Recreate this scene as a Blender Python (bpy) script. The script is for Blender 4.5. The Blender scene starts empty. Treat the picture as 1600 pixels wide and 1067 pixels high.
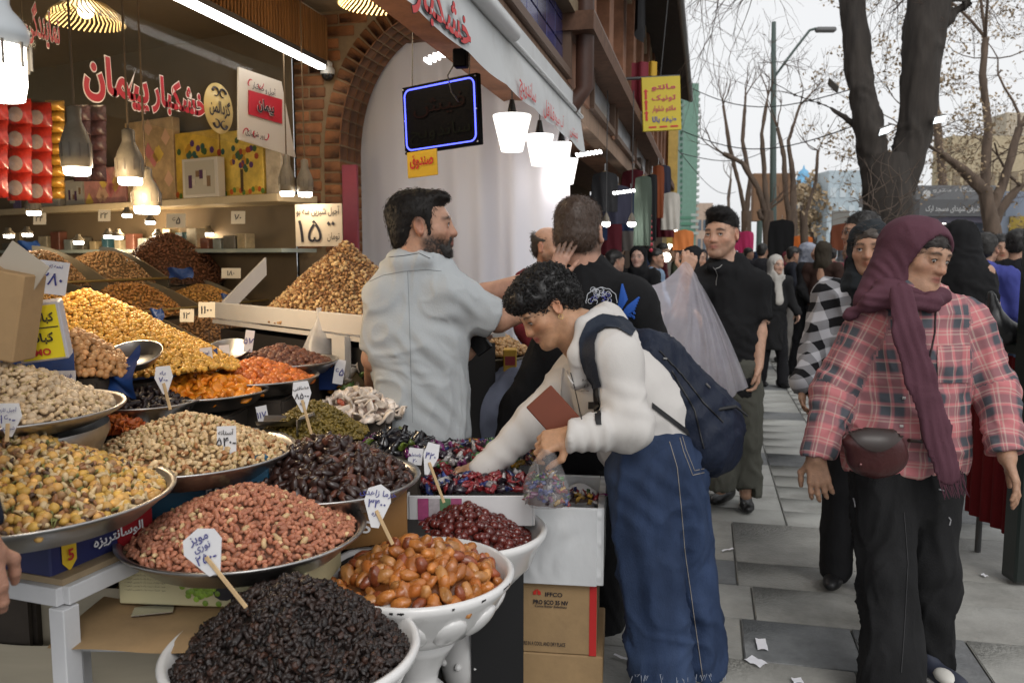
import bpy, bmesh, math, random
import numpy as np
from mathutils import Vector, Matrix
random.seed(7); RNG = np.random.default_rng(7)
SC = bpy.context.scene
COL = SC.collection

# ------------------------------------------------------------------ camera, sky, sun, exposure
FPX = 1280.0; VX, HY = 1105.0, 400.0; EYE = 1.5          # 18 mm lens on a small sensor, eye height 1.5 m
PITCH = math.atan((533.5 - HY) / FPX)
YAW = math.atan((VX - 800) / FPX * math.cos(PITCH))
CAM = np.array([0, 0, EYE])
BR = np.array([math.cos(YAW), math.sin(YAW), 0.0]); BF = np.array([-math.sin(YAW), math.cos(YAW), 0.0]); BZ = np.array([0, 0, 1.0])
FV = BF * math.cos(PITCH) - BZ * math.sin(PITCH); UV = np.cross(BR, FV)
cam = bpy.data.cameras.new('camera'); camo = bpy.data.objects.new('camera', cam); COL.objects.link(camo)
cam.sensor_fit = 'HORIZONTAL'; cam.sensor_width = 36; cam.lens = 36 * FPX / 1600; cam.clip_start = 0.05; cam.clip_end = 2000
camo.location = CAM; camo.rotation_euler = (math.pi / 2 - PITCH, 0, YAW)
cam.dof.use_dof = True; cam.dof.focus_distance = 2.75; cam.dof.aperture_fstop = 5.0
SC.camera = camo
SUN_EL, SUN_AZ = math.radians(42), math.radians(150)      # bright overcast, soft light from up the street and from the open side
world = bpy.data.worlds.new('World'); SC.world = world; world.use_nodes = True
wn = world.node_tree.nodes; wl = world.node_tree.links
bg = wn['Background']
sky = wn.new('ShaderNodeTexSky'); sky.sky_type = 'NISHITA'; sky.sun_disc = False
sky.sun_elevation = SUN_EL; sky.sun_rotation = SUN_AZ; sky.dust_density = 4.0; sky.air_density = 1.2; sky.ozone_density = 1.0
hs = wn.new('ShaderNodeHueSaturation'); hs.inputs['Saturation'].default_value = 0.10
mx = wn.new('ShaderNodeMix'); mx.data_type = 'RGBA'; mx.inputs['Factor'].default_value = 0.72     # cloud cover evens out the clear sky
mx.inputs[7].default_value = (8.5, 8.6, 8.75, 1)
wl.new(sky.outputs[0], hs.inputs['Color']); wl.new(hs.outputs[0], mx.inputs[6]); wl.new(mx.outputs[2], bg.inputs[0])
bg.inputs[1].default_value = 0.10
sun = bpy.data.lights.new('sun', 'SUN'); suno = bpy.data.objects.new('sun', sun); COL.objects.link(suno)
sun.energy = 0.7; sun.angle = math.radians(25); sun.color = (1, 0.97, 0.93)
suno.rotation_euler = (math.pi / 2 - SUN_EL, 0, math.pi - SUN_AZ)
SC.view_settings.view_transform = 'Standard'; SC.view_settings.look = 'None'; SC.view_settings.gamma = 1; SC.view_settings.exposure = 0.32
SC.render.engine = 'CYCLES'; SC.cycles.use_denoising = True; SC.cycles.max_bounces = 7; SC.cycles.transparent_max_bounces = 16
SC.cycles.diffuse_bounces = 3; SC.cycles.glossy_bounces = 3; SC.cycles.transmission_bounces = 6; SC.cycles.caustics_reflective = False; SC.cycles.caustics_refractive = False
SC.cycles.sample_clamp_indirect = 4.0

# ------------------------------------------------------------------ finding places
def ray(px, py): return FV + BR * (px - 800) / FPX - UV * (py - 533.5) / FPX
def P(px, py, d): return CAM + d * ray(px, py)                 # a point d metres deep
def onp(px, py, ax, v):
    r = ray(px, py); return CAM + r * ((v - CAM[ax]) / r[ax])
def PX(px, py, x): return onp(px, py, 0, x)
def PY(px, py, y): return onp(px, py, 1, y)
def PZ(px, py, z): return onp(px, py, 2, z)
def A(*v): return np.array(v, float)
def unit(v): v = np.asarray(v, float); return v / (np.linalg.norm(v) + 1e-12)

# ------------------------------------------------------------------ materials
MATS = {}
def _lk(nt, a, b): nt.links.new(a, b)
def mat(name, col=(.5, .5, .5), rough=.6, metal=0., var=0., vscale=8., bump=0., bscale=40., attr=None, rnd=0., spec=.5, alpha=1., trans=0., emit=0., ecol=None, coat=0., dirt=None, dscale=3., stretch=(1, 1, 1), sss=0., dthr=.5, crease=0., cscale=5., world=False):
    """principled surface: noise in colour (var), fine relief (bump), per-piece colour (attr), per-object shade (rnd), blotches of dirt"""
    if name in MATS: return MATS[name]
    m = bpy.data.materials.new(name); m.use_nodes = True; nt = m.node_tree; n = nt.nodes; b = n['Principled BSDF']
    c = tuple(col) + (1,)
    b.inputs['Roughness'].default_value = rough; b.inputs['Metallic'].default_value = metal; b.inputs['Specular IOR Level'].default_value = spec
    b.inputs['Alpha'].default_value = alpha; b.inputs['Transmission Weight'].default_value = trans; b.inputs['Coat Weight'].default_value = coat
    if sss: b.inputs['Subsurface Weight'].default_value = sss; b.inputs['Subsurface Radius'].default_value = (.012, .004, .002); b.inputs['Subsurface Scale'].default_value = 1.
    src = None
    if attr:
        a = n.new('ShaderNodeAttribute'); a.attribute_name = attr; src = a.outputs['Color']
    tc = n.new('ShaderNodeTexCoord'); mp = n.new('ShaderNodeMapping'); mp.inputs['Scale'].default_value = stretch
    _lk(nt, n.new('ShaderNodeNewGeometry').outputs['Position'] if world else tc.outputs['Object'], mp.inputs[0])
    def hsv(srcs, val):
        h = n.new('ShaderNodeHueSaturation')
        if srcs is None: h.inputs['Color'].default_value = c
        else: _lk(nt, srcs, h.inputs['Color'])
        _lk(nt, val, h.inputs['Value']); return h.outputs[0]
    if var:
        t = n.new('ShaderNodeTexNoise'); t.inputs['Scale'].default_value = vscale; t.inputs['Detail'].default_value = 5; t.inputs['Roughness'].default_value = .65
        _lk(nt, mp.outputs[0], t.inputs['Vector'])
        r = n.new('ShaderNodeMapRange'); r.inputs[1].default_value = .3; r.inputs[2].default_value = .7; r.inputs[3].default_value = 1 - var; r.inputs[4].default_value = 1 + var
        _lk(nt, t.outputs[0], r.inputs[0]); src = hsv(src, r.outputs[0])
    if rnd:
        oi = n.new('ShaderNodeObjectInfo'); r = n.new('ShaderNodeMapRange'); r.inputs[3].default_value = 1 - rnd; r.inputs[4].default_value = 1 + rnd
        _lk(nt, oi.outputs['Random'], r.inputs[0]); src = hsv(src, r.outputs[0])
    if dirt:
        t = n.new('ShaderNodeTexNoise'); t.inputs['Scale'].default_value = dscale; t.inputs['Detail'].default_value = 8; t.inputs['Roughness'].default_value = .7
        _lk(nt, mp.outputs[0], t.inputs['Vector'])
        r = n.new('ShaderNodeMapRange'); r.inputs[1].default_value = dthr; r.inputs[2].default_value = dthr + .18
        _lk(nt, t.outputs[0], r.inputs[0])
        x = n.new('ShaderNodeMix'); x.data_type = 'RGBA'; x.inputs[7].default_value = tuple(dirt[:3]) + (1,)
        if src is None: x.inputs[6].default_value = c
        else: _lk(nt, src, x.inputs[6])
        k = n.new('ShaderNodeMath'); k.operation = 'MULTIPLY'; k.inputs[1].default_value = dirt[3] if len(dirt) > 3 else .6
        _lk(nt, r.outputs[0], k.inputs[0]); _lk(nt, k.outputs[0], x.inputs[0]); src = x.outputs[2]
    if src is None: b.inputs['Base Color'].default_value = c
    else: _lk(nt, src, b.inputs['Base Color'])
    if crease:
        w = n.new('ShaderNodeTexNoise'); w.inputs['Scale'].default_value = 3.; _lk(nt, tc.outputs['Object'], w.inputs['Vector'])
        v = n.new('ShaderNodeVectorMath'); v.operation = 'MULTIPLY_ADD'; v.inputs[1].default_value = (.35, .35, .35); _lk(nt, w.outputs['Color'], v.inputs[0]); _lk(nt, mp.outputs[0], v.inputs[2])
        t = n.new('ShaderNodeTexNoise'); t.noise_type = 'RIDGED_MULTIFRACTAL'; t.inputs['Scale'].default_value = cscale; t.inputs['Detail'].default_value = 2; t.inputs['Roughness'].default_value = .4; _lk(nt, v.outputs[0], t.inputs['Vector'])
        u0 = n.new('ShaderNodeBump'); u0.inputs['Strength'].default_value = crease; u0.inputs['Distance'].default_value = .02; _lk(nt, t.outputs[0], u0.inputs['Height']); _lk(nt, u0.outputs[0], b.inputs['Normal'])
    if bump:
        t = n.new('ShaderNodeTexNoise'); t.inputs['Scale'].default_value = bscale; t.inputs['Detail'].default_value = 4
        _lk(nt, mp.outputs[0], t.inputs['Vector'])
        u = n.new('ShaderNodeBump'); u.inputs['Strength'].default_value = min(bump, 1.); u.inputs['Distance'].default_value = .01
        _lk(nt, t.outputs[0], u.inputs['Height']); _lk(nt, u.outputs[0], b.inputs['Normal'])
        if crease: _lk(nt, u0.outputs[0], u.inputs['Normal'])
    if emit:
        b.inputs['Emission Color'].default_value = tuple(ecol or col) + (1,); b.inputs['Emission Strength'].default_value = emit
    MATS[name] = m
    return m
def sheer(name, col, opacity, rough=.5, tl=.5, var=0.):
    """thin translucent film or cloth: part see-through, part diffuse/translucent"""
    if name in MATS: return MATS[name]
    m = bpy.data.materials.new(name); m.use_nodes = True; nt = m.node_tree; n = nt.nodes; n.remove(n['Principled BSDF'])
    o = n['Material Output']; d = n.new('ShaderNodeBsdfPrincipled'); d.inputs['Base Color'].default_value = tuple(col) + (1,); d.inputs['Roughness'].default_value = rough
    t = n.new('ShaderNodeBsdfTranslucent'); t.inputs[0].default_value = tuple(col) + (1,)
    p = n.new('ShaderNodeBsdfTransparent'); a = n.new('ShaderNodeMixShader'); b = n.new('ShaderNodeMixShader')
    a.inputs[0].default_value = tl; b.inputs[0].default_value = opacity
    if var:
        lw = n.new('ShaderNodeTexNoise'); lw.inputs['Scale'].default_value = 14; tc = n.new('ShaderNodeTexCoord'); nt.links.new(tc.outputs['Object'], lw.inputs['Vector'])
        r = n.new('ShaderNodeMapRange'); r.inputs[1].default_value = .3; r.inputs[2].default_value = .7; r.inputs[3].default_value = opacity - var; r.inputs[4].default_value = min(opacity + var, 1); nt.links.new(lw.outputs[0], r.inputs[0]); nt.links.new(r.outputs[0], b.inputs[0])
    nt.links.new(d.outputs[0], a.inputs[1]); nt.links.new(t.outputs[0], a.inputs[2]); nt.links.new(p.outputs[0], b.inputs[1]); nt.links.new(a.outputs[0], b.inputs[2]); nt.links.new(b.outputs[0], o.inputs[0])
    MATS[name] = m; return m
def glow(name, col, s):
    if name in MATS: return MATS[name]
    m = bpy.data.materials.new(name); m.use_nodes = True; nt = m.node_tree; n = nt.nodes; n.remove(n['Principled BSDF'])
    e = n.new('ShaderNodeEmission'); e.inputs[0].default_value = tuple(col) + (1,); e.inputs[1].default_value = s
    nt.links.new(e.outputs[0], n['Material Output'].inputs[0]); MATS[name] = m; return m

# ------------------------------------------------------------------ mesh making
def raw_mesh(name, V, Fc, smooth=False, col=None, uv=None):
    """V (n,3); Fc array (m,k) or list of index lists; col: per-vertex colour; uv: per-vertex pair"""
    me = bpy.data.meshes.new(name); V = np.asarray(V, np.float32).reshape(-1, 3)
    if isinstance(Fc, np.ndarray):
        k = Fc.shape[1]; m = len(Fc); tot = np.full(m, k, np.int32); idx = Fc.astype(np.int32).ravel()
    else:
        tot = np.array([len(f) for f in Fc], np.int32); idx = np.array([i for f in Fc for i in f], np.int32); m = len(Fc)
    me.vertices.add(len(V)); me.vertices.foreach_set('co', V.ravel())
    me.loops.add(len(idx)); me.loops.foreach_set('vertex_index', idx)
    st = np.zeros(m, np.int32); st[1:] = np.cumsum(tot)[:-1]
    me.polygons.add(m); me.polygons.foreach_set('loop_start', st)
    if smooth: me.polygons.foreach_set('use_smooth', np.ones(m, bool))
    me.update(calc_edges=True)
    if col is not None:
        a = me.color_attributes.new('Col', 'FLOAT_COLOR', 'POINT'); c = np.ones((len(V), 4), np.float32); c[:, :3] = col; a.data.foreach_set('color', c.ravel())
    if uv is not None:
        a = me.attributes.new('guv', 'FLOAT_VECTOR', 'POINT'); c = np.zeros((len(V), 3), np.float32); c[:, :np.asarray(uv).shape[1]] = uv; a.data.foreach_set('vector', c.ravel())
    return me
def link(name, me, m=None, parent=None, org=None):
    o = bpy.data.objects.new(name, me)
    if m is not None:
        for q in (m if isinstance(m, (list, tuple)) else [m]): me.materials.append(q)
    COL.objects.link(o)
    if parent is not None: o.parent = parent
    if org is not None: o.location = org
    return o
def worg(parent):
    p = A(0, 0, 0)
    while parent is not None: p = p + A(*parent.location); parent = parent.parent
    return p
def tag(o, label=None, cat=None, group=None, kind=None):
    if label: o['label'] = label
    if cat: o['category'] = cat
    if group: o['group'] = group
    if kind: o['kind'] = kind
    return o
def thing(name, label, cat, loc=(0, 0, 0), group=None):
    o = bpy.data.objects.new(name, None); COL.objects.link(o); o.location = loc; o.empty_display_size = .1
    return tag(o, label, cat, group)
class MB:
    """collects shapes in world space; build() links them as one mesh under a parent"""
    def __init__(s): s.v = []; s.f = []; s.n = 0; s.sm = []; s.mi = []; s.cur = 0
    def add(s, V, Fc, smooth=False):
        V = np.asarray(V, float).reshape(-1, 3); s.v.append(V)
        for f in Fc: s.f.append([int(i) + s.n for i in f]); s.sm.append(smooth); s.mi.append(s.cur)
        s.n += len(V); return s
    def box(s, c, size, ax=None, bev=0.):
        X, Y, Z = ax if ax is not None else (A(1, 0, 0), A(0, 1, 0), A(0, 0, 1)); h = np.asarray(size, float) / 2; c = np.asarray(c, float)
        if bev <= 0:
            pts = [c + X * h[0] * i + Y * h[1] * j + Z * h[2] * k for i in (-1, 1) for j in (-1, 1) for k in (-1, 1)]
            return s.add(pts, [(0, 1, 3, 2), (4, 6, 7, 5), (0, 4, 5, 1), (2, 3, 7, 6), (0, 2, 6, 4), (1, 5, 7, 3)])
        b = min(bev, min(h) * .9); pts = []; id_ = {}
        for i in (-1, 1):
            for j in (-1, 1):
                for k in (-1, 1):
                    for a in range(3):
                        q = [h[0] - b, h[1] - b, h[2] - b]; q[a] = h[a]
                        id_[i, j, k, a] = len(pts); pts.append(c + X * q[0] * i + Y * q[1] * j + Z * q[2] * k)
        fs = []
        for a in range(3):
            o1, o2 = [x for x in range(3) if x != a]
            for sg in (-1, 1):
                q = []
                for u, w in ((-1, -1), (1, -1), (1, 1), (-1, 1)):
                    t = [0, 0, 0]; t[a] = sg; t[o1] = u; t[o2] = w; q.append(id_[t[0], t[1], t[2], a])
                fs.append(q if (sg > 0) == (a != 1) else q[::-1])
        for a in range(3):
            o1, o2 = [x for x in range(3) if x != a]
            for u in (-1, 1):
                for w in (-1, 1):
                    q = []
                    for t_, aa in ((-1, o1), (1, o1), (1, o2), (-1, o2)):
                        t = [0, 0, 0]; t[a] = t_; t[o1] = u; t[o2] = w; q.append(id_[t[0], t[1], t[2], aa])
                    fs.append(q)
        for i in (-1, 1):
            for j in (-1, 1):
                for k in (-1, 1): fs.append([id_[i, j, k, 0], id_[i, j, k, 1], id_[i, j, k, 2]])
        return s.add(pts, fs)
    def tube(s, path, r, n=8, caps=True, smooth=True):
        path = [np.asarray(p, float) for p in path]; m = len(path); r = [r] * m if np.isscalar(r) else list(r)
        V = []; up = A(0, 0, 1.)
        t0 = unit(path[1] - path[0]); u = unit(np.cross(t0, up if abs(t0[2]) < .9 else A(1, 0, 0)))
        for i in range(m):
            t = unit(path[min(i + 1, m - 1)] - path[max(i - 1, 0)]); u = unit(u - t * (u @ t)); w = np.cross(t, u)
            for k in range(n):
                a = 2 * math.pi * k / n; V.append(path[i] + r[i] * (math.cos(a) * u + math.sin(a) * w))
        fs = [(i * n + k, i * n + (k + 1) % n, (i + 1) * n + (k + 1) % n, (i + 1) * n + k) for i in range(m - 1) for k in range(n)]
        s.add(V, fs, smooth)
        if caps: s.add(V[:n], [list(range(n))[::-1]]); s.add(V[-n:], [list(range(n))])
        return s
    def lathe(s, prof, c, n=32, axis=None, rx=1., smooth=True, wob=0.):
        c = np.asarray(c, float); X, Y, Z = axis if axis is not None else (A(1, 0, 0), A(0, 1, 0), A(0, 0, 1)); V = []; m = len(prof)
        for r, z in prof:
            for k in range(n):
                a = 2 * math.pi * k / n; q = r * (1 + wob * math.sin(a * 3 + z * 20)); V.append(c + X * q * math.cos(a) * rx + Y * q * math.sin(a) + Z * z)
        fs = [(i * n + k, i * n + (k + 1) % n, (i + 1) * n + (k + 1) % n, (i + 1) * n + k) for i in range(m - 1) for k in range(n)]
        return s.add(V, fs, smooth)
    def grid(s, fn, nu, nv, smooth=True):
        V = [fn(i / (nu - 1), j / (nv - 1)) for j in range(nv) for i in range(nu)]
        return s.add(V, [(j * nu + i, j * nu + i + 1, (j + 1) * nu + i + 1, (j + 1) * nu + i) for j in range(nv - 1) for i in range(nu - 1)], smooth)
    def prism(s, poly, d):
        """poly: list of 3D points (planar); d: extrusion vector"""
        poly = [np.asarray(p, float) for p in poly]; n = len(poly); V = poly + [p + d for p in poly]
        return s.add(V, [list(range(n))[::-1], list(range(n, 2 * n))] + [(i, (i + 1) % n, n + (i + 1) % n, n + i) for i in range(n)])
    def ball(s, c, r, n=10, m=7, ax=None):
        rr = (r, r, r) if np.isscalar(r) else r; X, Y, Z = ax if ax is not None else (A(1, 0, 0), A(0, 1, 0), A(0, 0, 1)); c = np.asarray(c, float); V = []
        for j in range(m + 1):
            t = math.pi * j / m
            for k in range(n):
                a = 2 * math.pi * k / n; V.append(c + X * rr[0] * math.sin(t) * math.cos(a) + Y * rr[1] * math.sin(t) * math.sin(a) - Z * rr[2] * math.cos(t))
        return s.add(V, [(j * n + k, j * n + (k + 1) % n, (j + 1) * n + (k + 1) % n, (j + 1) * n + k) for j in range(m) for k in range(n)], True)
    def build(s, name, m, parent=None, org=None):
        V = np.concatenate(s.v); o3 = worg(parent) + (A(*org) if org is not None else 0)
        me = raw_mesh(name, V - o3, s.f); me.polygons.foreach_set('use_smooth', np.array(s.sm, bool))
        if any(s.mi): me.polygons.foreach_set('material_index', np.array(s.mi, np.int32))
        return link(name, me, m, parent, org)
def box(name, c, size, m, parent=None, ax=None, bev=0.): return MB().box(c, size, ax, bev).build(name, m, parent)

# ------------------------------------------------------------------ noise
def _h(i, j, k, s):
    x = (i * 374761393 + j * 668265263 + k * 2147483647 + s * 974711) & 0xffffffff
    x = ((x ^ (x >> 13)) * 1274126177) & 0xffffffff
    return ((x ^ (x >> 16)) & 0xffff) / 32768.0 - 1.0
def noise(p, s=0):
    p = np.asarray(p, float); i = np.floor(p).astype(np.int64); f = p - i; f = f * f * (3 - 2 * f); r = 0
    for a in (0, 1):
        wa = f[:, 0] if a else 1 - f[:, 0]
        for b in (0, 1):
            wb = f[:, 1] if b else 1 - f[:, 1]
            for c in (0, 1):
                wc = f[:, 2] if c else 1 - f[:, 2]; r = r + wa * wb * wc * _h(i[:, 0] + a, i[:, 1] + b, i[:, 2] + c, s)
    return r
def fbm(p, o=3, s=0): return sum(noise(np.asarray(p) * 2 ** q, s + q) / 2 ** q for q in range(o))

# ------------------------------------------------------------------ lettering (right-to-left script is shaped here, letter by letter)
_AR = {'ا': 'ﺍﺎ', 'آ': 'ﺁﺂ', 'ب': 'ﺏﺐﺑﺒ', 'پ': 'ﭖﭗﭘﭙ', 'ت': 'ﺕﺖﺗﺘ', 'ج': 'ﺝﺞﺟﺠ', 'چ': 'ﭺﭻﭼﭽ', 'ح': 'ﺡﺢﺣﺤ', 'خ': 'ﺥﺦﺧﺨ', 'د': 'ﺩﺪ', 'ذ': 'ﺫﺬ', 'ر': 'ﺭﺮ', 'ز': 'ﺯﺰ', 'س': 'ﺱﺲﺳﺴ', 'ش': 'ﺵﺶﺷﺸ', 'ص': 'ﺹﺺﺻﺼ', 'ط': 'ﻁﻂﻃﻄ', 'ع': 'ﻉﻊﻋﻌ', 'غ': 'ﻍﻎﻏﻐ', 'ف': 'ﻑﻒﻓﻔ', 'ق': 'ﻕﻖﻗﻘ', 'ک': 'ﮎﮏﮐﮑ', 'گ': 'ﮒﮓﮔﮕ', 'ل': 'ﻝﻞﻟﻠ', 'م': 'ﻡﻢﻣﻤ', 'ن': 'ﻥﻦﻧﻨ', 'و': 'ﻭﻮ', 'ه': 'ﻩﻪﻫﻬ', 'ی': 'ﯼﯽﯾﯿ', 'ژ': 'ﮊﮋ', 'ض': 'ﺽﺾﺿﻀ', 'ظ': 'ﻅﻆﻇﻈ'}
def rtl(t):
    out = []; i = 0; digits = '۰۱۲۳۴۵۶۷۸۹.-'
    for i, ch in enumerate(t):
        if ch in _AR:
            f = _AR[ch]; pv = i > 0 and t[i - 1] in _AR and len(_AR[t[i - 1]]) == 4; nx = i + 1 < len(t) and t[i + 1] in _AR and len(f) == 4
            out.append(f[3] if pv and nx else f[1] if pv else f[2] if nx else f[0])
        else: out.append(ch)
    res = []; run = []
    for ch in reversed(out):
        if ch in digits: run.insert(0, ch)
        else:
            res += run; run = []; res.append(ch)
    return ''.join(res + run)
def text(s, m, c, x, y, h, name='lettering', parent=None, bold=0., width=None, outline=None, shear=0., arab=True):
    """flat lettering centred on c; x, y: directions along and up; h: letter height; outline=(material, spread) puts a wider copy behind"""
    n = np.cross(x, y)
    def one(off, mm, lift, nm):
        cu = bpy.data.curves.new('t', 'FONT'); cu.body = rtl(s) if arab else s; cu.size = 1; cu.offset = off; cu.shear = shear; cu.resolution_u = 3
        o = bpy.data.objects.new('t', cu); COL.objects.link(o); me = bpy.data.meshes.new_from_object(o)
        bpy.data.objects.remove(o); bpy.data.curves.remove(cu)
        k = len(me.vertices); V = np.zeros(k * 3, np.float32); me.vertices.foreach_get('co', V); V = V.reshape(-1, 3)
        return me, V
    me, V = one(bold, m, 0, name)
    if not len(V): return None
    lo, hi = V.min(0), V.max(0); sy = h / max(hi[1] - lo[1], 1e-3); sx = sy if width is None else width / max(hi[0] - lo[0], 1e-3)
    mid = (lo + hi) / 2; res = []
    def put(me, V, mm, lift, nm):
        W = c + np.outer((V[:, 0] - mid[0]) * sx, x) + np.outer((V[:, 1] - mid[1]) * sy, y) + n * lift
        W = W - worg(parent); me.vertices.foreach_set('co', W.astype(np.float32).ravel()); me.materials.clear(); me.update()
        return link(nm, me, mm, parent)
    if outline:
        me2, V2 = one(bold + outline[1], outline[0], 0, name); put(me2, V2, outline[0], .002, name + '_outline')
    return put(me, V, m, .004, name)
# ------------------------------------------------------------------ smooth bodies: blended round cones turned into one continuous surface
def cap(a, b, ra, rb=None, k=.02, flat=None, op='+', col=None): return dict(t='c', a=A(*a), b=A(*b), ra=ra, rb=ra if rb is None else rb, k=k, flat=flat, op=op, col=col)
def ell(c, r, ax=None, k=.02, op='+', col=None): return dict(t='e', c=A(*c), r=A(*r), ax=ax, k=k, op=op, col=col, flat=None)
def cut(a, b, r, k=.006): return dict(t='y', a=A(*a), b=A(*b), ra=r, rb=r, k=k, flat=None, op='-', col=None)      # flat-ended cylinder taken away: hems and cuffs
def chain(pts, rs, k=.02, flat=None): return [cap(pts[i], pts[i + 1], rs[i], rs[i + 1], k, flat) for i in range(len(pts) - 1)]
def sd(p, X):
    """signed distance of points X (n,3)"""
    if p['t'] == 'c':
        a, b = p['a'], p['b']; q = X - a; ba = b - a
        if p['flat'] is not None:
            dr, s = p['flat']; dr = unit(dr); q = q + np.outer(q @ dr, dr) * (1 / s - 1); ba = ba + dr * (ba @ dr) * (1 / s - 1)
        t = np.clip(q @ ba / (ba @ ba + 1e-12), 0, 1); d = np.sqrt(((q - t[:, None] * ba) ** 2).sum(1)) - (p['ra'] + (p['rb'] - p['ra']) * t)
        return d * ((1 + p['flat'][1]) / 2) if p['flat'] is not None and p['flat'][1] < 1 else d
    if p['t'] == 'y':
        c = (p['a'] + p['b']) / 2; ax = unit(p['b'] - p['a']); hl = np.linalg.norm(p['b'] - p['a']) / 2; q = X - c; z = q @ ax
        return np.maximum(np.sqrt(np.maximum(((q - np.outer(z, ax)) ** 2).sum(1), 0)) - p['ra'], np.abs(z) - hl)
    q = X - p['c']
    if p['ax'] is not None: q = q @ np.array(p['ax']).T
    r = p['r']; k0 = np.sqrt(((q / r) ** 2).sum(1)); k1 = np.sqrt(((q / r ** 2) ** 2).sum(1)) + 1e-9
    return k0 * (k0 - 1) / k1
def bounds(p):
    if p['t'] in 'cy':
        r = max(p['ra'], p['rb']) * max(1, p['flat'][1] if p['flat'] else 1)
        return np.minimum(p['a'], p['b']) - r, np.maximum(p['a'], p['b']) + r
    r = p['r'] if p['ax'] is None else np.full(3, max(p['r'])); return p['c'] - r, p['c'] + r
def axis_pts(lo, hi, res, fine):
    out = [lo]
    while out[-1] < hi:
        x = out[-1]; r = res
        for f in fine:
            if f[0] - f[2] <= x <= f[1]: r = min(r, f[2])
        out.append(x + r)
    return np.array(out)
def surface(prims, res, fine=()):
    """fine: list of (lo3, hi3, res) boxes that get a closer grid"""
    lo = np.min([bounds(p)[0] for p in prims if p['op'] == '+'], 0) - .03; hi = np.max([bounds(p)[1] for p in prims if p['op'] == '+'], 0) + .03
    ax = [axis_pts(lo[i], hi[i], res, [(f[0][i], f[1][i], f[2]) for f in fine]) for i in range(3)]
    Fd = np.full([len(a) for a in ax], 1., np.float32)
    for p in prims:
        l, h = bounds(p); m = p['k'] + res * 2.5
        s = [slice(max(np.searchsorted(ax[i], l[i] - m) - 1, 0), np.searchsorted(ax[i], h[i] + m) + 1) for i in range(3)]
        g = np.stack(np.meshgrid(*[ax[i][s[i]] for i in range(3)], indexing='ij'), -1)
        if g.size == 0: continue
        d = sd(p, g.reshape(-1, 3)).reshape(g.shape[:3]).astype(np.float32); f = Fd[s[0], s[1], s[2]]; k = p['k']
        if p['op'] == '+': hh = np.maximum(k - np.abs(f - d), 0) / k; Fd[s[0], s[1], s[2]] = np.minimum(f, d) - hh * hh * k * .25
        else: hh = np.maximum(k - np.abs(f + d), 0) / k; Fd[s[0], s[1], s[2]] = np.maximum(f, -d) + hh * hh * k * .25
    ins = Fd < 0; n = Fd.shape; cnt = np.zeros([q - 1 for q in n], np.int8)
    C8 = [(a, b, c) for a in (0, 1) for b in (0, 1) for c in (0, 1)]
    for a, b, c in C8: cnt += ins[a:n[0] - 1 + a, b:n[1] - 1 + b, c:n[2] - 1 + c]
    I = np.argwhere((cnt > 0) & (cnt < 8)); vid = np.full(cnt.shape, -1, np.int32); vid[I[:, 0], I[:, 1], I[:, 2]] = np.arange(len(I))
    val = {q: Fd[I[:, 0] + q[0], I[:, 1] + q[1], I[:, 2] + q[2]] for q in C8}
    acc = np.zeros((len(I), 3)); ct = np.zeros(len(I))
    for q in C8:
        for d in range(3):
            if q[d]: continue
            w = list(q); w[d] = 1; w = tuple(w); v0, v1 = val[q], val[w]; cr = (v0 < 0) != (v1 < 0); t = np.where(cr, v0 / np.where(cr, v0 - v1, 1), 0)
            pt = np.array(q, float)[None].repeat(len(I), 0); pt[:, d] += t; acc += pt * cr[:, None]; ct += cr
    fr = acc / ct[:, None]; V = np.empty((len(I), 3))
    for d in range(3): V[:, d] = ax[d][I[:, d]] * (1 - fr[:, d]) + ax[d][I[:, d] + 1] * fr[:, d]
    Q = []
    for d in range(3):
        e, g = (d + 1) % 3, (d + 2) % 3; sl0 = [slice(None)] * 3; sl1 = [slice(None)] * 3; sl0[d] = slice(0, -1); sl1[d] = slice(1, None)
        a = ins[tuple(sl0)]; b = ins[tuple(sl1)]; E = np.argwhere(a != b); E = E[(E[:, e] > 0) & (E[:, g] > 0) & (E[:, e] < n[e] - 1) & (E[:, g] < n[g] - 1)]
        def at(de, dg): J = E.copy(); J[:, e] += de; J[:, g] += dg; return vid[J[:, 0], J[:, 1], J[:, 2]]
        q = np.stack([at(-1, -1), at(0, -1), at(0, 0), at(-1, 0)], 1); fl = ~a[E[:, 0], E[:, 1], E[:, 2]]; q[fl] = q[fl][:, ::-1]; Q.append(q)
    Q = np.concatenate(Q); Q = Q[(Q >= 0).all(1)]
    return V, Q
def relax(V, Q, it=1, w=.5):
    E = np.concatenate([Q[:, [0, 1]], Q[:, [1, 2]], Q[:, [2, 3]], Q[:, [3, 0]]])
    for _ in range(it):
        s = np.zeros_like(V); c = np.zeros(len(V)); np.add.at(s, E[:, 0], V[E[:, 1]]); np.add.at(c, E[:, 0], 1); np.add.at(s, E[:, 1], V[E[:, 0]]); np.add.at(c, E[:, 1], 1)
        V = V + w * (s / np.maximum(c, 1)[:, None] - V)
    return V
def normals(V, Q):
    n = np.cross(V[Q[:, 2]] - V[Q[:, 0]], V[Q[:, 3]] - V[Q[:, 1]]); N = np.zeros_like(V)
    for i in range(4): np.add.at(N, Q[:, i], n)
    return N / (np.linalg.norm(N, axis=1)[:, None] + 1e-12)
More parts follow.
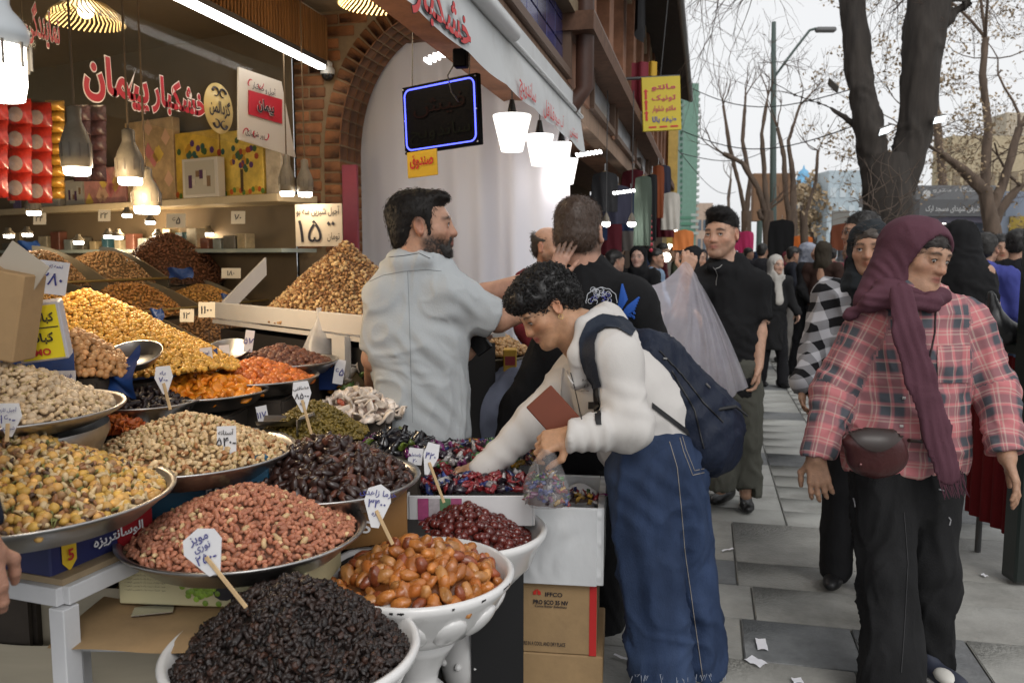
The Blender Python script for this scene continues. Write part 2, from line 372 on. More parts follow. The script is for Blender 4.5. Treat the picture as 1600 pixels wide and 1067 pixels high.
def bone_uv(prims, V):
    """cloth coordinates: x around the limb in metres, y along it, z which limb"""
    ps = [p for p in prims if p['t'] == 'c' and p['op'] == '+']; D = np.stack([sd(p, V) for p in ps], 1); w = D.argmin(1); out = np.zeros((len(V), 3))
    for i, p in enumerate(ps):
        m = w == i
        if not m.any(): continue
        ax = unit(p['b'] - p['a']); u = unit(np.cross(ax, BF if abs(ax @ BF) < .8 else BZ)); v = np.cross(ax, u); q = V[m] - p['a']
        out[m, 0] = np.arctan2(q @ v, q @ u) * (p['ra'] + p['rb']) / 2; out[m, 1] = q @ ax + p.get('off', 0); out[m, 2] = i
    return out
def cloth(name, prims, m, parent, res=.012, folds=(), amp=.006, fs=10., seed=0, fine=(), uv=False, colf=None, edit=None, it=1, drape=(1, 1, .35)):
    """garment surface with creases; folds: list of (point, radius, direction across the crease, wavelength, height)"""
    V, Q = surface(prims, res, fine); V = relax(V, Q, it)
    N = normals(V, Q); d = amp * (fbm(V * fs, 3, seed) * .5)
    wz = V * A(*drape) * fs * 1.3; wz = wz + noise(V * 5, seed + 9)[:, None] * 1.2; d = d + amp * 1.5 * ((1 - np.abs(noise(wz, seed + 5))) ** 4 - .3) + amp * .8 * ((1 - np.abs(noise(wz * 2.1, seed + 6))) ** 4 - .3)
    for c, r, dr, wl, h in folds:
        q = V - A(*c); g = np.exp(-(q ** 2).sum(1) / r ** 2); d = d + h * g * np.sin((q @ unit(dr)) * 2 * math.pi / wl + 4 * noise(V * 7, seed + 3))
    V = V + N * d[:, None]
    if edit is not None: V = edit(V, N)
    me = raw_mesh(name, V - worg(parent), Q, True, colf(V) if colf else None, bone_uv(prims, V) if uv else None)
    return link(name, me, m, parent)
class Head:
    """a head frame: c = centre, f = where the face looks, u = up; s = size (1 = 23 cm tall)"""
    def __init__(s, c, f, u=BZ, size=1.):
        s.c = A(*c); s.y = unit(f); s.z = unit(np.asarray(u, float) - s.y * (np.asarray(u, float) @ s.y)); s.x = np.cross(s.y, s.z); s.s = size
    def w(s, x, y, z): return s.c + s.s * (s.x * x + s.y * y + s.z * z)
    def loc(s, V): q = (V - s.c) / s.s; return np.stack([q @ s.x, q @ s.y, q @ s.z], 1)
    @property
    def ax(s): return [s.x, s.y, s.z]
    def prims(s, fem=False, nose=1., smile=0., ears=True):
        S = s.s; w = s.w; ax = s.ax; jw = .85 if fem else 1.
        def E(c, r, k=.02, op='+'): return ell(w(*c), A(*r) * S, ax, k * S, op)
        def Cp(a, b, ra, rb, k=.012): return cap(w(*a), w(*b), ra * S, rb * S, k * S)
        L = [E((0, -.014, .033), (.074, .094, .082)), E((0, .026, -.012), (.062, .064, .085), .03), E((0, .046, -.05), (.046 * jw, .044, .05), .03)]
        for q in (-1, 1):
            L += [Cp((q * .052 * jw, .004, -.045), (q * .018, .07, -.092), .020, .017, .03), E((q * .043, .058, -.022), (.022, .022, .02), .025)]
        L += [E((0, .078, -.093), (.02 * jw, .017, .016), .02), Cp((-.036, .081, .026), (.036, .081, .026), .011, .011, .02)]
        L += [E((q * .032, .098, .004), (.019, .016, .013), .014, '-') for q in (-1, 1)]
        L += [E((q * .031, .0765, .003), (.0165, .0155, .0135), .005) for q in (-1, 1)] + [E((q * .0315, .0935, .0022), (.0150, .0085, .0052), .002, '-') for q in (-1, 1)]
        L += [Cp((q * .017, .0880, .0135), (q * .045, .0828, .0115), .0034, .0030, .007) for q in (-1, 1)]
        L += [Cp((0, .088, .014), (0, .104 + .006 * (nose - 1), -.027), .0085, .0115 * nose, .014), E((.011, .096, -.03), (.0085, .010, .0075), .008), E((-.011, .096, -.03), (.0085, .010, .0075), .008)]
        zz = .004 * smile
        L += [Cp((-.021 - zz, .082, -.054 + zz), (0, .0955, -.0505), .0045, .0062, .008), Cp((.021 + zz, .082, -.054 + zz), (0, .0955, -.0505), .0045, .0062, .008), Cp((-.018, .083, -.061 + zz), (0, .0935, -.0635), .005, .0075, .008), Cp((.018, .083, -.061 + zz), (0, .0935, -.0635), .005, .0075, .008)]
        if ears:
            for q in (-1, 1):
                a2 = [unit(s.x + q * .35 * -s.y), unit(s.y + q * .35 * s.x + .15 * s.z), s.z]
                L += [ell(w(q * .079, -.008, -.002), A(.0105, .019, .031) * S, a2, .008 * S), ell(w(q * .087, -.002, .001), A(.008, .011, .02) * S, a2, .006 * S, '-')]
        return L
    def colour(s, V, base, skin, lips=None, beard=None, brow=(.012, .009, .007), brow_w=1., blush=.25, hl=None):
        q = s.loc(V); x, y, z = q.T; ax_ = np.abs(x); c = base
        near = (np.abs(q) < .2).all(1)
        def mixin(c, m, k): m = (m * near)[:, None]; return c * (1 - m) + A(*k) * m
        sm = lambda v, a, b: np.clip((v - a) / (b - a), 0, 1)
        c = mixin(c, blush * np.exp(-(((ax_ - .045) / .022) ** 2 + ((z + .025) / .02) ** 2)) * (y > .02), A(*skin) * A(1.15, .72, .68))
        c = c * (1 + .09 * noise(V * 55, 21) + .07 * noise(V * 140, 22) + .05 * noise(V * 300, 23))[:, None]
        c = mixin(c, .3 * np.exp(-(x / .018) ** 2 - ((z + .026) / .016) ** 2) * (y > .08) + .35 * (ax_ > .074) * (np.abs(z) < .04), A(*skin) * A(1.1, .62, .55)); c = mixin(c, .35 * np.exp(-((ax_ - .022) / .006) ** 2 - ((z + .036 + .35 * (ax_ - .022)) / .014) ** 2) * (y > .05), A(*skin) * A(.68, .55, .5))
        c = mixin(c, .45 * np.exp(-((ax_ - .033) / .02) ** 2 - ((z - .002) / .013) ** 2) * (y > .05), A(*skin) * A(.66, .55, .5))     # skin round the eyes
        if lips is not None: c = mixin(c, (np.exp(-((x / .021) ** 4)) * np.exp(-((z + .0565) / .0105) ** 4)) * (y > .07), lips)
        c = mixin(c, .8 * np.exp(-((x / .024) ** 4)) * np.exp(-((z + .0565) / .0022) ** 2) * (y > .07), A(*skin) * A(.3, .2, .18))
        if beard is not None:
            k, full = beard; lo = sm(-z, .022, .05) * sm(y, -.012, .012) * (1 - np.exp(-((x / .02) ** 4)) * np.exp(-((z + .0565) / .009) ** 4)) * (1 - sm(-z, .1, .15) * .7)
            lo = lo * (1 - .85 * np.exp(-((ax_ - .035) / .018) ** 2 - ((z + .03) / .02) ** 2)); c = mixin(c, full * np.clip(lo * (1 + .5 * noise(V * 220, 3)), 0, 1), k)
        if hl is not None: c = mixin(c, .85 * np.clip((z + .10 * np.abs(ax_) - .066 + .006 * noise(V * 160, 5)) / .022, 0, 1) + .7 * np.clip((.022 - y) / .03, 0, 1) * sm(z, -.005, .02), hl)
        zb = .0245 + .004 * np.sin(np.clip((ax_ - .014) / .036, 0, 1) * math.pi) - .004 * sm(ax_, .04, .055)
        c = mixin(c, .93 * np.exp(-((z - zb) / (.0042 * brow_w)) ** 2) * sm(ax_, .011, .017) * (1 - sm(ax_, .047, .055)) * (y > .05), brow)
        return c
    def eyes(s, parent, iris=(.03, .017, .01), gaze=(0, 0), closed=False):
        """two eyeballs with dark iris, lash line, as one mesh each"""
        W = mat('eye_white', (.62, .58, .55), .25); I = mat('eye_iris', iris, .12); K = mat('eyelash', (.008, .006, .005), .7)
        for q in (-1, 1):
            b = MB(); c = s.w(q * .031, .0775, .003); b.ball(c, .0132 * s.s, 12, 8, [s.x, s.z, s.y])
            d = unit(s.y + s.x * (gaze[0] + q * .12) + s.z * gaze[1]); b.cur = 1; b.ball(c + d * .0067 * s.s, .0074 * s.s, 10, 6)
            b.cur = 2; b.tube([s.w(q * t, .0912 - (t - .031) ** 2 * 14 - abs(t - .031) * .06,   .0082 - abs(t - .031) * .22) for t in (.016, .022, .031, .04, .046)], [.0008 * s.s, .0018 * s.s, .002 * s.s, .002 * s.s, .001 * s.s], 5)
            b.build('eye', [W, I, K], parent)
def tuft(pts, dirs, L, r, seed=0, n=3, bend=None, wave=0., w2=.25):
    """thin tapering strands: pts (n,3) roots, dirs (n,3); returns V, F(quads)"""
    g = np.random.default_rng(seed); N = len(pts); L = np.broadcast_to(L, (N,)); side = np.cross(dirs, g.normal(size=(N, 3))); side /= np.linalg.norm(side, axis=1)[:, None] + 1e-9; s2 = np.cross(side, dirs)
    rows = []
    for i in range(n + 1):
        t = i / n; c = pts + dirs * (L * t)[:, None]
        if bend is not None: c = c + np.asarray(bend) * (L * t * t)[:, None]
        if wave: c = c + (side * np.sin(t * 9 + np.arange(N))[:, None] + s2 * np.cos(t * 9 + np.arange(N) * 1.7)[:, None]) * wave * t
        ww = r * (1 - t * (1 - w2)); rows += [c + side * ww, c - side * ww]
    V = np.stack(rows, 1).reshape(-1, 3); k = 2 * (n + 1); b = np.arange(N) * k
    Fq = np.concatenate([np.stack([b + 2 * i, b + 2 * i + 1, b + 2 * i + 3, b + 2 * i + 2], 1) for i in range(n)])
    return V, Fq
def hand(wr, d, nrm, side, curl=.5, s=1., spread=.12, thumb=.6, k=.006, fingers=(.5, .5, .5, .5)):
    """wr wrist, d pointing direction, nrm back-of-hand normal, side +1: thumb to the right of d when the back faces you"""
    d = unit(d); n = unit(nrm - d * (np.asarray(nrm) @ d)); t = np.cross(d, n) * side; L = []; wr = A(*wr); s = s * 1.
    kn = []
    for i, (o, ln) in enumerate(((.030, .080), (.010, .086), (-.011, .080), (-.030, .066))):
        p = wr + d * (.088 - .006 * abs(i - 1)) * s + t * o * s; L.append(cap(wr + t * o * .55 * s, p, .0155 * s, .0115 * s, .012)); kn.append((p, ln, o))
    for i, (p, ln, o) in enumerate(kn):
        c = curl if np.isscalar(curl) else curl[i]; q = p; dd = d + t * (o / .03) * spread; a = 0; dd = unit(dd)
        for j, (fr, rr) in enumerate(((.46, .0098), (.30, .0088), (.24, .0080))):
            a += c * (.75, 1.05, .8)[j]; v = unit(dd * math.cos(a) - n * math.sin(a)); e = q + v * ln * fr * s; L.append(cap(q, e, rr * s * 1.0, rr * s * .9, k)); q = e
    b = wr + d * .022 * s + t * .026 * s - n * .006 * s; v = unit(d * .7 + t * (.75 + .3 * (1 - thumb)) - n * .35 * thumb * 2); m = b + v * .044 * s; v2 = unit(d * .95 + t * .28 * (1 - thumb) - n * .55 * thumb)
    L += [cap(wr + t * .01 * s, b, .017 * s, .016 * s, .012), cap(b, m, .0145 * s, .0115 * s, .01), cap(m, m + v2 * .030 * s, .0108 * s, .0098 * s, k), cap(m + v2 * .03 * s, m + v2 * .052 * s - n * .006 * thumb * s, .0098 * s, .0085 * s, k)]
    return L
def body_mesh(name, prims, m, parent, res, fine, colf):
    V, Q = surface(prims, res, fine); V = relax(V, Q, 1, .35)
    return link(name, raw_mesh(name, V - worg(parent), Q, True, colf(V)), m, parent)
SKIN_OPTS = dict(attr='Col', rough=.46, bump=.2, bscale=230, var=.13, vscale=34, spec=.42, sss=.08)
# ------------------------------------------------------------------ the setting: ground and paving
M_pave = mat('paving_base', (.115, .115, .105), .75, var=.25, vscale=1.2, bump=.3, bscale=60, dirt=(.06, .058, .05, .5), dscale=.8)
g = MB(); g.add([(-60, -6, -.03), (160, -6, -.03), (160, 400, -.03), (-60, 400, -.03)], [(0, 1, 2, 3)]); ground = g.build('ground', mat('street_far', (.13, .13, .125), .8, var=.2, vscale=.4))
tag(ground, kind='structure')
g = MB(); g.add([(-.9, .6, -.012), (9, .6, -.012), (9, 60, -.012), (-.9, 60, -.012)], [(0, 1, 2, 3)]); pav = tag(g.build('pavement', M_pave), kind='structure')
M_tl = [mat('granite_pale', (.29, .29, .27), .34, var=.14, vscale=4, bump=.15, bscale=90, dirt=(.13, .125, .11, .6), dscale=2.2, rnd=.07, world=True),
        mat('granite_dark', (.115, .12, .122), .42, var=.25, vscale=14, bump=.25, bscale=70, dirt=(.2, .2, .19, .4), dscale=3, rnd=.12, world=True),
        mat('granite_worn', (.235, .23, .21), .5, var=.2, vscale=5, bump=.35, bscale=60, dirt=(.10, .097, .083, .6), dscale=1.6, rnd=.06, world=True)]
def tile_mesh(w, l, m):
    b = MB(); b.box((0, 0, -.02), (w - .007, l - .007, .04), bev=.0035); V = np.concatenate(b.v); return raw_mesh('paving_tile', V, b.f)
TM = {}
def tile(x, y, w, l, k):
    key = (round(w, 2), round(l, 2), k)
    if key not in TM: TM[key] = tile_mesh(w, l, k); TM[key].materials.append(M_tl[k])
    o = bpy.data.objects.new('paving_tile', TM[key]); COL.objects.link(o); o.parent = pav; o.location = (x + w / 2, y + l / 2, random.uniform(-.0015, .0015)); o.rotation_euler = (random.gauss(0, .0012), random.gauss(0, .0012), 0)
def row(y, l, xs, kinds):
    for i in range(len(xs) - 1):
        k = kinds(i, xs[i]) if callable(kinds) else kinds
        tile(xs[i], y, xs[i + 1] - xs[i], l, k)
X40 = [-.85 + .44 * i for i in range(12)]
XS2 = [-.85, .15, 1.05, 1.95, 2.85, 3.75]
y = 2.2
row(y, .45, XS2, 2); y += .45
row(y, .40, [-.85, -.05, .56, 1.35, 2.1, 2.85, 3.6], 2); y += .40
row(y, .36, [-.6, .17, .60, 1.02, 1.45, 2.25, 3.1], lambda i, x: 1 if i in (1, 2) else 2); y += .36
row(y, .36, [-.85, -.2, .23, .75, 1.5, 2.3, 3.1], 2); y += .36
row(y, .30, [-.85, -.1, .17, .9, 1.6, 1.95, 2.75, 3.6], lambda i, x: 1 if i == 1 else 2); y += .30
row(y, .62, [-.85, .17, 1.15, 1.65, 2.2, 3.0, 3.8], lambda i, x: 1 if i == 3 else 2); y += .62
nb = 0
while y < 12.5:
    l = .275 + (.1 if nb % 6 == 5 else 0)
    if nb % 6 == 5: row(y, l, X40, lambda i, x: 1 if i in (0, 2, 3, 6, 7) else 0)
    else: row(y, l, X40, lambda i, x: 1 if i in (5,) and nb % 3 else 1 if i in (9, 10) else 0)
    y += l; nb += 1
g = MB(); g.add([(-.85, y + .01, -.004), (8, y + .01, -.004), (8, 60, -.004), (-.85, 60, -.004)], [(0, 1, 2, 3)])
mf = mat('paving_far', (.30, .30, .28), .4, var=.3, vscale=1.5); tag(g.build('pavement_far', mf, pav))
# scraps of paper on the paving
M_pap = mat('scrap_paper', (.78, .78, .82), .7)
for px, py, w, l, a, lb in [(1190, 1008, .055, .13, .05, 'white paper strip lying lengthwise on the dark paving slab'), (1181, 1035, .07, .10, .9, 'white paper scrap just below the strip on the dark slab'), (1137, 860, .02, .11, -.9, 'thin curled white paper ribbon beside the blue jeans'), (1538, 900, .03, .05, .4, 'tiny white scrap on the slabs right of the black trousers'), (975, 1030, .02, .13, 1.1, 'narrow white paper strip on the ground beside the carton stack'), (1246, 1065, .05, .05, .2, 'white scrap at the bottom edge left of the black trousers')]:
    w *= .7; l *= .7; c = PZ(px, py, .004); u = A(math.cos(a), math.sin(a), 0); v = A(-u[1], u[0], 0); b = MB()
    b.grid(lambda s, t: c + u * (s - .5) * w + v * (t - .5) * l + A(0, 0, .003 + .006 * abs(math.sin(s * 3 + t * 5))), 4, 6); tag(b.build('paper_scrap', M_pap), lb, 'paper', 'paper scraps on the paving')

# ------------------------------------------------------------------ the brick arcade
Y0 = 5.07; FX = -.95; CEIL = 3.02
M_mortar = mat('mortar', (.20, .145, .085), .9, var=.15, vscale=20, bump=.4, bscale=120)
M_brick = mat('brick_fired', (.205, .083, .030), .78, var=.25, vscale=16, bump=.45, bscale=90, rnd=.28)
bld = thing('arcade_building', 'two-storey brick arcade building with arch, fascia and deep dark eaves along the street', 'building', (-2, Y0, 0))
AC, AR_, ASP = -1.60, .765, 2.12                                          # arch centre, half width, spring height
def arch_pt(t, off=0.):                                                   # t 0..1 from left spring to right; a steep four-centred arch
    a = math.pi * (1 - t); r = AR_ + off; rz = .93 + off
    return A(AC + r * math.copysign(abs(math.cos(a)) ** .92, math.cos(a)), 0, ASP + rz * math.sin(a) ** .88)
# wall sheets behind the bricks (mortar), with the arch opening cut out
N = 40; ins = [arch_pt(i / N, .0) for i in range(N + 1)]
b = MB()
for yy in (Y0, Y0 + .34):
    V = []; Fq = []
    for i, p in enumerate(ins): V += [(p[0], yy, p[2]), (p[0], yy, 3.6)]
    for i in range(N):
        if ins[i + 1][0] < -.97: Fq.append((2 * i, 2 * i + 1, 2 * i + 3, 2 * i + 2))
    b.add(V, Fq)
b.box((-2.52, Y0 + .17, 1.8), (.31, .34, 3.6))
for i in range(N):
    p, q = ins[i], ins[i + 1]
    if q[0] < -.97: b.add([(p[0], Y0, p[2]), (q[0], Y0, q[2]), (q[0], Y0 + .34, q[2]), (p[0], Y0 + .34, p[2])], [(0, 1, 2, 3)])
awall = b.build('arch_wall', M_mortar, bld)
BM = {}
def brick(c, size, ax=None, rot=None, mm=M_brick, par=None):
    key = tuple(np.round(size, 3)) + (mm.name,)
    if key not in BM:
        q = MB().box((0, 0, 0), size, bev=.005); BM[key] = raw_mesh('brick', np.concatenate(q.v), q.f); BM[key].materials.append(mm)
    o = bpy.data.objects.new('brick', BM[key]); COL.objects.link(o); o.parent = par or awall
    o.location = Vector(A(*c) - worg(par or awall))
    if rot is not None: o.rotation_euler = rot
    return o
cz = 1.55; r = 0
while cz < 3.02:
    x = -2.675 - (.11 if r % 2 else 0)
    while x < -1.2:
        x0, x1 = max(x, -2.675), x + .208
        if x1 - x0 > .04:
            xc, zc = (x0 + x1) / 2, cz + .033
            def inside(X, Z): 
                t = (X - AC) / (AR_ + .125)
                return abs(t) < 1 and Z < ASP + (.93 + .125) * (1 - abs(t) ** (1 / .92 * 2)) ** .44
            # trim bricks against the arch ring
            while x1 > x0 + .03 and (inside(x1, zc) or inside(x1, zc - .03)): x1 -= .02
            if x1 - x0 > .05 and not inside(x0, zc): brick(((x0 + x1) / 2, Y0 + .045, zc), (round(x1 - x0, 2), .11, .064))
        x += .22
    cz += .0755; r += 1
nv = 38
for i in range(nv):                                                       # the ring of headers; they run back into the reveal
    t0, t1 = (i + .5) / nv, (i + .52) / nv; p = arch_pt(t0, .0); q = arch_pt(t1, .0); d = unit(q - p); ang = math.atan2(d[2], d[0])
    n = A(-d[2], 0, d[0]); L = np.linalg.norm(arch_pt((i + 1) / nv) - arch_pt(i / nv))
    if p[0] > -1.12: continue
    for j in range(3):
        c = p + n * .05 + A(0, Y0 + .043 + .118 * j, 0); brick(c, (round(min(L - .006, .085), 3), .108, .112), rot=(0, -ang, 0))
for j in range(3):
    for i in range(8): brick((-2.365 - .052, Y0 + .043 + .118 * j, 2.085 - .0755 * i), (.115, .108, .064))
# magenta board and white foot of the arch jamb
b = MB(); b.box((-2.285, Y0 - .02, 1.78), (.105, .03, .62), bev=.004); b.build('painted_panel', mat('magenta_paint', (.22, .03, .055), .55, var=.12, vscale=6), bld)
b = MB(); b.box((-2.285, Y0 - .02, 1.2), (.105, .03, .52)); b.build('skirting_panel', mat('cream_board', (.55, .52, .46), .6, var=.1), bld)
# arcade ceiling: herringbone of bricks over a sheet
b = MB(); b.box((-1.68, 1.6, CEIL + .1), (1.62, 9.0, .1)); ceil_ = b.build('arcade_ceiling', M_mortar, bld)
for i in range(-2, 14):
    for j in range(9):
        x = -2.42 + .165 * j; yv = 2.75 + i * .15
        if -2.45 < x < -1.0 and 2.6 < yv < 5.0: brick((x, yv, CEIL + .04), (.16, .07, .03), rot=(0, 0, math.radians(45 if j % 2 else -45)), par=ceil_)
# slatted fascia above the shop front
b = MB(); b.box((-2.47, 2.0, 2.88), (.06, 6.1, .28)); fas = b.build('shop_fascia', mat('dark_gap', (.02, .013, .008), .8), bld)
M_slat = mat('slat_wood', (.22, .105, .035), .55, var=.3, vscale=5, stretch=(1, 1, .12), bump=.2, bscale=30, rnd=.18)
sm = MB().box((0, 0, 0), (.022, .026, .285), bev=.004); SLM = raw_mesh('slat', np.concatenate(sm.v), sm.f); SLM.materials.append(M_slat)
for i in range(66):
    o = bpy.data.objects.new('slat', SLM); COL.objects.link(o); o.parent = fas; o.location = Vector(A(-2.43, 5.035 - .033 * i, 2.88) - worg(fas))
# tube light under the fascia
tl = thing('tube_light', 'long white strip light under the slatted fascia of the shop', 'light', (-2.40, 4.1, 2.68))
box('housing', (-2.415, 4.13, 2.715), (.075, 1.62, .03), mat('lamp_housing', (.05, .045, .04), .5), tl); box('diffuser', (-2.405, 4.13, 2.688), (.052, 1.58, .022), glow('tube_glow', (1, .96, .9), 9), tl)
# outer face: fascia band, wall above, eaves
M_fas = mat('fascia_board', (.27, .17, .11), .7, var=.3, vscale=3, stretch=(1, 8, .6), bump=.2, bscale=20, dirt=(.09, .06, .04, .5), dscale=2)
b = MB(); b.box((FX - .06, 12.4, 2.59), (.12, 13.4, .15)); b.build('beam', M_fas, bld)
M_ubr = mat('brick_upper', (.26, .12, .065), .8, var=.3, vscale=6, bump=.3)
b = MB(); b.box((FX - .28, 14, 3.95), (.3, 26, 2.8)); uw = b.build('upper_wall', M_ubr, bld)
def fpoly(name, pts, m, out=.03, back=.06, par=None, x=FX):
    """a flat piece on the street face, its corners found on that plane"""
    q = [PX(px, py, x) + A(out, 0, 0) for px, py in pts]; return MB().prism(q, A(-back, 0, 0)).build(name, m, par or bld)
M_win = mat('window_grey', (.30, .31, .33), .3, var=.3, vscale=2, spec=.6); M_blue = mat('blue_tile', (.045, .045, .14), .2, var=.35, vscale=3, rnd=.2)  # light grey of these panes: sky reflection put into the base colour
M_board = mat('board_brown', (.27, .16, .10), .65, var=.2, vscale=4, stretch=(1, 10, 1), rnd=.1)
# vertical boards of the band between awning and first floor
for i in range(30):
    yv = 2.3 + i * .12; b = MB().box((FX + .008, yv, 2.585), (.016, .113, .155), bev=.003); b.build('board', M_board, bld)
# glazed bays: each with blue or grey panes in a frame, brick piers between
bays = [(2.4, 5.5, 'blue'), (6.65, 8.15, 'grey'), (8.4, 10.4, 'grey'), (10.7, 12.9, 'grey'), (13.3, 15.2, 'grey'), (15.6, 18.2, 'grey')]
for a0, a1, kd in bays:
    w = thing('window', None, None); w.parent = bld; w.location = Vector(A(FX, a0, 2.68) - A(*bld.location))
    b = MB(); z0, z1 = 2.69, 3.2
    for zz in (z0, z1): b.box((FX + .01, (a0 + a1) / 2, zz), (.08, a1 - a0 + .04, .05))
    for yy in (a0, a1): b.box((FX + .01, yy, (z0 + z1) / 2), (.078, .05, z1 - z0))
    b.build('frame', mat('frame_brown', (.12, .07, .045), .6), w)
    nn = max(2, int((a1 - a0) / (.28 if kd == 'blue' else .7)))
    for i in range(nn):
        for j in range(3 if kd == 'blue' else 1):
            hh = (z1 - z0 - .05) / (3 if kd == 'blue' else 1); l = (a1 - a0 - .05) / nn
            MB().box((FX - .02, a0 + .025 + l * (i + .5), z0 + .025 + hh * (j + .5)), (.03, l - .01, hh - .01), bev=.003).build('pane', M_blue if kd == 'blue' else M_win, w)
for yy, ww in ((6.05, 1.05), (8.28, .2), (10.55, .24), (13.1, .3), (15.4, .3)): MB().box((FX - .03, yy, 2.95), (.10, ww, .60)).build('pier', M_ubr, bld)
b = MB(); b.box((FX + .03, 11, 3.29), (.12, 17, .07)); b.build('ledge', mat('tin_ledge', (.19, .13, .10), .5, var=.2), bld)
# upper storey: slender piers and arched recesses
for i in range(14):
    yy = 3.0 + i * 1.25; b = MB(); b.box((FX - .06, yy, 4.1), (.16, .34, 1.6)); p_ = b.build('upper_pier', M_ubr, bld)
    q = MB()
    for k in range(10):
        a0, a1 = math.pi * k / 10, math.pi * (k + 1) / 10; c = A(FX - .10, yy + .625, 4.5)
        q.prism([c + A(0, math.cos(a) * rr, math.sin(a) * rr) for a, rr in ((a0, .30), (a1, .30), (a1, .37), (a0, .37))], A(.1, 0, 0))
    q.build('arch_trim', mat('plaster_trim', (.36, .27, .18), .8, var=.2), bld)
    MB().box((FX - .12, yy + .625, 4.15), (.03, .6, .85)).build('upper_window', mat('dark_pane', (.03, .032, .035), .2), bld)
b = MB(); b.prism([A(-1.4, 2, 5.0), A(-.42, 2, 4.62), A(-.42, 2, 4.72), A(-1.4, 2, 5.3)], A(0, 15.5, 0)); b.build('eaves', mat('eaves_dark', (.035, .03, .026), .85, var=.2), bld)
b = MB(); b.tube([A(-.40, 2, 4.66), A(-.40, 17.5, 4.66)], .05, 8); b.build('gutter', mat('gutter_grey', (.17, .17, .165), .5), bld)
b = MB(); b.box((FX + .02, 7.15, 4.1), (.10, .0, .0)) if 0 else None
pp = MB(); pp.tube([A(FX + .12, 5.62, 5), A(FX + .12, 5.62, 2.62), A(FX + .02, 5.62, 2.50)], .062, 12); pp.build('drainpipe', mat('pipe_brown', (.075, .035, .024), .45, var=.2), bld)
pc = MB(); pc.lathe([(.066, 0), (.070, .005), (.070, .04), (.066, .045)], A(FX + .12, 5.62, 3.33), 14); pc.build('pipe_clamp', mat('zinc', (.5, .5, .5), .35, 1.), bld)
# dark cloths hanging from the first floor
for px, py, w, h, yy, lb in [(930, 20, .5, .55, 7.6, 'black cloth hanging from the upper floor beside the brown drainpipe'), (963, 45, .45, .6, 9.2, 'black cloth hanging further along the upper floor')]:
    c = A(FX + .18, yy, 4.15); b = MB(); b.grid(lambda s, t: c + A(.05 * math.sin(s * 14) * (1 - t * .3), (s - .5) * w, (t - .5) * h + .06 * math.sin(s * 9)), 24, 8); tag(b.build('hanging_cloth', mat('black_cloth', (.012, .011, .012), .9)), lb, 'cloth')
for px0, px1, py0, py1, yy, cc, lb in [(987, 1012, 98, 175, 9.6, (.20, .02, .035), 'dark red banner hanging from the upper floor'), (1008, 1026, 97, 125, 9.9, (.55, .33, .03), 'small yellow banner beside the dark red banner')]:
    q0, q1 = PY(px0, py0, yy), PY(px1, py1, yy); b = MB(); b.grid(lambda s, t: A(q0[0] + (q1[0] - q0[0]) * s, yy + .03 * math.sin(s * 8), q0[2] + (q1[2] - q0[2]) * t), 10, 6); tag(b.build('banner', mat('banner_' + lb[:6], cc, .8)), lb, 'banner')
# inside of the arcade beyond the arch: back wall and ceiling, unlit shops
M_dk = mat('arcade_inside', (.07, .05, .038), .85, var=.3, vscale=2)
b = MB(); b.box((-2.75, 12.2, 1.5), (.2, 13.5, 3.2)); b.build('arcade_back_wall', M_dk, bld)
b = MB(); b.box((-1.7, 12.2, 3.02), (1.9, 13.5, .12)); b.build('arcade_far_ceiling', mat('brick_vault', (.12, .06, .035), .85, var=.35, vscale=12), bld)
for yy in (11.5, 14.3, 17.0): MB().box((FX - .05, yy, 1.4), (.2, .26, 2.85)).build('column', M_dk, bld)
# shop room behind the front (left)
SA, SB = P(462, 330, 5.45), P(-420, 330, 9.6)
M_shop = mat('shop_wall', (.13, .092, .05), .7, var=.12, vscale=3)
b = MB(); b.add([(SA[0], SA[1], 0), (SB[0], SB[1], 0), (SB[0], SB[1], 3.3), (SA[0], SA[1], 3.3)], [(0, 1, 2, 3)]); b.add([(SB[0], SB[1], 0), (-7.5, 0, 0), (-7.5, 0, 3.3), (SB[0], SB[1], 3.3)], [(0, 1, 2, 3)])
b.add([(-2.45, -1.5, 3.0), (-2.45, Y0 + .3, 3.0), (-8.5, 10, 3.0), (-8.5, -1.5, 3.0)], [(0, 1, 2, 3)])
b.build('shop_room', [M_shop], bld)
b = MB(); b.box((-2.62, Y0 + .12, 1.5), (.16, .2, 3.0)); b.build('door_post', mat('dark_post', (.03, .025, .02), .6), bld)
# ------------------------------------------------------------------ white curtain behind the arch
cu = MB()
def cfn(s, t):
    x = -2.42 + 1.47 * s; z = .45 + 2.62 * t; yv = Y0 + .40 + .16 * s
    f = .045 * math.sin(s * 21 + 1.2 * math.sin(s * 9) + .5 * t) * (1.0 - .35 * t) * (.35 + s) + .022 * math.sin(s * 47 + t * 2) * min(1, s * 2) + .03 * math.sin(t * 2.2 + s * 5) * (1 - s)
    if s > .8: x += (1 - t) * .10 * (s - .8) * 3
    return A(x, yv + f, z)
cu.grid(cfn, 150, 24); tag(cu.build('curtain', sheer('curtain_white', (.84, .85, .93), 1.0, .8, .3)), 'white fabric curtain hanging in folds behind the brick arch', 'curtain')
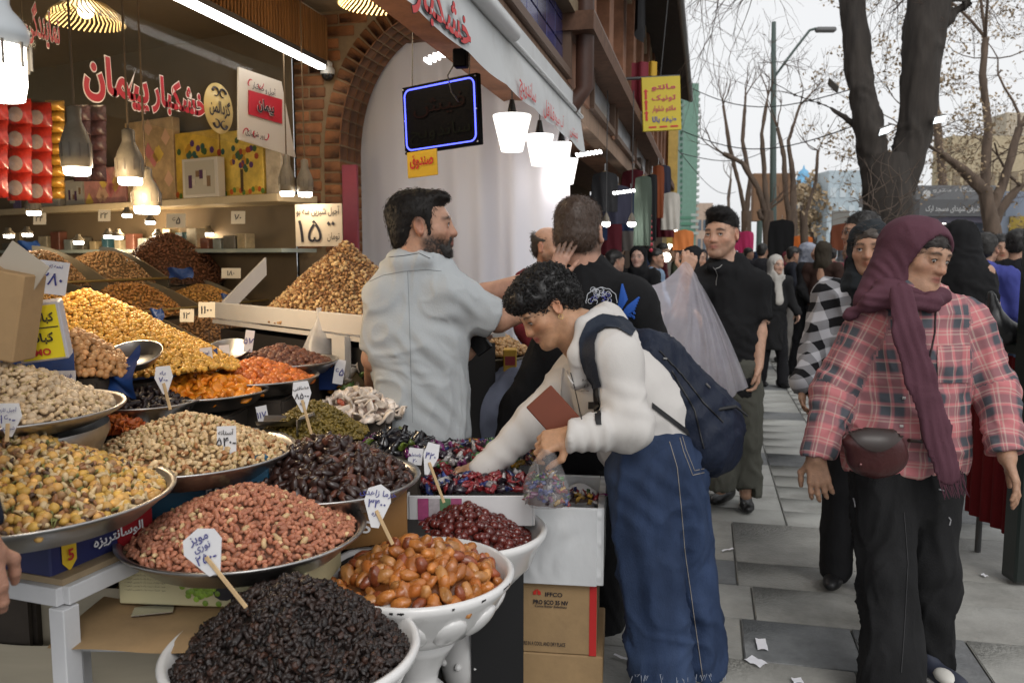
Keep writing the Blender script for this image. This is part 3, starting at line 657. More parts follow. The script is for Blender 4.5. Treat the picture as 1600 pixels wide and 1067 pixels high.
# ------------------------------------------------------------------ heaps of dried fruit and nuts
def ico(sub):
    bm = bmesh.new(); bmesh.ops.create_icosphere(bm, subdivisions=sub, radius=1.); V = np.array([v.co[:] for v in bm.verts]); Fc = np.array([[v.index for v in f.verts] for f in bm.faces]); bm.free(); return V, Fc
ICO = {1: ico(1), 2: ico(2), 3: ico(3)}
def piece(kind, sub=2, seed=0):
    """unit-size piece (about 1 long); returns verts, faces, per-vertex shade/tint multipliers"""
    V, Fc = ICO[sub]; V = V.copy(); g = np.random.default_rng(seed); C = np.ones((len(V), 3)); o = g.uniform(0, 50, 3)
    x, y, z = V.T.copy()
    if kind == 'raisin': V = V * A(.5, .3, .24) * (1 + .42 * noise(V * 2.9 + o)[:, None]); V[:, 2] += .12 * np.sin(V[:, 0] * 5 + o[0]); C *= (1 + .5 * noise(V * 9 + o))[:, None]
    elif kind == 'date': V = V * A(.52, .24, .23) * (1 + .10 * noise(V * A(1, 4, 4) * 1.3 + o)[:, None]); V[:, 2] += .05 * x * x; C *= (1 + .35 * noise(V * 5 + o))[:, None]
    elif kind == 'amber': V = V * A(.52, .31, .30) * (1 + .10 * noise(V * A(1, 3, 3) * 1.4 + o)[:, None] + .06 * noise(V * A(2, 6, 6) + o)[:, None]); V[:, 0] += .05 * (y * y); C *= (1 + .35 * noise(V * 3 + o))[:, None]; e = (x > .86)[:, None]; C = np.where(e, C * A(1.25, 1.35, 1.6), C)
    elif kind == 'round': V = V * .5 * A(1, .95, .93) * (1 + .05 * noise(V * 2 + o)[:, None]); e = (z > .88)[:, None]; C = np.where(e, C * .5, C)
    elif kind == 'hazel': V = V * .5 * (1 + .08 * noise(V * 2 + o)[:, None]); V[:, 2] *= 1.05; e = (z > .6)[:, None]; C = np.where(e, C * A(1.5, 1.5, 1.6), C)
    elif kind == 'peanut': V = V * A(.5, .31, .30); V[:, 1:] *= (1 - .1 * np.exp(-(x / .3) ** 2))[:, None]; C *= (1 + .25 * noise(V * 4 + o))[:, None]
    elif kind == 'almond': V = V * A(.52, .29, .2); V[:, 1] *= 1 - .35 * np.clip(x, 0, 1); V[:, 2] *= 1 - .3 * np.clip(x, 0, 1); C *= (1 + .25 * noise(V * A(2, 9, 9) + o))[:, None]
    elif kind == 'pistachio':
        V = V * A(.5, .31, .32); s = np.clip((np.abs(y) < .30) * (z > .30), 0, 1); V[:, 2] -= .07 * s; V[:, 1] *= 1 + .18 * np.clip(x, 0, 1)
        C = np.where((s > 0)[:, None], A(.42, .46, .12), C * (1 + .12 * noise(V * 4 + o))[:, None])
    elif kind == 'cashew':
        V = V * A(.55, .2, .19); V[:, 1] += .55 * (V[:, 0] ** 2) * 1.6 - .1; C *= (1 + .1 * noise(V * 4 + o))[:, None]
    elif kind == 'chick': V = V * .5 * (1 + .12 * noise(V * 2.4 + o)[:, None]); V[:, 0] *= 1.12; C *= (1 + .2 * noise(V * 3 + o))[:, None]
    elif kind == 'apricot': V = V * A(.5, .46, .17) * (1 + .10 * noise(V * 2 + o)[:, None]); V[:, 2] -= .12 * np.exp(-(x * x + y * y) / .1) * (z > 0); C *= (1 + .3 * noise(V * 3 + o))[:, None]
    elif kind == 'flake': V = V * A(.5, .25, .07); V[:, 2] += .3 * np.sin(V[:, 0] * 5) * .5; V[:, 1] += .1 * noise(V * 5 + o); C *= (1 + .4 * noise(V * 6 + o))[:, None]
    elif kind == 'walnut': V = V * .5 * (1 + .3 * noise(V * 4 + o)[:, None]) * A(1, .8, .6); C *= (1 + .5 * noise(V * 6 + o))[:, None]
    elif kind == 'candy':
        t = np.abs(x); V = V * A(.3, .22, .2); V[:, 0] *= np.where(t > .75, 1.75, 1); V[:, 1] *= np.where(t > .9, 3.2, np.where(t > .75, .5, 1)); V[:, 2] *= np.where(t > .75, .35, 1); V += .03 * g.normal(size=V.shape)
        C *= (1 + .9 * noise(V * 9 + o))[:, None]
    else: V = V * .5
    return V, Fc, np.clip(C, .15, 2.2)
def rotm(g, n, lie=.6):
    """random rotations, long side mostly lying flat"""
    a = g.uniform(0, 2 * math.pi, n); p = g.normal(0, .9 * (1 - lie) + .25, n); q = g.uniform(0, 2 * math.pi, n); R = np.zeros((n, 3, 3))
    ca, sa, cp, sp, cq, sq = np.cos(a), np.sin(a), np.cos(p), np.sin(p), np.cos(q), np.sin(q)
    X = np.stack([ca * cp, sa * cp, sp], 1); Y_ = np.stack([-sa, ca, np.zeros(n)], 1); Z = np.cross(X, Y_)
    R[:, :, 0] = X; R[:, :, 1] = Y_ * cq[:, None] + Z * sq[:, None]; R[:, :, 2] = -Y_ * sq[:, None] + Z * cq[:, None]; return R
def heap_field(rx, ry, h, prof, seed, peak=(0, 0)):
    def f(u, v):
        du, dv = u - peak[0], v - peak[1]; r = np.clip(np.sqrt(du * du + dv * dv) / np.maximum(1e-6, 1 + (du * peak[0] + dv * peak[1]) * -.9), 0, 1.05)
        return h * np.clip(1 - np.clip(r, 0, 1) ** prof, 0, 1) + .018 * h * 3 * noise(np.stack([u * 3, v * 3, np.full_like(u, seed)], 1), seed)
    return f
def heap(name, label, cat, c, rx, ry, h, kinds, sp, rough=.5, prof=1.25, sub=2, seed=1, base=None, single=False, ax=None, peak=(0, 0), group=None, coat=0., lie=.6, bump=.1, edge=1., limit=300, cutback=-9, mlabel=None, lump=0.):
    """kinds: list of (piece, weight, size, colour[, colour2]); sp: spacing between pieces; one stuff mesh, or single pieces"""
    g = np.random.default_rng(seed); X, Y_ = (BR, BF) if ax is None else ax; f = heap_field(rx, ry, h, prof, seed, peak); c = A(*c)
    nu, nv = int(2 * rx / sp) + 2, int(2 * ry / (sp * .87)) + 2
    uu, vv = np.meshgrid(np.arange(nu), np.arange(nv), indexing='ij'); u = (uu + .5 * (vv % 2)).ravel() * sp - rx; v = vv.ravel() * sp * .87 - ry
    u = u + g.normal(0, sp * .22, len(u)); v = v + g.normal(0, sp * .22, len(v)); u /= rx; v /= ry; m = (u * u + v * v < edge) & (v < -cutback)
    u, v = u[m], v[m]
    # extra pieces where the slope stretches the spacing
    st = np.hypot(1, h / rx * 1.1); ex = g.random(len(u)) < min(st - 1, 1.); u = np.concatenate([u, u[ex] + g.normal(0, sp * .4 / rx, ex.sum())]); v = np.concatenate([v, v[ex] + g.normal(0, sp * .4 / ry, ex.sum())])
    z = f(u, v) + g.normal(0, sp * .13, len(u)) + lump * noise(np.stack([u * 6, v * 6, u * 0], 1), seed + 1)
    Pt = c + np.outer(u * rx, X) + np.outer(v * ry, Y_) + np.outer(z, BZ); n = len(Pt)
    wts = np.array([k[1] for k in kinds], float); ki = g.choice(len(kinds), n, p=wts / wts.sum())
    mm = mat(name + '_' + str(seed), (.5, .5, .5), rough, attr='Col', bump=bump, bscale=140, coat=coat)
    # the mound under the surface pieces
    bu = np.linspace(0, 1, 10); ba = np.linspace(0, 2 * math.pi, 33)[:-1]; gu, ga = np.meshgrid(bu, ba, indexing='ij'); fu, fv = (gu * np.cos(ga)).ravel(), (gu * np.sin(ga)).ravel()
    bV = c + np.outer(fu * rx * .985, X) + np.outer(fv * ry * .985, Y_) + np.outer(f(fu, fv) - sp * .28, BZ)
    bF = np.array([(i * 32 + j, i * 32 + (j + 1) % 32, (i + 1) * 32 + (j + 1) % 32, (i + 1) * 32 + j) for i in range(9) for j in range(32)])[:, ::-1]
    avg = np.mean([A(*k[3]) for k in kinds], 0) * .45 if base is None else A(*base)
    if not single or n > limit:
        far = np.argsort(((Pt - CAM) ** 2).sum(1)) if single else None
    org = c.copy()
    def joined(sel, nm, with_base):
        Vs, Fs, Cs = [], [], []; k0 = 0
        if with_base:
            Vs.append(bV); Cs.append(np.tile(avg, (len(bV), 1))); Fs.append(np.concatenate([bF[:, [0, 1, 2]], bF[:, [0, 2, 3]]])); k0 = len(bV)
        for i, kd in enumerate(kinds):
            for vr in range(4):
                idx = sel[(ki[sel] == i)]; idx = idx[idx % 4 == vr]; q = len(idx)
                if not q: continue
                V, Fc, Cm = piece(kd[0], sub, seed * 10 + vr); S = kd[2] * g.normal(1, .11, q); R = rotm(g, q, lie)
                W = np.einsum('nij,vj->nvi', R, V) * S[:, None, None] + Pt[idx][:, None]; cc = A(*kd[3]); c2 = A(*(kd[4] if len(kd) > 4 else kd[3])); t = g.random(q)[:, None]
                col = (cc * (1 - t) + c2 * t) * g.normal(1, .13, q)[:, None]; Cc = np.clip(col[:, None] * Cm[None], .001, .95)
                Vs.append(W.reshape(-1, 3)); Cs.append(Cc.reshape(-1, 3)); Fs.append((Fc[None] + (np.arange(q) * len(V))[:, None, None]).reshape(-1, 3) + k0); k0 += q * len(V)
        return link(nm, raw_mesh(nm, np.concatenate(Vs) - org, np.concatenate(Fs), True, np.concatenate(Cs)), mm, None, org)
    if not single: return tag(joined(np.arange(n), name, True), label, cat, group, 'stuff')
    # single pieces: nearest ones are objects of their own, the rest and the filling are one mass
    order = np.argsort(((Pt - CAM) ** 2).sum(1) - 2.2 * z)
    near, rest = order[:limit], order[limit:]
    tag(joined(rest, name + '_heap', True), mlabel or label, cat, group, 'stuff')
    VM = []
    for i, kd in enumerate(kinds):
        for vr in range(7):
            V, Fc, Cm = piece(kd[0], sub, seed * 10 + vr); cc = A(*kd[3]); c2 = A(*(kd[4] if len(kd) > 4 else kd[3])); t = g.random()
            me = raw_mesh(name, V * kd[2], Fc, True, np.clip((cc * (1 - t) + c2 * t) * Cm * g.normal(1, .12), .001, .95)); me.materials.append(mm); VM.append((i, me))
    R = rotm(g, len(near), lie)
    for j, ix in enumerate(near):
        me = random.choice([q for i, q in VM if i == ki[ix]]); o = bpy.data.objects.new(name, me); COL.objects.link(o)
        o.matrix_world = Matrix.Translation(Pt[ix]) @ Matrix(R[j].tolist()).to_4x4() @ Matrix.Scale(float(g.normal(1, .1)), 4); tag(o, label, cat, group)
# ------------------------------------------------------------------ vessels
M_steel = mat('tray_steel', (.42, .41, .40), .33, 1., var=.15, vscale=6, bump=.08, bscale=20)
M_enam = mat('white_enamel', (.74, .73, .72), .22, var=.05, vscale=4, dirt=(.22, .19, .15, .5), dscale=5, dthr=.62, coat=.3)
M_chip = mat('chip_black', (.015, .014, .014), .6)
def steel_tray(c, r, label, depth=.07, name='steel_tray', group='steel trays of nuts', ry=1., m=None):
    t = thing(name, label, 'tray', c - A(0, 0, depth), group); b = MB(); fr = [BR, BF, BZ]
    b.lathe([(.0, -depth), (r * .55, -depth), (r * .82, -depth * .72), (r * .97, -.012), (r, .0), (r + .013, .004), (r + .015, 0), (r + .011, -.006), (r * .985, -.016), (r * .83, -depth * .80), (r * .55, -depth - .006), (0, -depth - .006)], c, 56, fr, ry); b.build('pan', m or M_steel, t); return t
def white_bowl(c, r, label, h=.17, chips=True, name='pedestal_bowl', ped=True, zped=.0, lobes=True):
    t = thing(name, label, 'bowl', A(c[0], c[1], 0), 'white pedestal bowls'); fr = [BR, BF, BZ]; b = MB()
    b.lathe([(0, -h * .8), (r * .4, -h * .78), (r * .8, -h * .45), (r * .95, -.02), (r * .985, .006), (r + .006, .010), (r + .014, .002), (r + .010, -.014), (r * .97, -.035), (r * .86, -h * .5), (r * .60, -h * .86), (r * .42, -h * .97), (r * .38, -h)], c, 64, fr); b.build('basin', M_enam, t)
    if lobes:
        for k in range(12):
            a = 2 * math.pi * k / 12; e = BR * math.cos(a) + BF * math.sin(a); q = c + e * (r * .80) - BZ * h * .52; n_ = unit(e * .75 - BZ * .65); b = MB(); ta = np.cross(n_, BZ); ta = unit(ta)
            b.ball(q, (r * .19, r * .24, .018), 14, 8, [ta, unit(np.cross(n_, ta)), n_]); b.build('scallop', M_enam, t)
    if chips:
        for k in range(9):
            a = random.uniform(3.3, 6.2); da = random.uniform(.02, .10); b = MB()
            b.grid(lambda s, q: c + (BR * math.cos(a + da * s) + BF * math.sin(a + da * s)) * (r + .0152 - .008 * abs(q - .5)) + BZ * (.004 - .012 * q * random.uniform(.7, 1.)), 6, 3); b.build('chip', M_chip, t)
    if ped:
        z = c[2] - h; pr = [(r * .40, z), (r * .43, z - .012), (r * .38, z - .03), (r * .30, z - .06), (r * .22, z - .10), (r * .2, z - .13), (r * .28, z - .15), (r * .36, z - .19), (r * .38, z - .23), (r * .33, z - .28), (r * .22, z - .32), (r * .24, z - .35), (r * .5, max(z - .42, .05)), (r * .56, .03), (r * .58, .0)]
        b = MB(); b.lathe(pr, A(c[0], c[1], 0), 40, fr); b.build('pedestal', M_enam, t)
        for k in range(10):
            a = 2 * math.pi * k / 10; e = BR * math.cos(a) + BF * math.sin(a); b = MB(); b.ball(A(c[0], c[1], z - .21) + e * r * .375, .012, 8, 6); b.build('stud', M_enam, t)
    return t
# ------------------------------------------------------------------ price tags
M_card = mat('tag_card', (.72, .72, .74), .6, var=.04); M_stick = mat('tag_stick', (.55, .38, .2), .6, var=.15, vscale=8, stretch=(6, 6, 1)); M_ink = mat('ink_black', (.015, .013, .02), .6); M_inkb = mat('ink_blue', (.03, .035, .22), .6); M_inkr = mat('ink_red', (.45, .02, .02), .6)
def price_tag(px, py, d, w, h, lines, label, rot=0., stick=None, shape='rect', ink=M_inkb, card=M_card, lean=.15, yaw=0.):
    """w, h in photo pixels; lines: (text, share of height, size share); stick: pixel of its foot"""
    s = d / FPX; c = P(px, py, d); x = BR * math.cos(rot) + BZ * math.sin(rot); x = unit(x + BF * yaw); yv = unit(-BR * math.sin(rot) + BZ * math.cos(rot) + BF * lean); yv = unit(yv - x * (x @ yv)); n = np.cross(x, yv); W, H_ = w * s, h * s
    foot = P(stick[0], stick[1], d - .01) if stick else c - yv * H_ / 2
    t = thing('price_tag', label, 'price tag', foot, 'price tags')
    if shape == 'rect': pts = [(-.5, -.5), (.5, -.5), (.5, .5), (-.5, .5)]
    elif shape == 'hex': pts = [(-.12, -.5), (.16, -.5), (.5, .12), (.42, .36), (.05, .5), (-.4, .38), (-.5, .1)]
    else: pts = [(-.1, -.5), (.12, -.5), (.5, .1), (.38, .5), (-.38, .5), (-.5, .1)]
    MB().prism([c + x * a * W + yv * b * H_ for a, b in pts], -n * .0015).build('card', card, t)
    if stick:
        up = c - yv * H_ * .1; q = unit(up - foot); sx = unit(np.cross(q, n)); MB().box((up + foot) / 2 + n * .0035, (.009 if d < 3 else .011, .003, np.linalg.norm(up - foot)), [sx, n, q], .001).build('stick', M_stick, t)
    for tx, at_, sz in lines: text(tx, ink, c + yv * H_ * at_, x, yv, H_ * sz, parent=t, width=None, bold=.012, shear=.1)
    return t
# ------------------------------------------------------------------ foreground bowls and trays
K = lambda *a: a
C_rais = P(458, 1010, 1.786); C_amb = P(653, 893, 2.155); C_juj = P(730, 826, 2.56); C_pea = P(383, 826, 2.05); C_ddt = P(508, 744, 2.38); C_alm = P(290, 703, 2.32); C_mix = P(40, 772, 1.85); C_pis = P(-10, 638, 2.06)
white_bowl(C_rais, .262, 'white enamel bowl with chipped black rim heaped with black raisins', ped=False, lobes=False, name='enamel_bowl', h=.2)
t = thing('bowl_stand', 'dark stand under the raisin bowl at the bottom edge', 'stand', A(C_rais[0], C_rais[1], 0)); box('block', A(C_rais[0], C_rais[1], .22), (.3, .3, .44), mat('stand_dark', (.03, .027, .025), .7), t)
heap('raisin', 'heap of wrinkled black raisins in the chipped enamel bowl', 'raisins', C_rais - A(0, 0, .02), .25, .25, .175, [('raisin', 1, .0225, (.010, .0065, .006), (.030, .016, .012)), ('raisin', .12, .022, (.05, .022, .014))], .0115, .42, 1.35, 2, 11, base=(.008, .006, .005), lie=.1, bump=.3, lump=.012)
white_bowl(C_amb, .24, 'white scalloped pedestal bowl holding amber dates')
heap('amber_date', 'glossy amber date in the scalloped white pedestal bowl', 'date', C_amb - A(0, 0, .03), .222, .222, .105, [('amber', 1, .052, (.46, .17, .035), (.30, .085, .018)), ('amber', .35, .052, (.48, .21, .06)), ('amber', .3, .05, (.25, .06, .02))], .032, .28, 1.5, 3, 12, base=(.13, .04, .01), single=True, group='amber dates in the pedestal bowl', coat=.35, lie=.35, limit=210, bump=.25, mlabel='amber dates deeper down in the scalloped white pedestal bowl')
white_bowl(C_juj, .236, 'smooth white pedestal bowl holding dark red jujubes', chips=False, lobes=False, h=.2)
heap('jujube', 'round dark red jujube in the smooth white bowl', 'jujube', C_juj - A(0.005, 0, .035), .205, .205, .10, [('round', 1, .0305, (.085, .013, .010), (.15, .024, .018))], .0235, .22, 1.4, 2, 13, base=(.03, .006, .005), single=True, group='jujubes in the white bowl', coat=.4, limit=250, mlabel='dark red jujubes deeper in the smooth white bowl')
steel_tray(C_pea, .285, 'wide steel tray heaped with pink peanuts on a green fruit carton')
heap('peanut', 'heap of pink-skinned peanuts in a wide steel tray', 'peanuts', C_pea - A(0, 0, .01), .268, .268, .115, [('peanut', 1, .0205, (.47, .195, .11), (.36, .13, .075)), ('peanut', .10, .021, (.60, .42, .22))], .0132, .5, 1.35, 2, 14, base=(.12, .05, .03), lie=.5)
steel_tray(C_ddt, .262, 'steel tray heaped with long black-brown dates')
heap('dark_date', 'long black-brown date in the steel tray', 'date', C_ddt - A(0, 0, .012), .245, .245, .125, [('date', 1, .044, (.022, .010, .008), (.045, .018, .013)), ('date', .15, .044, (.095, .03, .017))], .0215, .33, 1.35, 3, 15, base=(.012, .006, .005), single=True, group='dark dates in the steel tray', limit=290, lie=.5, coat=.2, mlabel='dark dates lying deeper in the steel tray')
steel_tray(C_alm, .29, 'steel tray heaped with pistachios and almonds')
heap('pistachio', 'heap of pale split pistachios mixed with almonds in a steel tray', 'nuts', C_alm - A(0, 0, .01), .272, .272, .11, [('pistachio', 1, .021, (.64, .47, .26), (.54, .36, .18)), ('almond', .30, .023, (.36, .16, .06)), ('peanut', .2, .02, (.64, .48, .28))], .0148, .5, 1.3, 2, 16, base=(.16, .1, .05), lie=.5)
steel_tray(C_mix, .302, 'broad steel tray heaped with mixed nuts on a blue and red carton')
heap('mixed_nut', 'heap of mixed nuts with cashews, hazelnuts and pumpkin seeds', 'nuts', C_mix - A(0, 0, .01), .286, .286, .135, [('pistachio', .7, .021, (.60, .45, .25)), ('hazel', .75, .021, (.50, .27, .08), (.62, .36, .10)), ('cashew', .45, .027, (.58, .44, .24)), ('almond', .5, .024, (.30, .14, .06)), ('raisin', .3, .02, (.09, .05, .03)), ('flake', .5, .02, (.20, .21, .07)), ('chick', .5, .019, (.55, .33, .07)), ('walnut', .25, .024, (.35, .2, .09))], .0142, .5, 1.25, 2, 17, base=(.14, .08, .03), lie=.35, peak=(-.15, .1))
t = steel_tray(C_pis, .29, 'upper steel bowl heaped with pale shelled pistachios by the left edge', .05)
b = MB(); b.lathe([(.26, -.05), (.262, -.07), (.235, -.13), (.17, -.18), (.165, -.20), (0, -.20)], C_pis, 48, [BR, BF, BZ]); b.build('lower_bowl', M_steel, t)
heap('pale_pistachio', 'heap of pale round pistachios in the upper steel bowl', 'nuts', C_pis - A(0, 0, .005), .275, .275, .125, [('pistachio', 1, .019, (.60, .45, .28), (.50, .35, .2)), ('chick', .5, .018, (.5, .38, .25))], .0142, .5, 1.2, 2, 18, base=(.15, .1, .06))
# ------------------------------------------------------------------ cartons under the trays, white steel tables
M_kraft = mat('kraft_card', (.36, .235, .115), .75, var=.1, vscale=5, bump=.08, bscale=60, dirt=(.2, .13, .07, .4), dscale=4)
M_navy = mat('carton_navy', (.02, .025, .10), .45, var=.15); M_redp = mat('carton_red', (.30, .015, .02), .45, var=.1); M_yel = mat('print_yellow', (.75, .5, .03), .5); M_wht = mat('print_white', (.75, .75, .75), .5)
def carton(name, label, c, size, ax, m, cat='carton', flaps=True, group='cartons under the stall'):
    t = thing(name, label, cat, A(*c) - BZ * size[2] / 2, group); MB().box(c, size, ax, .004).build('body', m, t); return t
def face(ax, c, size, k): return A(*c) - ax[1] * (size[1] / 2 + .001)
# blue-red carton under the mixed nuts: corner turned to us
ux = unit(PZ(205, 868, .795) - PZ(98, 916, .795)); uy = np.cross(BZ, ux)
cq = PZ(80, 908, .80); c = cq + ux * .15 + uy * .14 + BZ * .041
t = carton('carton', 'navy and red printed carton under the mixed nuts tray', c, (.30, .28, .082), [ux, uy, BZ], M_navy)
fc = c - uy * .1415; MB().box(fc + ux * .09, (.11, .002, .081), [ux, uy, BZ]).build('red_print', M_redp, t)
text('الوسانتریزه', M_wht, fc + ux * .035 - uy * .002 + BZ * .004, ux, BZ, .03, parent=t, bold=.025, width=.15); pl_ = [fc - ux * .128 - uy * .001 + ux * a + BZ * b_ for a, b_ in ((.006, -.012), (.025, -.034), (.044, -.012), (.044, .03), (.006, .03))]
MB().prism(pl_, -uy * .001).build('shield_print', M_yel, t); text('5', M_inkr, fc - ux * .103 - uy * .003 + BZ * .004, ux, BZ, .026, parent=t, bold=.03, arab=False)
# green grape carton under the peanuts
cg = P(330, 912, 1.93); gx = unit(BR * .98 + BF * -.08); gy = np.cross(BZ, gx); c = cg + gy * .14
M_cream = mat('carton_cream', (.52, .47, .28), .55, var=.06)
t = carton('carton', 'cream carton with a picture of green grapes under the peanut tray', c, (.46, .28, .115), [gx, gy, BZ], M_cream)
fc = c - gy * .1412
for i in range(7): text('میوه خشک درجه یک با بهترین کیفیت', M_ink, fc - gx * .16 + BZ * (.036 - .009 * i), gx, BZ, .0055, parent=t, width=.10)
for i in range(5): text('نگهداری در جای خشک', M_ink, fc + gx * .17 + BZ * (.03 - .009 * i), gx, BZ, .0055, parent=t, width=.07)
g_ = np.random.default_rng(3)
for i in range(34): q = fc + gx * (g_.normal(-.02, .018)) + BZ * (g_.normal(-.02, .011)); MB().lathe([(.0075, 0), (.005, .0012), (0, .0016)], q, 8, [gx, BZ, -gy]).build('grape_print', mat('grape_green', (.22, .36, .04), .5, rnd=.3), t)
MB().lathe([(.02, 0), (.0, .0005)], fc + gx * .03 - BZ * .02 , 10, [gx, BZ, -gy], 1.3).build('dark_print', M_ink, t)
# brown carton under the dark dates, blue one under the almonds
for (px, py, d, sz, m, lb, tx) in [(545, 815, 2.27, (.34, .28, .16), mat('carton_brown', (.2, .10, .03), .5, var=.1), 'brown carton with white print under the dark date tray', 'es'), (318, 762, 2.18, (.34, .28, .14), mat('carton_blue', (.02, .09, .16), .45, var=.1), 'teal blue carton under the pistachio tray', '5%')]:
    xx = unit(BR * .9 + BF * .42); yy = np.cross(BZ, xx); c = P(px, py, d) + yy * .14; t = carton('carton', lb, c, sz, [xx, yy, BZ], m); text(tx, M_wht, c - yy * .142 + xx * .03 - BZ * .02, xx, BZ, .035, parent=t, arab=False)
M_wpl = mat('white_wood', (.6, .59, .56), .55, var=.1, vscale=6, dirt=(.3, .27, .22, .5), dscale=9, dthr=.58)
M_rust = mat('frame_white', (.62, .62, .63), .5, var=.06, dirt=(.16, .10, .06, .8), dscale=14, dthr=.66)
ta = thing('steel_table', 'white painted steel table frame under the mixed nuts', 'table', A(*PZ(98, 915, .80)) - A(0, 0, .8))
k0 = PZ(98, 916, .795); k1 = k0 + ux * .36; k2 = k0 + uy * .75; k3 = k1 + uy * .75
for a, b_ in ((k0, k1), (k0, k2), (k1, k3), (k2, k3)):
    d_ = unit(b_ - a); n_ = np.cross(BZ, d_); MB().box((a + b_) / 2 - BZ * .02, (np.linalg.norm(b_ - a), .034, .04), [d_, n_, BZ], .002).build('rail', M_rust, ta)
for a in (k0, k1, k2, k3): MB().box(A(a[0], a[1], .376), (.042, .042, .752), [ux, uy, BZ], .002).build('leg', M_rust, ta)
MB().box((k0 + k3) / 2 + BZ * .008, (.36, .75, .014), [ux, uy, BZ]).build('top', mat('plywood', (.3, .22, .13), .8, var=.2), ta)
tb = thing('steel_table', 'lower white steel table under the peanut carton covered by a cardboard sheet', 'table', A(*PZ(120, 985, .655)) - A(0, 0, .655))
q0 = PZ(122, 990, .65); wx = unit(BR * .985 + BF * -.02); wy = np.cross(BZ, wx); q1 = q0 + wx * .44; q2 = q0 + wy * .6; q3 = q1 + wy * .6
for a, b_ in ((q0, q1), (q0, q2), (q1, q3), (q2, q3)):
    d_ = unit(b_ - a); n_ = np.cross(BZ, d_); MB().box((a + b_) / 2 - BZ * .018, (np.linalg.norm(b_ - a), .03, .034), [d_, n_, BZ], .002).build('rail', M_rust, tb)
for a in (q0, q1, q2, q3): MB().box(A(a[0], a[1], .31), (.036, .036, .62), [wx, wy, BZ], .002).build('leg', M_rust, tb)
MB().box((q0 + q3) / 2 + BZ * .004, (.44, .6, .01), [wx, wy, BZ]).build('top', mat('plywood', (.3, .22, .13), .8), tb)
b = MB(); cc = (q0 + q1) / 2 + wy * .22 + BZ * .016
b.grid(lambda s, t_: cc + wx * (s - .5) * .47 + wy * (t_ - .56) * .56 + BZ * (.004 * math.sin(s * 9 + t_ * 4) - .012 * max(0, .08 - t_) * 9 + .02 * max(0, .06 - s) * 5), 30, 16); tag(b.build('cardboard_sheet', M_kraft), 'worn cardboard sheet covering the lower white table', 'cardboard')
cf = PZ(240, 952, .672); MB().box(cf, (.09, .05, .002), [unit(wx + wy * .3), unit(wy - wx * .3), BZ]).build('foil_packet', mat('foil', (.6, .6, .58), .25, .9)).name; tag(bpy.data.objects['foil_packet'], 'torn silver foil packet lying on the cardboard sheet', 'packet')
# curved wooden boards stacked below the tables
for i, (px, py, d, w) in enumerate([(90, 985, 2.0, .62), (60, 1040, 1.95, .55)]):
    c = P(px, py, d); b = MB(); b.grid(lambda s, t_: c + BR * (s - .5) * w + BZ * ((t_ - .5) * .16 + .05 * (1 - (2 * s - 1) ** 2) * (-1 if i else 1) * .6) + BF * .16 * (s - .5) ** 2, 24, 4); tag(b.build('curved_panel', mat('pale_board', (.40, .35, .26), .6, var=.1, vscale=3, stretch=(.5, 1, 6))), ['pale curved board behind the white table leg', 'lower pale curved board near the left bottom corner'][i], 'board')
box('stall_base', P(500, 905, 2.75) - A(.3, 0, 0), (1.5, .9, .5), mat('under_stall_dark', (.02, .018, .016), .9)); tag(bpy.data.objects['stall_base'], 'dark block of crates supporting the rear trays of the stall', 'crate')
# ------------------------------------------------------------------ rear trays of the stall
M_blue_t = mat('blue_tarp', (.012, .045, .17), .4, var=.25, vscale=5, bump=.3, bscale=12)
def sheet(name, fn, nu, nv, m, label, cat, group=None): b = MB(); b.grid(fn, nu, nv); return tag(b.build(name, m), label, cat, group)
C = P(165, 572, 2.9)
heap('roasted_chickpea', 'large heap of golden roasted chickpeas behind the hazelnuts', 'nuts', C, .46, .34, .27, [('chick', 1, .0165, (.70, .40, .06), (.60, .30, .045)), ('peanut', .5, .018, (.60, .32, .06))], .0125, .5, 1.15, 2, 21, base=(.2, .1, .02), peak=(-.12, 0))
C = P(120, 578, 2.5)
heap('hazelnut', 'heap of round brown hazelnuts in a blue sack', 'nuts', C + BZ * .0, .17, .13, .125, [('hazel', 1, .021, (.42, .20, .07), (.50, .27, .11))], .0155, .5, 1.25, 2, 22, base=(.1, .05, .02))
for (a, b_, cc, lb) in [((60, 620, 2.35), (212, 585, 2.45), .12, 'blue plastic sack rim round the hazelnut heap'), ((150, 640, 2.6), (335, 590, 2.9), .15, 'blue tarpaulin edge in front of the golden chickpeas')]:
    p, q = P(*a), P(*b_)
    sheet('blue_tarp', lambda s, t: p + (q - p) * s + BZ * (cc * (t - .45) + .02 * math.sin(s * 11 + t * 3)) + BF * (.05 * (t - .5) + .05 * math.sin(s * 3.1) - .02 * math.sin(t * 7 + s * 5)), 30, 10, M_blue_t, lb, 'tarp', 'blue tarpaulins of the stall')
q = P(30, 590, 2.35); sheet('blue_tarp', lambda s, t: q + BR * (s - .5) * .3 + BZ * (t - .5) * .16 + BF * (.03 * math.sin(s * 7)), 14, 6, M_blue_t, 'blue tarpaulin under the yellow printed carton', 'tarp', 'blue tarpaulins of the stall')
def crate_under(c, r, z, what):
    t = thing('wooden_crate', 'dark wooden crate standing under the ' + what, 'crate', A(c[0], c[1], 0), 'crates under the stall'); n_ = max(2, int(z / .16))
    for k in range(n_):
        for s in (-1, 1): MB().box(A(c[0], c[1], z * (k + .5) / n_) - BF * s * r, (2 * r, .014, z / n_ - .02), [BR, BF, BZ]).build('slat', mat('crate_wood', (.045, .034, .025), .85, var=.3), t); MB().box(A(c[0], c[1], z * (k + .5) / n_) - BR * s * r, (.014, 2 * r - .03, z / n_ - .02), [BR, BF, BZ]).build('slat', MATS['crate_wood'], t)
    MB().box(A(c[0], c[1], z - .008), (2 * r, 2 * r, .014), [BR, BF, BZ]).build('top', MATS['crate_wood'], t)
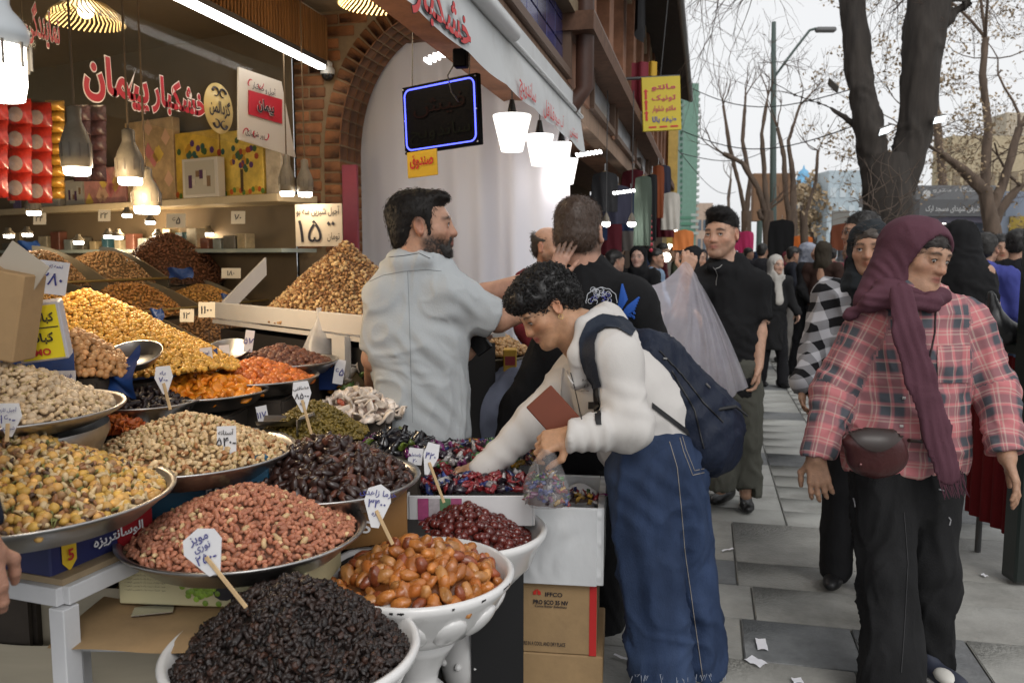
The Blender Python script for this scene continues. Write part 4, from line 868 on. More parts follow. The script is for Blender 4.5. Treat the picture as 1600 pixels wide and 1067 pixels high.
crate_under(P(165, 572, 2.9), .26, P(165, 572, 2.9)[2] - .02, 'golden chickpeas'); crate_under(P(120, 578, 2.5), .11, P(120, 578, 2.5)[2] - .01, 'hazelnut sack'); crate_under(C_pis, .15, C_pis[2] - .21, 'upper pistachio bowl'); crate_under(C_alm + BF * .06, .16, C_alm[2] - .225, 'teal carton'); crate_under(C_ddt + BF * .06, .16, C_ddt[2] - .245, 'brown carton')
def small(px, py, d, r, label, hl, kinds, sp, h, tray=True, seed=30, rough=.45, name='dried_fruit', cat='dried fruit', tl=None, tz=.03, **kw):
    c = P(px, py, d); crate_under(c, r * .6, c[2] - (.04 if tray else .0), label)
    if tray: steel_tray(c + BZ * tz, r * 1.06, tl or ('steel tray under the ' + label), .06)
    heap(name, hl, cat, c + BZ * .012, r, r * .9, h, kinds, sp, rough, 1.3, 2, seed, **kw)
small(225, 640, 2.62, .15, 'prunes', 'heap of wrinkled black prunes in a steel tray', [('raisin', 1, .034, (.014, .008, .009), (.025, .012, .012))], .022, .05, seed=31)
small(178, 676, 2.42, .085, 'red fruit flakes', 'red-orange dried fruit flakes between the steel bowls', [('flake', 1, .035, (.40, .07, .015), (.5, .14, .02))], .015, .035, seed=32, tray=False)
small(318, 622, 2.85, .20, 'dried apricots', 'heap of bright orange dried apricots in a steel tray', [('apricot', 1, .046, (.78, .28, .02), (.70, .21, .015))], .026, .075, seed=33, rough=.35)
small(402, 600, 3.05, .20, 'small sour apricots', 'heap of small red-orange dried apricots in a steel tray', [('chick', 1, .027, (.62, .17, .02), (.48, .11, .02))], .020, .075, seed=34, rough=.4)
small(440, 574, 3.3, .20, 'brown dried plums', 'heap of brown dried plums in a steel tray', [('chick', 1, .027, (.10, .03, .015), (.16, .05, .022))], .020, .07, seed=35, rough=.4)
c = P(462, 574, 3.55); bx = thing('blue_box', 'blue plastic box full of red barberries', 'box', c - BZ * .1); b = MB()
for s in (-1, 1): b.box(c + BR * s * .215 - BZ * .02, (.008, .30, .10), [BR, BF, BZ]); b.box(c + BF * s * .15 - BZ * .02, (.44, .008, .10), [BR, BF, BZ])
b.box(c - BZ * .07, (.43, .30, .008), [BR, BF, BZ]); b.build('body', mat('box_blue', (.02, .06, .26), .4), bx)
heap('barberry', 'heap of small red dried barberries in the blue box', 'dried fruit', c - BZ * .03, .20, .14, .095, [('raisin', 1, .0115, (.23, .012, .02), (.15, .01, .012))], .0085, .4, 1.2, 1, 36, base=(.1, .01, .01))
small(492, 682, 2.72, .175, 'green raisins', 'heap of olive green raisins beside the steel scoop', [('raisin', 1, .020, (.19, .13, .02), (.13, .09, .015))], .0115, .105, seed=37, tray=False, name='green_raisin')
sc = thing('steel_scoop', 'steel scoop resting on the green raisins', 'scoop', P(440, 668, 2.62)); q = P(438, 664, 2.62)
b = MB(); b.grid(lambda s, t: q + BR * (s - .5) * .13 + BF * (t - .5) * .10 + BZ * (.022 * (2 * t - 1) ** 4 + .012 * (s > .9)), 12, 10); b.box(q + BR * .066 + BZ * .0, (.003, .10, .05), [BR, BF, BZ]); b.build('pan', M_steel, sc)
MB().tube([q + BR * .066 + BZ * .02, q + BR * .11 + BZ * .035], .009, 8).build('handle', M_steel, sc)
for px, py, d, lb in [(208, 552, 2.55, 'round steel scale pan lying on the blue sack'), (356, 545, 3.2, 'steel bowl at the foot of the golden chickpea heap')]:
    c = P(px, py, d); t = thing('steel_bowl', lb, 'bowl', c); fr = [BR, unit(BF * .9 + BZ * .35), unit(BZ * .9 - BF * .35)]; MB().lathe([(0, -.035), (.06, -.03), (.085, 0), (.088, .002), (.086, -.004), (.06, -.034), (0, -.04)], c, 28, fr).build('basin', M_steel, t)
# sweets: wrapped candies in trays and boxes
cols = [((.20, .02, .025), 1.2), ((.03, .045, .16), .6), ((.05, .14, .04), .8), ((.34, .20, .03), .8), ((.35, .33, .33), .7), ((.13, .02, .09), .4), ((.03, .02, .03), 1.2)]
def candies(label, px, py, d, rx, ry, h, sp, cl, size, seed, name='wrapped_candy', rough=.18):
    heap(name, label, 'candy', P(px, py, d), rx, ry, h, [('candy', w, size, c_) for c_, w in cl], sp, rough, 1.6, 2, seed, coat=.5, edge=1.6)
candies('colourful foil-wrapped candies in the rear white tray', 745, 712, 3.0, .20, .13, .05, .024, cols, .050, 41)
candies('red and blue foil candies in the front white tray', 745, 752, 2.72, .18, .09, .02, .024, [cols[0], cols[0], cols[1], cols[4], cols[6]], .048, 42)
candies('black and purple wrapped candies beside the dark dates', 610, 696, 2.72, .14, .10, .04, .03, [((.012, .011, .014), 3), ((.1, .01, .08), .5), ((.3, .3, .3), .3), ((.1, .14, .02), .3)], .055, 43)
heap('nougat_wrap', 'white and beige wrapped nougat pieces near the salesman', 'candy', P(560, 642, 3.05), .16, .15, .075, [('flake', 1.4, .07, (.60, .50, .40), (.70, .62, .55)), ('candy', .7, .06, (.6, .5, .42)), ('candy', .15, .05, (.4, .1, .06))], .03, .3, 1.6, 2, 44, edge=1.4)
heap('nougat_bag', 'clear bags of pale nougat behind the wrapped pieces', 'candy', P(570, 600, 3.5), .14, .10, .09, [('flake', 1, .10, (.50, .42, .34), (.62, .58, .52)), ('candy', .3, .06, (.12, .2, .06)), ('candy', .2, .06, (.45, .2, .03))], .045, .25, 1.6, 2, 45, edge=1.4)
M_wpla = mat('white_plastic_tray', (.66, .66, .67), .3, var=.05)
def open_box(name, label, c, sx, sy, h, m, th=.008, ax=None, cat='tray', group=None):
    X, Y_ = (BR, BF) if ax is None else ax; t = thing(name, label, cat, c - BZ * h, group); b = MB()
    for s in (-1, 1): b.box(c + X * s * sx / 2 - BZ * h / 2, (th, sy, h), [X, Y_, BZ], .002); b.box(c + Y_ * s * sy / 2 - BZ * (h / 2 + .001), (sx - th * 1.1, th, h - .002), [X, Y_, BZ], .002)
    b.box(c - BZ * (h - .004), (sx - th, sy - th, th), [X, Y_, BZ]); b.build('body', m, t); return t
crate_under(P(745, 728, 2.98), .16, P(745, 728, 2.98)[2] - .1, 'rear candy tray'); crate_under(P(738, 758, 2.7), .10, P(738, 758, 2.7)[2] - .11, 'striped candy tray'); crate_under(P(610, 696, 2.72), .10, P(610, 696, 2.72)[2], 'black wrapped candies'); crate_under(P(560, 642, 3.05), .12, P(560, 642, 3.05)[2], 'nougat pieces'); crate_under(P(462, 574, 3.55), .13, P(462, 574, 3.55)[2] - .08, 'barberry box')
open_box('candy_tray', 'white tray of colourful candies nearest the bending woman', P(745, 728, 2.98) + BZ * .0, .44, .28, .09, M_wpla)
t = open_box('candy_tray', 'white tray lined with pink and green striped cloth', P(738, 758, 2.70), .40, .22, .10, M_wpla)
cfc = P(738, 758, 2.70) - BF * .116 - BZ * .05
for i, (dx, cc) in enumerate([(-.15, (.35, .06, .17)), (-.115, (.42, .38, .4)), (-.08, (.10, .2, .10)), (-.045, (.35, .08, .18))]): MB().box(cfc + BR * dx, (.034, .003, .08), [BR, BF, BZ]).build('cloth_stripe', mat('stripe%d' % i, cc, .8, var=.2, vscale=60), t)
# wrapped crate and stacked cartons at the end of the stall
M_wrap = mat('wrapped_foam', (.62, .63, .64), .22, var=.06, vscale=3, bump=.6, bscale=9, stretch=(1, 1, .6), coat=.3, crease=1., cscale=9.)
ex = unit(BR * .985 + BF * -.13); ey = np.cross(BZ, ex)
cc = P(880, 790, 2.72); ct = cc + ey * .19 - ex * .04
t = open_box('foam_crate', 'white foam crate wrapped in clear plastic at the end of the stall', ct, .33, .40, .265, M_wrap, .022, (ex, ey), 'crate')
def film_(o_, u_, n_, w_, h_):
    b = MB(); ph = np.stack(np.meshgrid(np.linspace(0, 1, 44), np.linspace(0, 1, 36), indexing='ij'), -1).reshape(-1, 2); q = np.stack([ph[:, 0] * w_ * 22, ph[:, 1] * h_ * 22, ph[:, 0] * 0 + w_], 1); dsp = .006 * (1 - np.abs(noise(q + noise(q * .7, 4)[:, None] * .8, 2))) ** 3 + .004 * (1 - np.abs(noise(q * 2.3, 7))) ** 4
    V = [o_ + u_ * (a - .5) * w_ - BZ * c_ * h_ + n_ * (.002 + d_ * math.sin(math.pi * min(max(c_, .02), .98)) ** .3) for (a, c_), d_ in zip(ph, dsp)]; b.add(V, [(i * 36 + j, (i + 1) * 36 + j, (i + 1) * 36 + j + 1, i * 36 + j + 1) for i in range(43) for j in range(35)], True); b.build('wrap_film', mat('wrap_gloss', (.66, .67, .68), .16, coat=.5), t)
film_(ct - ey * .2005, ex, -ey, .335, .262); film_(ct + ex * .1655, ey, ex, .40, .262)
for i in range(0):
    g = np.random.default_rng(i + 5); p0 = ct - ey * .202 + ex * g.uniform(-.14, .15) - BZ * g.uniform(.03, .24); dr = unit(ex * g.normal() + BZ * g.normal() * .7); MB().tube([p0 - dr * .03, p0 + dr * .01 + BZ * .004, p0 + dr * .05], [.0005, .0028, .0005], 5).build('wrinkle', M_wrap, t)
sheet('crate_liner', lambda s, q: ct + ex * (s - .5) * .28 + ey * (q - .5) * .35 - BZ * (.055 + .02 * math.sin(s * 9 + q * 4) + .012 * math.sin(q * 17)), 20, 20, mat('liner_white', (.6, .6, .61), .35, crease=.8, cscale=8.), 'crumpled white plastic liner inside the foam crate', 'liner')
candies('few loose coloured wrappers lying in the foam crate', 905, 775, 2.86, .07, .05, .01, .03, cols, .035, 46)
c1 = ct - BZ * (.265 + .128); t = carton('carton', 'kraft carton printed PRO SCO 35 NV under the foam crate', c1 + ex * .005, (.30, .36, .254), [ex, ey, BZ], M_kraft, group='cartons at the stall end'); f = c1 + ex * .005 - ey * .181
MB().box(f + ex * .137 - ey * .0008, (.024, .002, .252), [ex, ey, BZ]).build('red_band', mat('band_red', (.52, .02, .02), .55), t)
text('IFFCO', M_ink, f + ex * .005 + BZ * .083, ex, BZ, .015, parent=t, bold=.02, arab=False, width=.058); text('PRO SCO 35 NV', M_ink, f - ex * .005 + BZ * .055, ex, BZ, .0155, parent=t, bold=.03, arab=False, width=.118); text('Cocoa Butter Substitute', M_ink, f - ex * .005 + BZ * .041, ex, BZ, .008, parent=t, bold=.02, arab=False, width=.108)
text('STORE IN A COOL AND DRY PLACE', M_ink, f - ex * .035 - BZ * .092, ex, BZ, .014, parent=t, bold=.01, arab=False, width=.16)
for a in (-1, 1): MB().prism([f - ex * .052 + ex * a * .002 + BZ * .080 - ey * .003, f - ex * .052 + ex * a * .013 + BZ * .080 - ey * .003, f - ex * .052 + ex * a * .013 + BZ * .090 - ey * .003, f - ex * .052 + ex * a * .001 + BZ * .100 - ey * .003][::a], -ey * .0005).build('emblem', mat('emblem_red', (.55, .03, .02), .5), t)
carton('carton', 'plain kraft carton at the bottom of the stack by the jeans', c1 - BZ * (.128 + .062) + ex * .012 + ey * .02, (.33, .40, .122), [ex, ey, BZ], M_kraft, group='cartons at the stall end')
q = P(776, 925, 2.62); sheet('plastic_sheet', lambda s, t: q + BR * ((s - .5) * .09 + .012 * math.sin(t * 6)) + BZ * (t - .5) * .32 + BF * (.03 * math.sin(s * 9) + .02 * math.sin(t * 8)), 16, 16, mat('white_plastic_sheet', (.62, .62, .64), .25, var=.08), 'crumpled white plastic hanging between pedestal bowl and carton', 'plastic')
q = P(778, 985, 2.6); MB().box(q, (.16, .2, .5), [BR, BF, BZ]).build('bin', mat('bin_black', (.012, .012, .013), .4)); tag(bpy.data.objects['bin'], 'black bin standing between pedestal and carton stack', 'bin')
# ------------------------------------------------------------------ tilted white tray of mixed nuts and what stands round it
M_tray = mat('tray_board', (.60, .57, .53), .5, var=.06, vscale=4)
f0, f1 = P(350, 486, 4.25), P(585, 511, 3.3); dx = unit(f1 - f0); dx = unit(A(dx[0], dx[1], 0)); dy = np.cross(BZ, dx); zt = f0[2]; L = np.linalg.norm((f1 - f0)[:2])
t = thing('display_tray', 'white slanted display tray of mixed nuts below the 1500 sign', 'tray', A(f0[0], f0[1], 0)); mid = (f0 + f1) / 2; mid[2] = zt
MB().box(mid, (L + .3, .02, .085), [dx, dy, BZ], .003).build('front_board', M_tray, t)
k = P(416, 408, 4.75); b = MB(); b.prism([f0 + A(0, 0, -.04), f0 + A(0, 0, .05), k + A(0, 0, .02), k - A(0, 0, .08)], dx * -.02); b.build('side_board', M_tray, t)
MB().box(mid + dy * .3 - BZ * .06, (L + .28, .6, .02), [dx, dy, BZ]).build('shelf', M_tray, t); MB().box(mid + dy * .3 - BZ * .55, (L + .2, .55, .9), [dx, dy, BZ]).build('cabinet', mat('cabinet_dark', (.018, .016, .015), .6), t); MB().box(mid + dx * (L / 2 - .23) - BZ * .4 - dy * .01, (.1, .03, .7), [dx, dy, BZ]).build('white_post', M_tray, t)
heap('ajil', 'large heap of small mixed roasted nuts in the slanted white tray', 'nuts', mid + dy * .36 - dx * .08 - BZ * .02, .52, .37, .36, [('peanut', 1, .022, (.46, .28, .12), (.35, .18, .07)), ('almond', .5, .022, (.22, .10, .04)), ('hazel', .3, .02, (.55, .38, .18))], .0155, .5, 1.1, 1, 51, base=(.16, .09, .04), ax=(dx, dy))
q = P(500, 545, 3.6); k_ = 1.25
cb = thing('plastic_bag', 'knotted white plastic bag hanging behind the barberries', 'bag', q - BZ * .1); b = MB()
b.lathe([(.012, .18), (.008, .15), (.016, .12), (.045, .07), (.085, 0), (.115, -.07), (.105, -.11), (.05, -.14), (0, -.145)], q + BZ * .0, 28, wob=.10); b.build('pouch', sheer('bag_film', (.75, .74, .74), .62, .25, .4, .12), cb)
# ------------------------------------------------------------------ price tags
pt = price_tag
pt(320, 862, 1.62, 66, 76, [('مویز', .28, .2), ('نوری', .1, .17), ('۲۵۰-', -.12, .2)], 'pointed white price tag on a stick leaning in the black raisins', .42, (386, 948), 'hex')
pt(589, 790, 2.02, 42, 68, [('خرما زاهدی', .28, .18), ('۳۴۰۰', .06, .2), ('تازه', -.18, .13)], 'hexagonal white price tag on a stick in the amber dates', -.12, (614, 850), 'hex')
pt(354, 692, 2.2, 30, 53, [('آستانه', .33, .16), ('۵۴۰-', .04, .26), ('تازه', -.26, .15)], 'upright white price tag on a stick between pistachios and peanuts', .03, (362, 757), 'rect', M_ink)
pt(472, 620, 2.5, 30, 48, [('مضافتی', .28, .15), ('۸۵۰-', .03, .2), ('تازه', -.22, .13)], 'pointed white price tag on a stick behind the dark dates', .12, (488, 682), 'bud', M_ink)
pt(256, 594, 2.35, 29, 44, [('برگه', .25, .16), ('۷۰-', .02, .2)], 'pointed white price tag on a stick in front of the orange apricots', .1, (267, 640), 'bud')
pt(14, 656, 1.75, 40, 52, [('آجیل تازه', .3, .16), ('۱۶۰-', .03, .26), ('شیرازی', -.25, .14)], 'large white price tag at the left edge above the mixed nuts', .02, (12, 690), 'bud')
pt(82, 434, 2.75, 47, 52, [('تخمه ژاپنی', .33, .14), ('۲۸۰', -.05, .38)], 'big white card standing on the golden chickpeas', -.12, None, 'rect')
pt(187, 598, 2.5, 25, 36, [('آلو', .22, .2), ('۳۶', -.15, .3)], 'small white card in front of the black prunes', .08, None, 'rect')
pt(323, 561, 2.85, 19, 36, [('توت', .25, .16), ('۹۰۰', -.1, .3)], 'narrow card marked 900 behind the orange apricots', .12, None, 'rect')
pt(351, 556, 3.0, 16, 34, [('۴۲۰', -.05, .3)], 'narrow white card beside the 900 card', .1, None, 'rect')
pt(389, 533, 3.2, 14, 34, [('۵۷', 0, .3)], 'narrow leaning white card left of the barberries', -.12, None, 'rect')
pt(530, 581, 3.3, 16, 38, [('۶۵', 0, .3)], 'white card leaning at the barberry box corner', -.15, None, 'rect')
pt(410, 648, 2.7, 17, 28, [('۱۱۷', 0, .35)], 'small white card at the rim behind the steel scoop', .2, None, 'rect')
pt(672, 717, 2.5, 24, 50, [('۴۲۰', .1, .2)], 'white price tag on a stick over the striped candy tray', -.25, (694, 785), 'bud')
pt(649, 713, 2.6, 22, 26, [('پاستیل', .1, .25), ('۲۰', -.25, .25)], 'square white card beside the wrapped dark candies', -.1, None, 'rect')
pt(103, 588, 2.3, 30, 18, [('فندق', 0, .5)], 'flat white card clipped to the blue sack', .03, None, 'rect')
pt(265, 569, 2.75, 19, 18, [('نخود', .0, .5)], 'small white card at the foot of the golden heap', .0, None, 'rect')
# the big handwritten sign at the pillar
M_signc = mat('sign_card', (.55, .47, .36), .45, var=.05)
sg = thing('price_sign', 'big handwritten 1500 toman sign standing before the brick pillar', 'sign', P(498, 385, 5.0)); c = P(498, 352, 5.0); sx, sy = 84 * 5.0 / FPX, 66 * 5.0 / FPX; X = unit(A(1, 0, 0) + BF * -.1); X = unit(A(X[0], X[1], 0)); Yd = np.cross(BZ, X)
MB().box(c, (sx, .006, sy), [X, Yd, BZ], .002).build('card', M_signc, sg); fr = c - Yd * .004
text('آجیل شیرین سه بو', M_ink, fr + BZ * sy * .32, X, BZ, sy * .24, parent=sg, bold=.012, width=sx * .92); text('۱۵', M_ink, fr - X * sx * .18 - BZ * sy * .14, X, BZ, sy * .52, parent=sg, bold=.0, width=sx * .5); text('۰۰', M_ink, fr + X * sx * .27 + BZ * sy * .03, X, BZ, sy * .12, parent=sg, bold=.03, width=sx * .17); text('تومان', M_ink, fr + X * sx * .32 - BZ * sy * .28, X, BZ, sy * .22, parent=sg, bold=.0, width=sx * .26)
# kebab cartons upper left
kx = unit(BR * .5 - BF * .86); ky = np.cross(BZ, kx)
ca = thing('food_carton', 'tilted yellow kebab carton by the left edge', 'carton', P(60, 575, 2.15)); c = P(62, 520, 2.15); X = unit(BR * .92 + BZ * .1 + BF * .3); Z = unit(BZ * .93 + BR * .34); Z = unit(Z - X * (X @ Z)); Yd = np.cross(Z, X); w, h = .115, .155
MB().box(c + Yd * .03, (w, .06, h), [X, Yd, Z], .003).build('body', mat('carton_pale', (.45, .45, .5), .5), ca); MB().box(c - Yd * .0012, (w * .86, .002, h * .92), [X, Yd, Z]).build('yellow_print', mat('print_bright_yellow', (.72, .6, .02), .5), ca)
text('کباب تر', M_ink, c - Yd * .003 + Z * h * .24, X, Z, h * .2, parent=ca, bold=.03, width=w * .7); text('کباب', M_ink, c - Yd * .003 - Z * h * .1, X, Z, h * .2, parent=ca, bold=.03, width=w * .55); text('MO', M_inkr, c - Yd * .003 - Z * h * .33, X, Z, h * .12, parent=ca, bold=.03, arab=False); MB().box(c - Yd * .003 + Z * h * .08, (w * .8, .001, .003), [X, Yd, Z]).build('print_rule', M_ink, ca)
c = P(10, 490, 2.05); t = carton('carton', 'open kraft carton leaning at the left edge', c, (.12, .10, .22), [unit(BR + BZ * -.2), BF, unit(BZ + BR * .2)], M_kraft); MB().box(c + BZ * .12 + BR * .05, (.11, .004, .07), [unit(BR * .8 - BZ * .6), BF, unit(BZ * .8 + BR * .6)]).build('flap', mat('carton_inside', (.4, .36, .3), .7), t)
# ------------------------------------------------------------------ shop interior: bins, shelf, boxes, lamps
M_brass = mat('brass_rail', (.45, .33, .12), .3, .8); M_glass = sheer('case_glass', (.12, .13, .11), .06, .05, .0); M_cav = mat('bin_wood', (.10, .065, .035), .6, var=.2)
def bin_row(X, zf, zb, y0, y1, yb, label):
    t = thing('bin_rack', label, 'rack', A(X, (y0 + y1) / 2, 0), 'racks of nut bins in the shop')
    MB().box((X - .25, (y0 + y1) / 2, zf / 2 - .03), (.5, y1 - y0, zf - .06)).build('cabinet', M_cav, t); MB().tube([A(X + .012, y0, zf), A(X + .012, y1, zf)], .008, 6).build('rail', M_brass, t)
    for yy in yb:
        b = MB()
        pts = [A(X - .5 * s, yy, zf - .05 + (zb - zf) * math.sin(min(s, 1) * math.pi * .5) + .05) for s in np.linspace(0, 1, 9)]
        b.prism([A(X, yy, zf - .12), A(X - .5, yy, zf - .12)] + pts[::-1], A(0, .012, 0)); b.build('divider', mat('divider_steel', (.3, .27, .2), .35, .7), t)
    MB().box((X + .004, (y0 + y1) / 2, zf - .045), (.006, y1 - y0, .085)).build('front_glass', M_glass, t); return t
bin_row(-3.35, 1.36, 1.56, 2.6, 6.3, [2.9, 3.55, 4.05, 4.6, 5.2], 'upper rack of nut bins with brass rail at the back of the shop')
bin_row(-2.95, 1.20, 1.36, 2.9, 5.6, [3.3, 3.75, 4.35, 4.9], 'middle rack of nut bins behind the golden chickpeas')
bin_row(-2.62, 1.03, 1.2, 3.6, 4.9, [3.9, 4.5], 'lower rack of nut bins beside the slanted white tray')
nut = lambda c1, c2, s=.022: [('peanut', 1, s, c1, c2), ('almond', .4, s * 1.05, c2)]
for i, (X, z, yc, r, h, c1, c2, lb) in enumerate([
    (-3.62, 1.36, 2.85, .30, .20, (.18, .09, .04), (.1, .05, .02), 'brown almonds in the leftmost upper bin'), (-3.62, 1.36, 3.35, .25, .19, (.13, .065, .03), (.2, .11, .05), 'dark brown almonds in the second upper bin'),
    (-3.62, 1.36, 3.82, .25, .20, (.32, .19, .08), (.25, .13, .05), 'tan nuts in the third upper bin'), (-3.62, 1.36, 4.35, .27, .20, (.36, .22, .10), (.28, .15, .06), 'pale tan nuts in the fourth upper bin'), (-3.62, 1.36, 5.0, .34, .31, (.16, .06, .025), (.1, .04, .018), 'tall heap of reddish brown nuts in the upper bin'),
    (-3.2, 1.20, 3.5, .22, .14, (.42, .24, .05), (.34, .17, .04), 'golden nuts in the left middle bin'), (-3.2, 1.20, 4.05, .27, .17, (.36, .17, .035), (.28, .12, .03), 'orange brown nuts in the middle bin'), (-3.2, 1.20, 4.72, .24, .14, (.46, .25, .06), (.36, .18, .05), 'golden nuts in the right middle bin'),
    (-2.85, 1.03, 3.75, .2, .14, (.38, .2, .07), (.28, .14, .05), 'tan nuts in the lower left bin'), (-2.85, 1.03, 4.25, .25, .15, (.2, .1, .04), (.28, .15, .06), 'brown nuts in the lower right bin')]):
    heap('bin_nuts', lb, 'nuts', A(X, yc, z - .03), r * 1.05, r * 1.12, h, nut(A(*c1) * 1.25, A(*c2) * 1.25), .0185, .5, 2.0, 1, 60 + i, base=A(*c1) * .4, ax=(A(1, 0, 0), A(0, 1, 0)))
for i, (px, py, d, w, h, tx, lb) in enumerate([(361, 427, 4.9, 30, 16, '۱۸۰', 'white card on the brass rail above the white tray'), (163, 337, 5.2, 19, 18, '۲۲', 'small card hanging under the wooden shelf'), (62, 342, 5.2, 20, 18, '۲۴', 'small card under the shelf near the left lamps'), (292, 493, 3.9, 22, 20, '۱۲', 'card on the lower bin, left of a pair'), (323, 484, 3.9, 26, 24, '۱۱۰۰', 'card on the lower bin, right of a pair'), (275, 345, 5.6, 30, 22, '۶۵', 'white card inside the glass case'), (372, 340, 5.4, 22, 20, '۷۰', 'white card inside the glass case near the pillar')]):
    price_tag(px, py, d, w, h, [(tx, 0, .5)], lb, 0, None, 'rect', M_ink, mat('tag_cream', (.6, .54, .42), .6))
for px, py, d, w, lb in [(282, 427, 4.7, .14, 'blue cloth on the rail left of the pale tan nuts'), (355, 468, 4.35, .06, 'blue tape at the corner of the white tray'), (245, 492, 4.0, .06, 'blue tape on the lower bin'), (45, 385, 4.9, .12, 'blue cover behind the left upper bins')]:
    q = P(px, py, d); b = MB(); b.grid(lambda s, t: q + BR * (s - .5) * w + BZ * ((t - .5) * .06 + .006 * math.sin(s * 9)) + BF * .02 * math.sin(s * 6 + t * 4), 8, 4); tag(b.build('blue_cloth', M_blue_t), lb, 'cloth')
# wooden shelf with gift boxes
SL, SR = P(-60, 340.5, 7.6), P(466, 312, 5.25); sd_ = unit(A(SR[0] - SL[0], SR[1] - SL[1], 0)); sn = np.cross(BZ, sd_); zs = 1.865; SM = (SL + SR) / 2; SM[2] = zs
sh = thing('wall_shelf', 'pale wooden shelf across the back of the shop', 'shelf', SM); LS = np.linalg.norm((SR - SL)[:2]); MB().box(SM, (LS, .34, .05), [sd_, sn, BZ], .004).build('board', mat('shelf_wood', (.45, .36, .22), .5, var=.08), sh)
MB().box(SM - BZ * .33, (LS, .3, .025), [sd_, sn, BZ]).build('lower_board', mat('shelf_glass', (.3, .34, .3), .15), sh)
def on_shelf(px, z=zs + .026, off=0.):
    r = ray(px, 320); a = np.linalg.solve(np.array([[r[0], -sd_[0]], [r[1], -sd_[1]]]), (SM - sn * off)[:2] - CAM[:2]); return A(CAM[0] + r[0] * a[0], CAM[1] + r[1] * a[0], z)
g = np.random.default_rng(2)
M_g = [mat('gift%d' % i, c, .4, var=.35, vscale=9) for i, c in enumerate([(.50, .33, .16), (.58, .36, .05), (.55, .25, .2), (.45, .38, .28), (.16, .11, .2), (.60, .42, .08)])]
def gift(px0, px1, ytop, m, lb, lean=.15, deco=None, dcol=None):
    a, b_ = on_shelf(px0, off=.05), on_shelf(px1, off=.05); d = np.linalg.norm(a - CAM); h = (318 - ytop) * d / FPX * .96; w = np.linalg.norm(b_ - a); n = unit(sn + BZ * -lean * 0); c = (a + b_) / 2 + BZ * h / 2
    t = thing('gift_box', lb, 'gift box', (a + b_) / 2, 'gift boxes on the shop shelf'); MB().box(c, (w * .96, .06, h), [sd_, sn, BZ], .003).build('box', m, t); f = c - sn * .0315
    if deco == 'tree':
        MB().box(f - BZ * h * .26, (w * .06, .002, h * .34), [sd_, sn, BZ]).build('trunk_print', mat('print_brown', (.06, .03, .015), .6), t)
        for k in range(26):
            q = f + sd_ * g.normal(0, w * .2) + BZ * (h * .12 + g.normal(0, h * .11)); MB().lathe([(w * .05, 0), (0, .0015)], q, 7, [sd_, BZ, -sn]).build('leaf_print', mat('leafp%d' % (k % 5), [(.05, .1, .03), (.3, .05, .02), (.08, .03, .12), (.45, .22, .02), (.03, .09, .07)][k % 5], .5), t)
        for k in range(14):
            q = f + sd_ * w * .46 * (k / 6.5 - 1) - BZ * h * (.42 + .03 * math.sin(k)); MB().lathe([(w * .045, 0), (0, .0015)], q, 7, [sd_, BZ, -sn]).build('fruit_print', mat('fruitp%d' % (k % 3), [(.5, .1, .02), (.1, .2, .03), (.5, .3, .03)][k % 3], .4), t)
    elif deco == 'petal':
        for k in range(12):
            q = f + sd_ * w * g.uniform(-.4, .4) + BZ * h * g.uniform(-.45, .45); s_ = w * .09; MB().prism([q + sd_ * s_, q + BZ * s_ * 1.3, q - sd_ * s_, q - BZ * s_], -sn * .0012).build('petal_print', mat('petal' + str(k % 3), [(.75, .5, .1), (.6, .2, .18), (.7, .42, .25)][k % 3], .4), t)
    elif deco == 'frame':
        MB().box(f, (w * .8, .003, h * .85), [sd_, sn, BZ]).build('print', mat('print_grey', (.42, .38, .3), .4), t)
        for k in range(6): MB().box(f + sd_ * w * (-.25 + .1 * k) - sn * .002 + BZ * h * g.uniform(-.2, .2), (w * .09, .003, h * g.uniform(.15, .4)), [sd_, sn, BZ]).build('print_block', mat('pblk%d' % (k % 3), [(.08, .03, .08), (.5, .45, .36), (.2, .12, .06)][k % 3], .4), t)
    return t
for a in [(-40, 20, 262, M_g[0], 'brown gift box at the left end of the shelf', .1, 'frame'), (62, 100, 282, M_g[3], 'low beige box on the shelf', .1, 'frame'), (108, 140, 282, M_g[3], 'small pale box with gold edge on the shelf', .1, 'frame'), (134, 205, 268, M_g[2], 'pink box with printed petals on the shelf', .1, 'petal'), (205, 282, 205, M_g[0], 'tall gold box with glowing lotus print', .1, 'petal'), (282, 352, 222, M_g[1], 'yellow box with a printed fruit tree, left of a pair', .1, 'tree'), (352, 420, 222, M_g[5], 'yellow box with a printed fruit tree, right of a pair', .1, 'tree'), (422, 447, 240, M_g[3], 'stack of pale packets beside the fruit tree boxes', .1, None)]: gift(*a)
gift(309, 366, 262, mat('frame_white_g', (.55, .5, .42), .4), 'white framed picture box in front of the fruit tree boxes', .1, 'frame'); o = [o for o in bpy.data.objects if o.get('label', '').startswith('white framed')][0]; o.location = Vector(A(*o.location) - sn * .09)
gift(-60, 40, 215, M_g[4], 'dark patterned box high at the left', .1, 'frame')
# small goods in the glass case under the shelf
for k in range(20):
    px = 12 + k * 19.5; q = on_shelf(px, zs - .33 + .0125, .06); h = g.uniform(.06, .15); m = mat('goods%d' % (k % 6), [(.10, .09, .07), (.32, .25, .14), (.03, .09, .12), (.35, .3, .2), (.14, .05, .03), (.2, .22, .2)][k % 6], .4, var=.3, vscale=20)
    t = thing('packed_goods', 'assorted small packet on the glass shelf of the back case', 'packet', q, 'packets in the back glass case'); MB().box(q + BZ * h / 2, (g.uniform(.07, .13), .08, h), [sd_, sn, BZ], .004).build('packet', m, t)
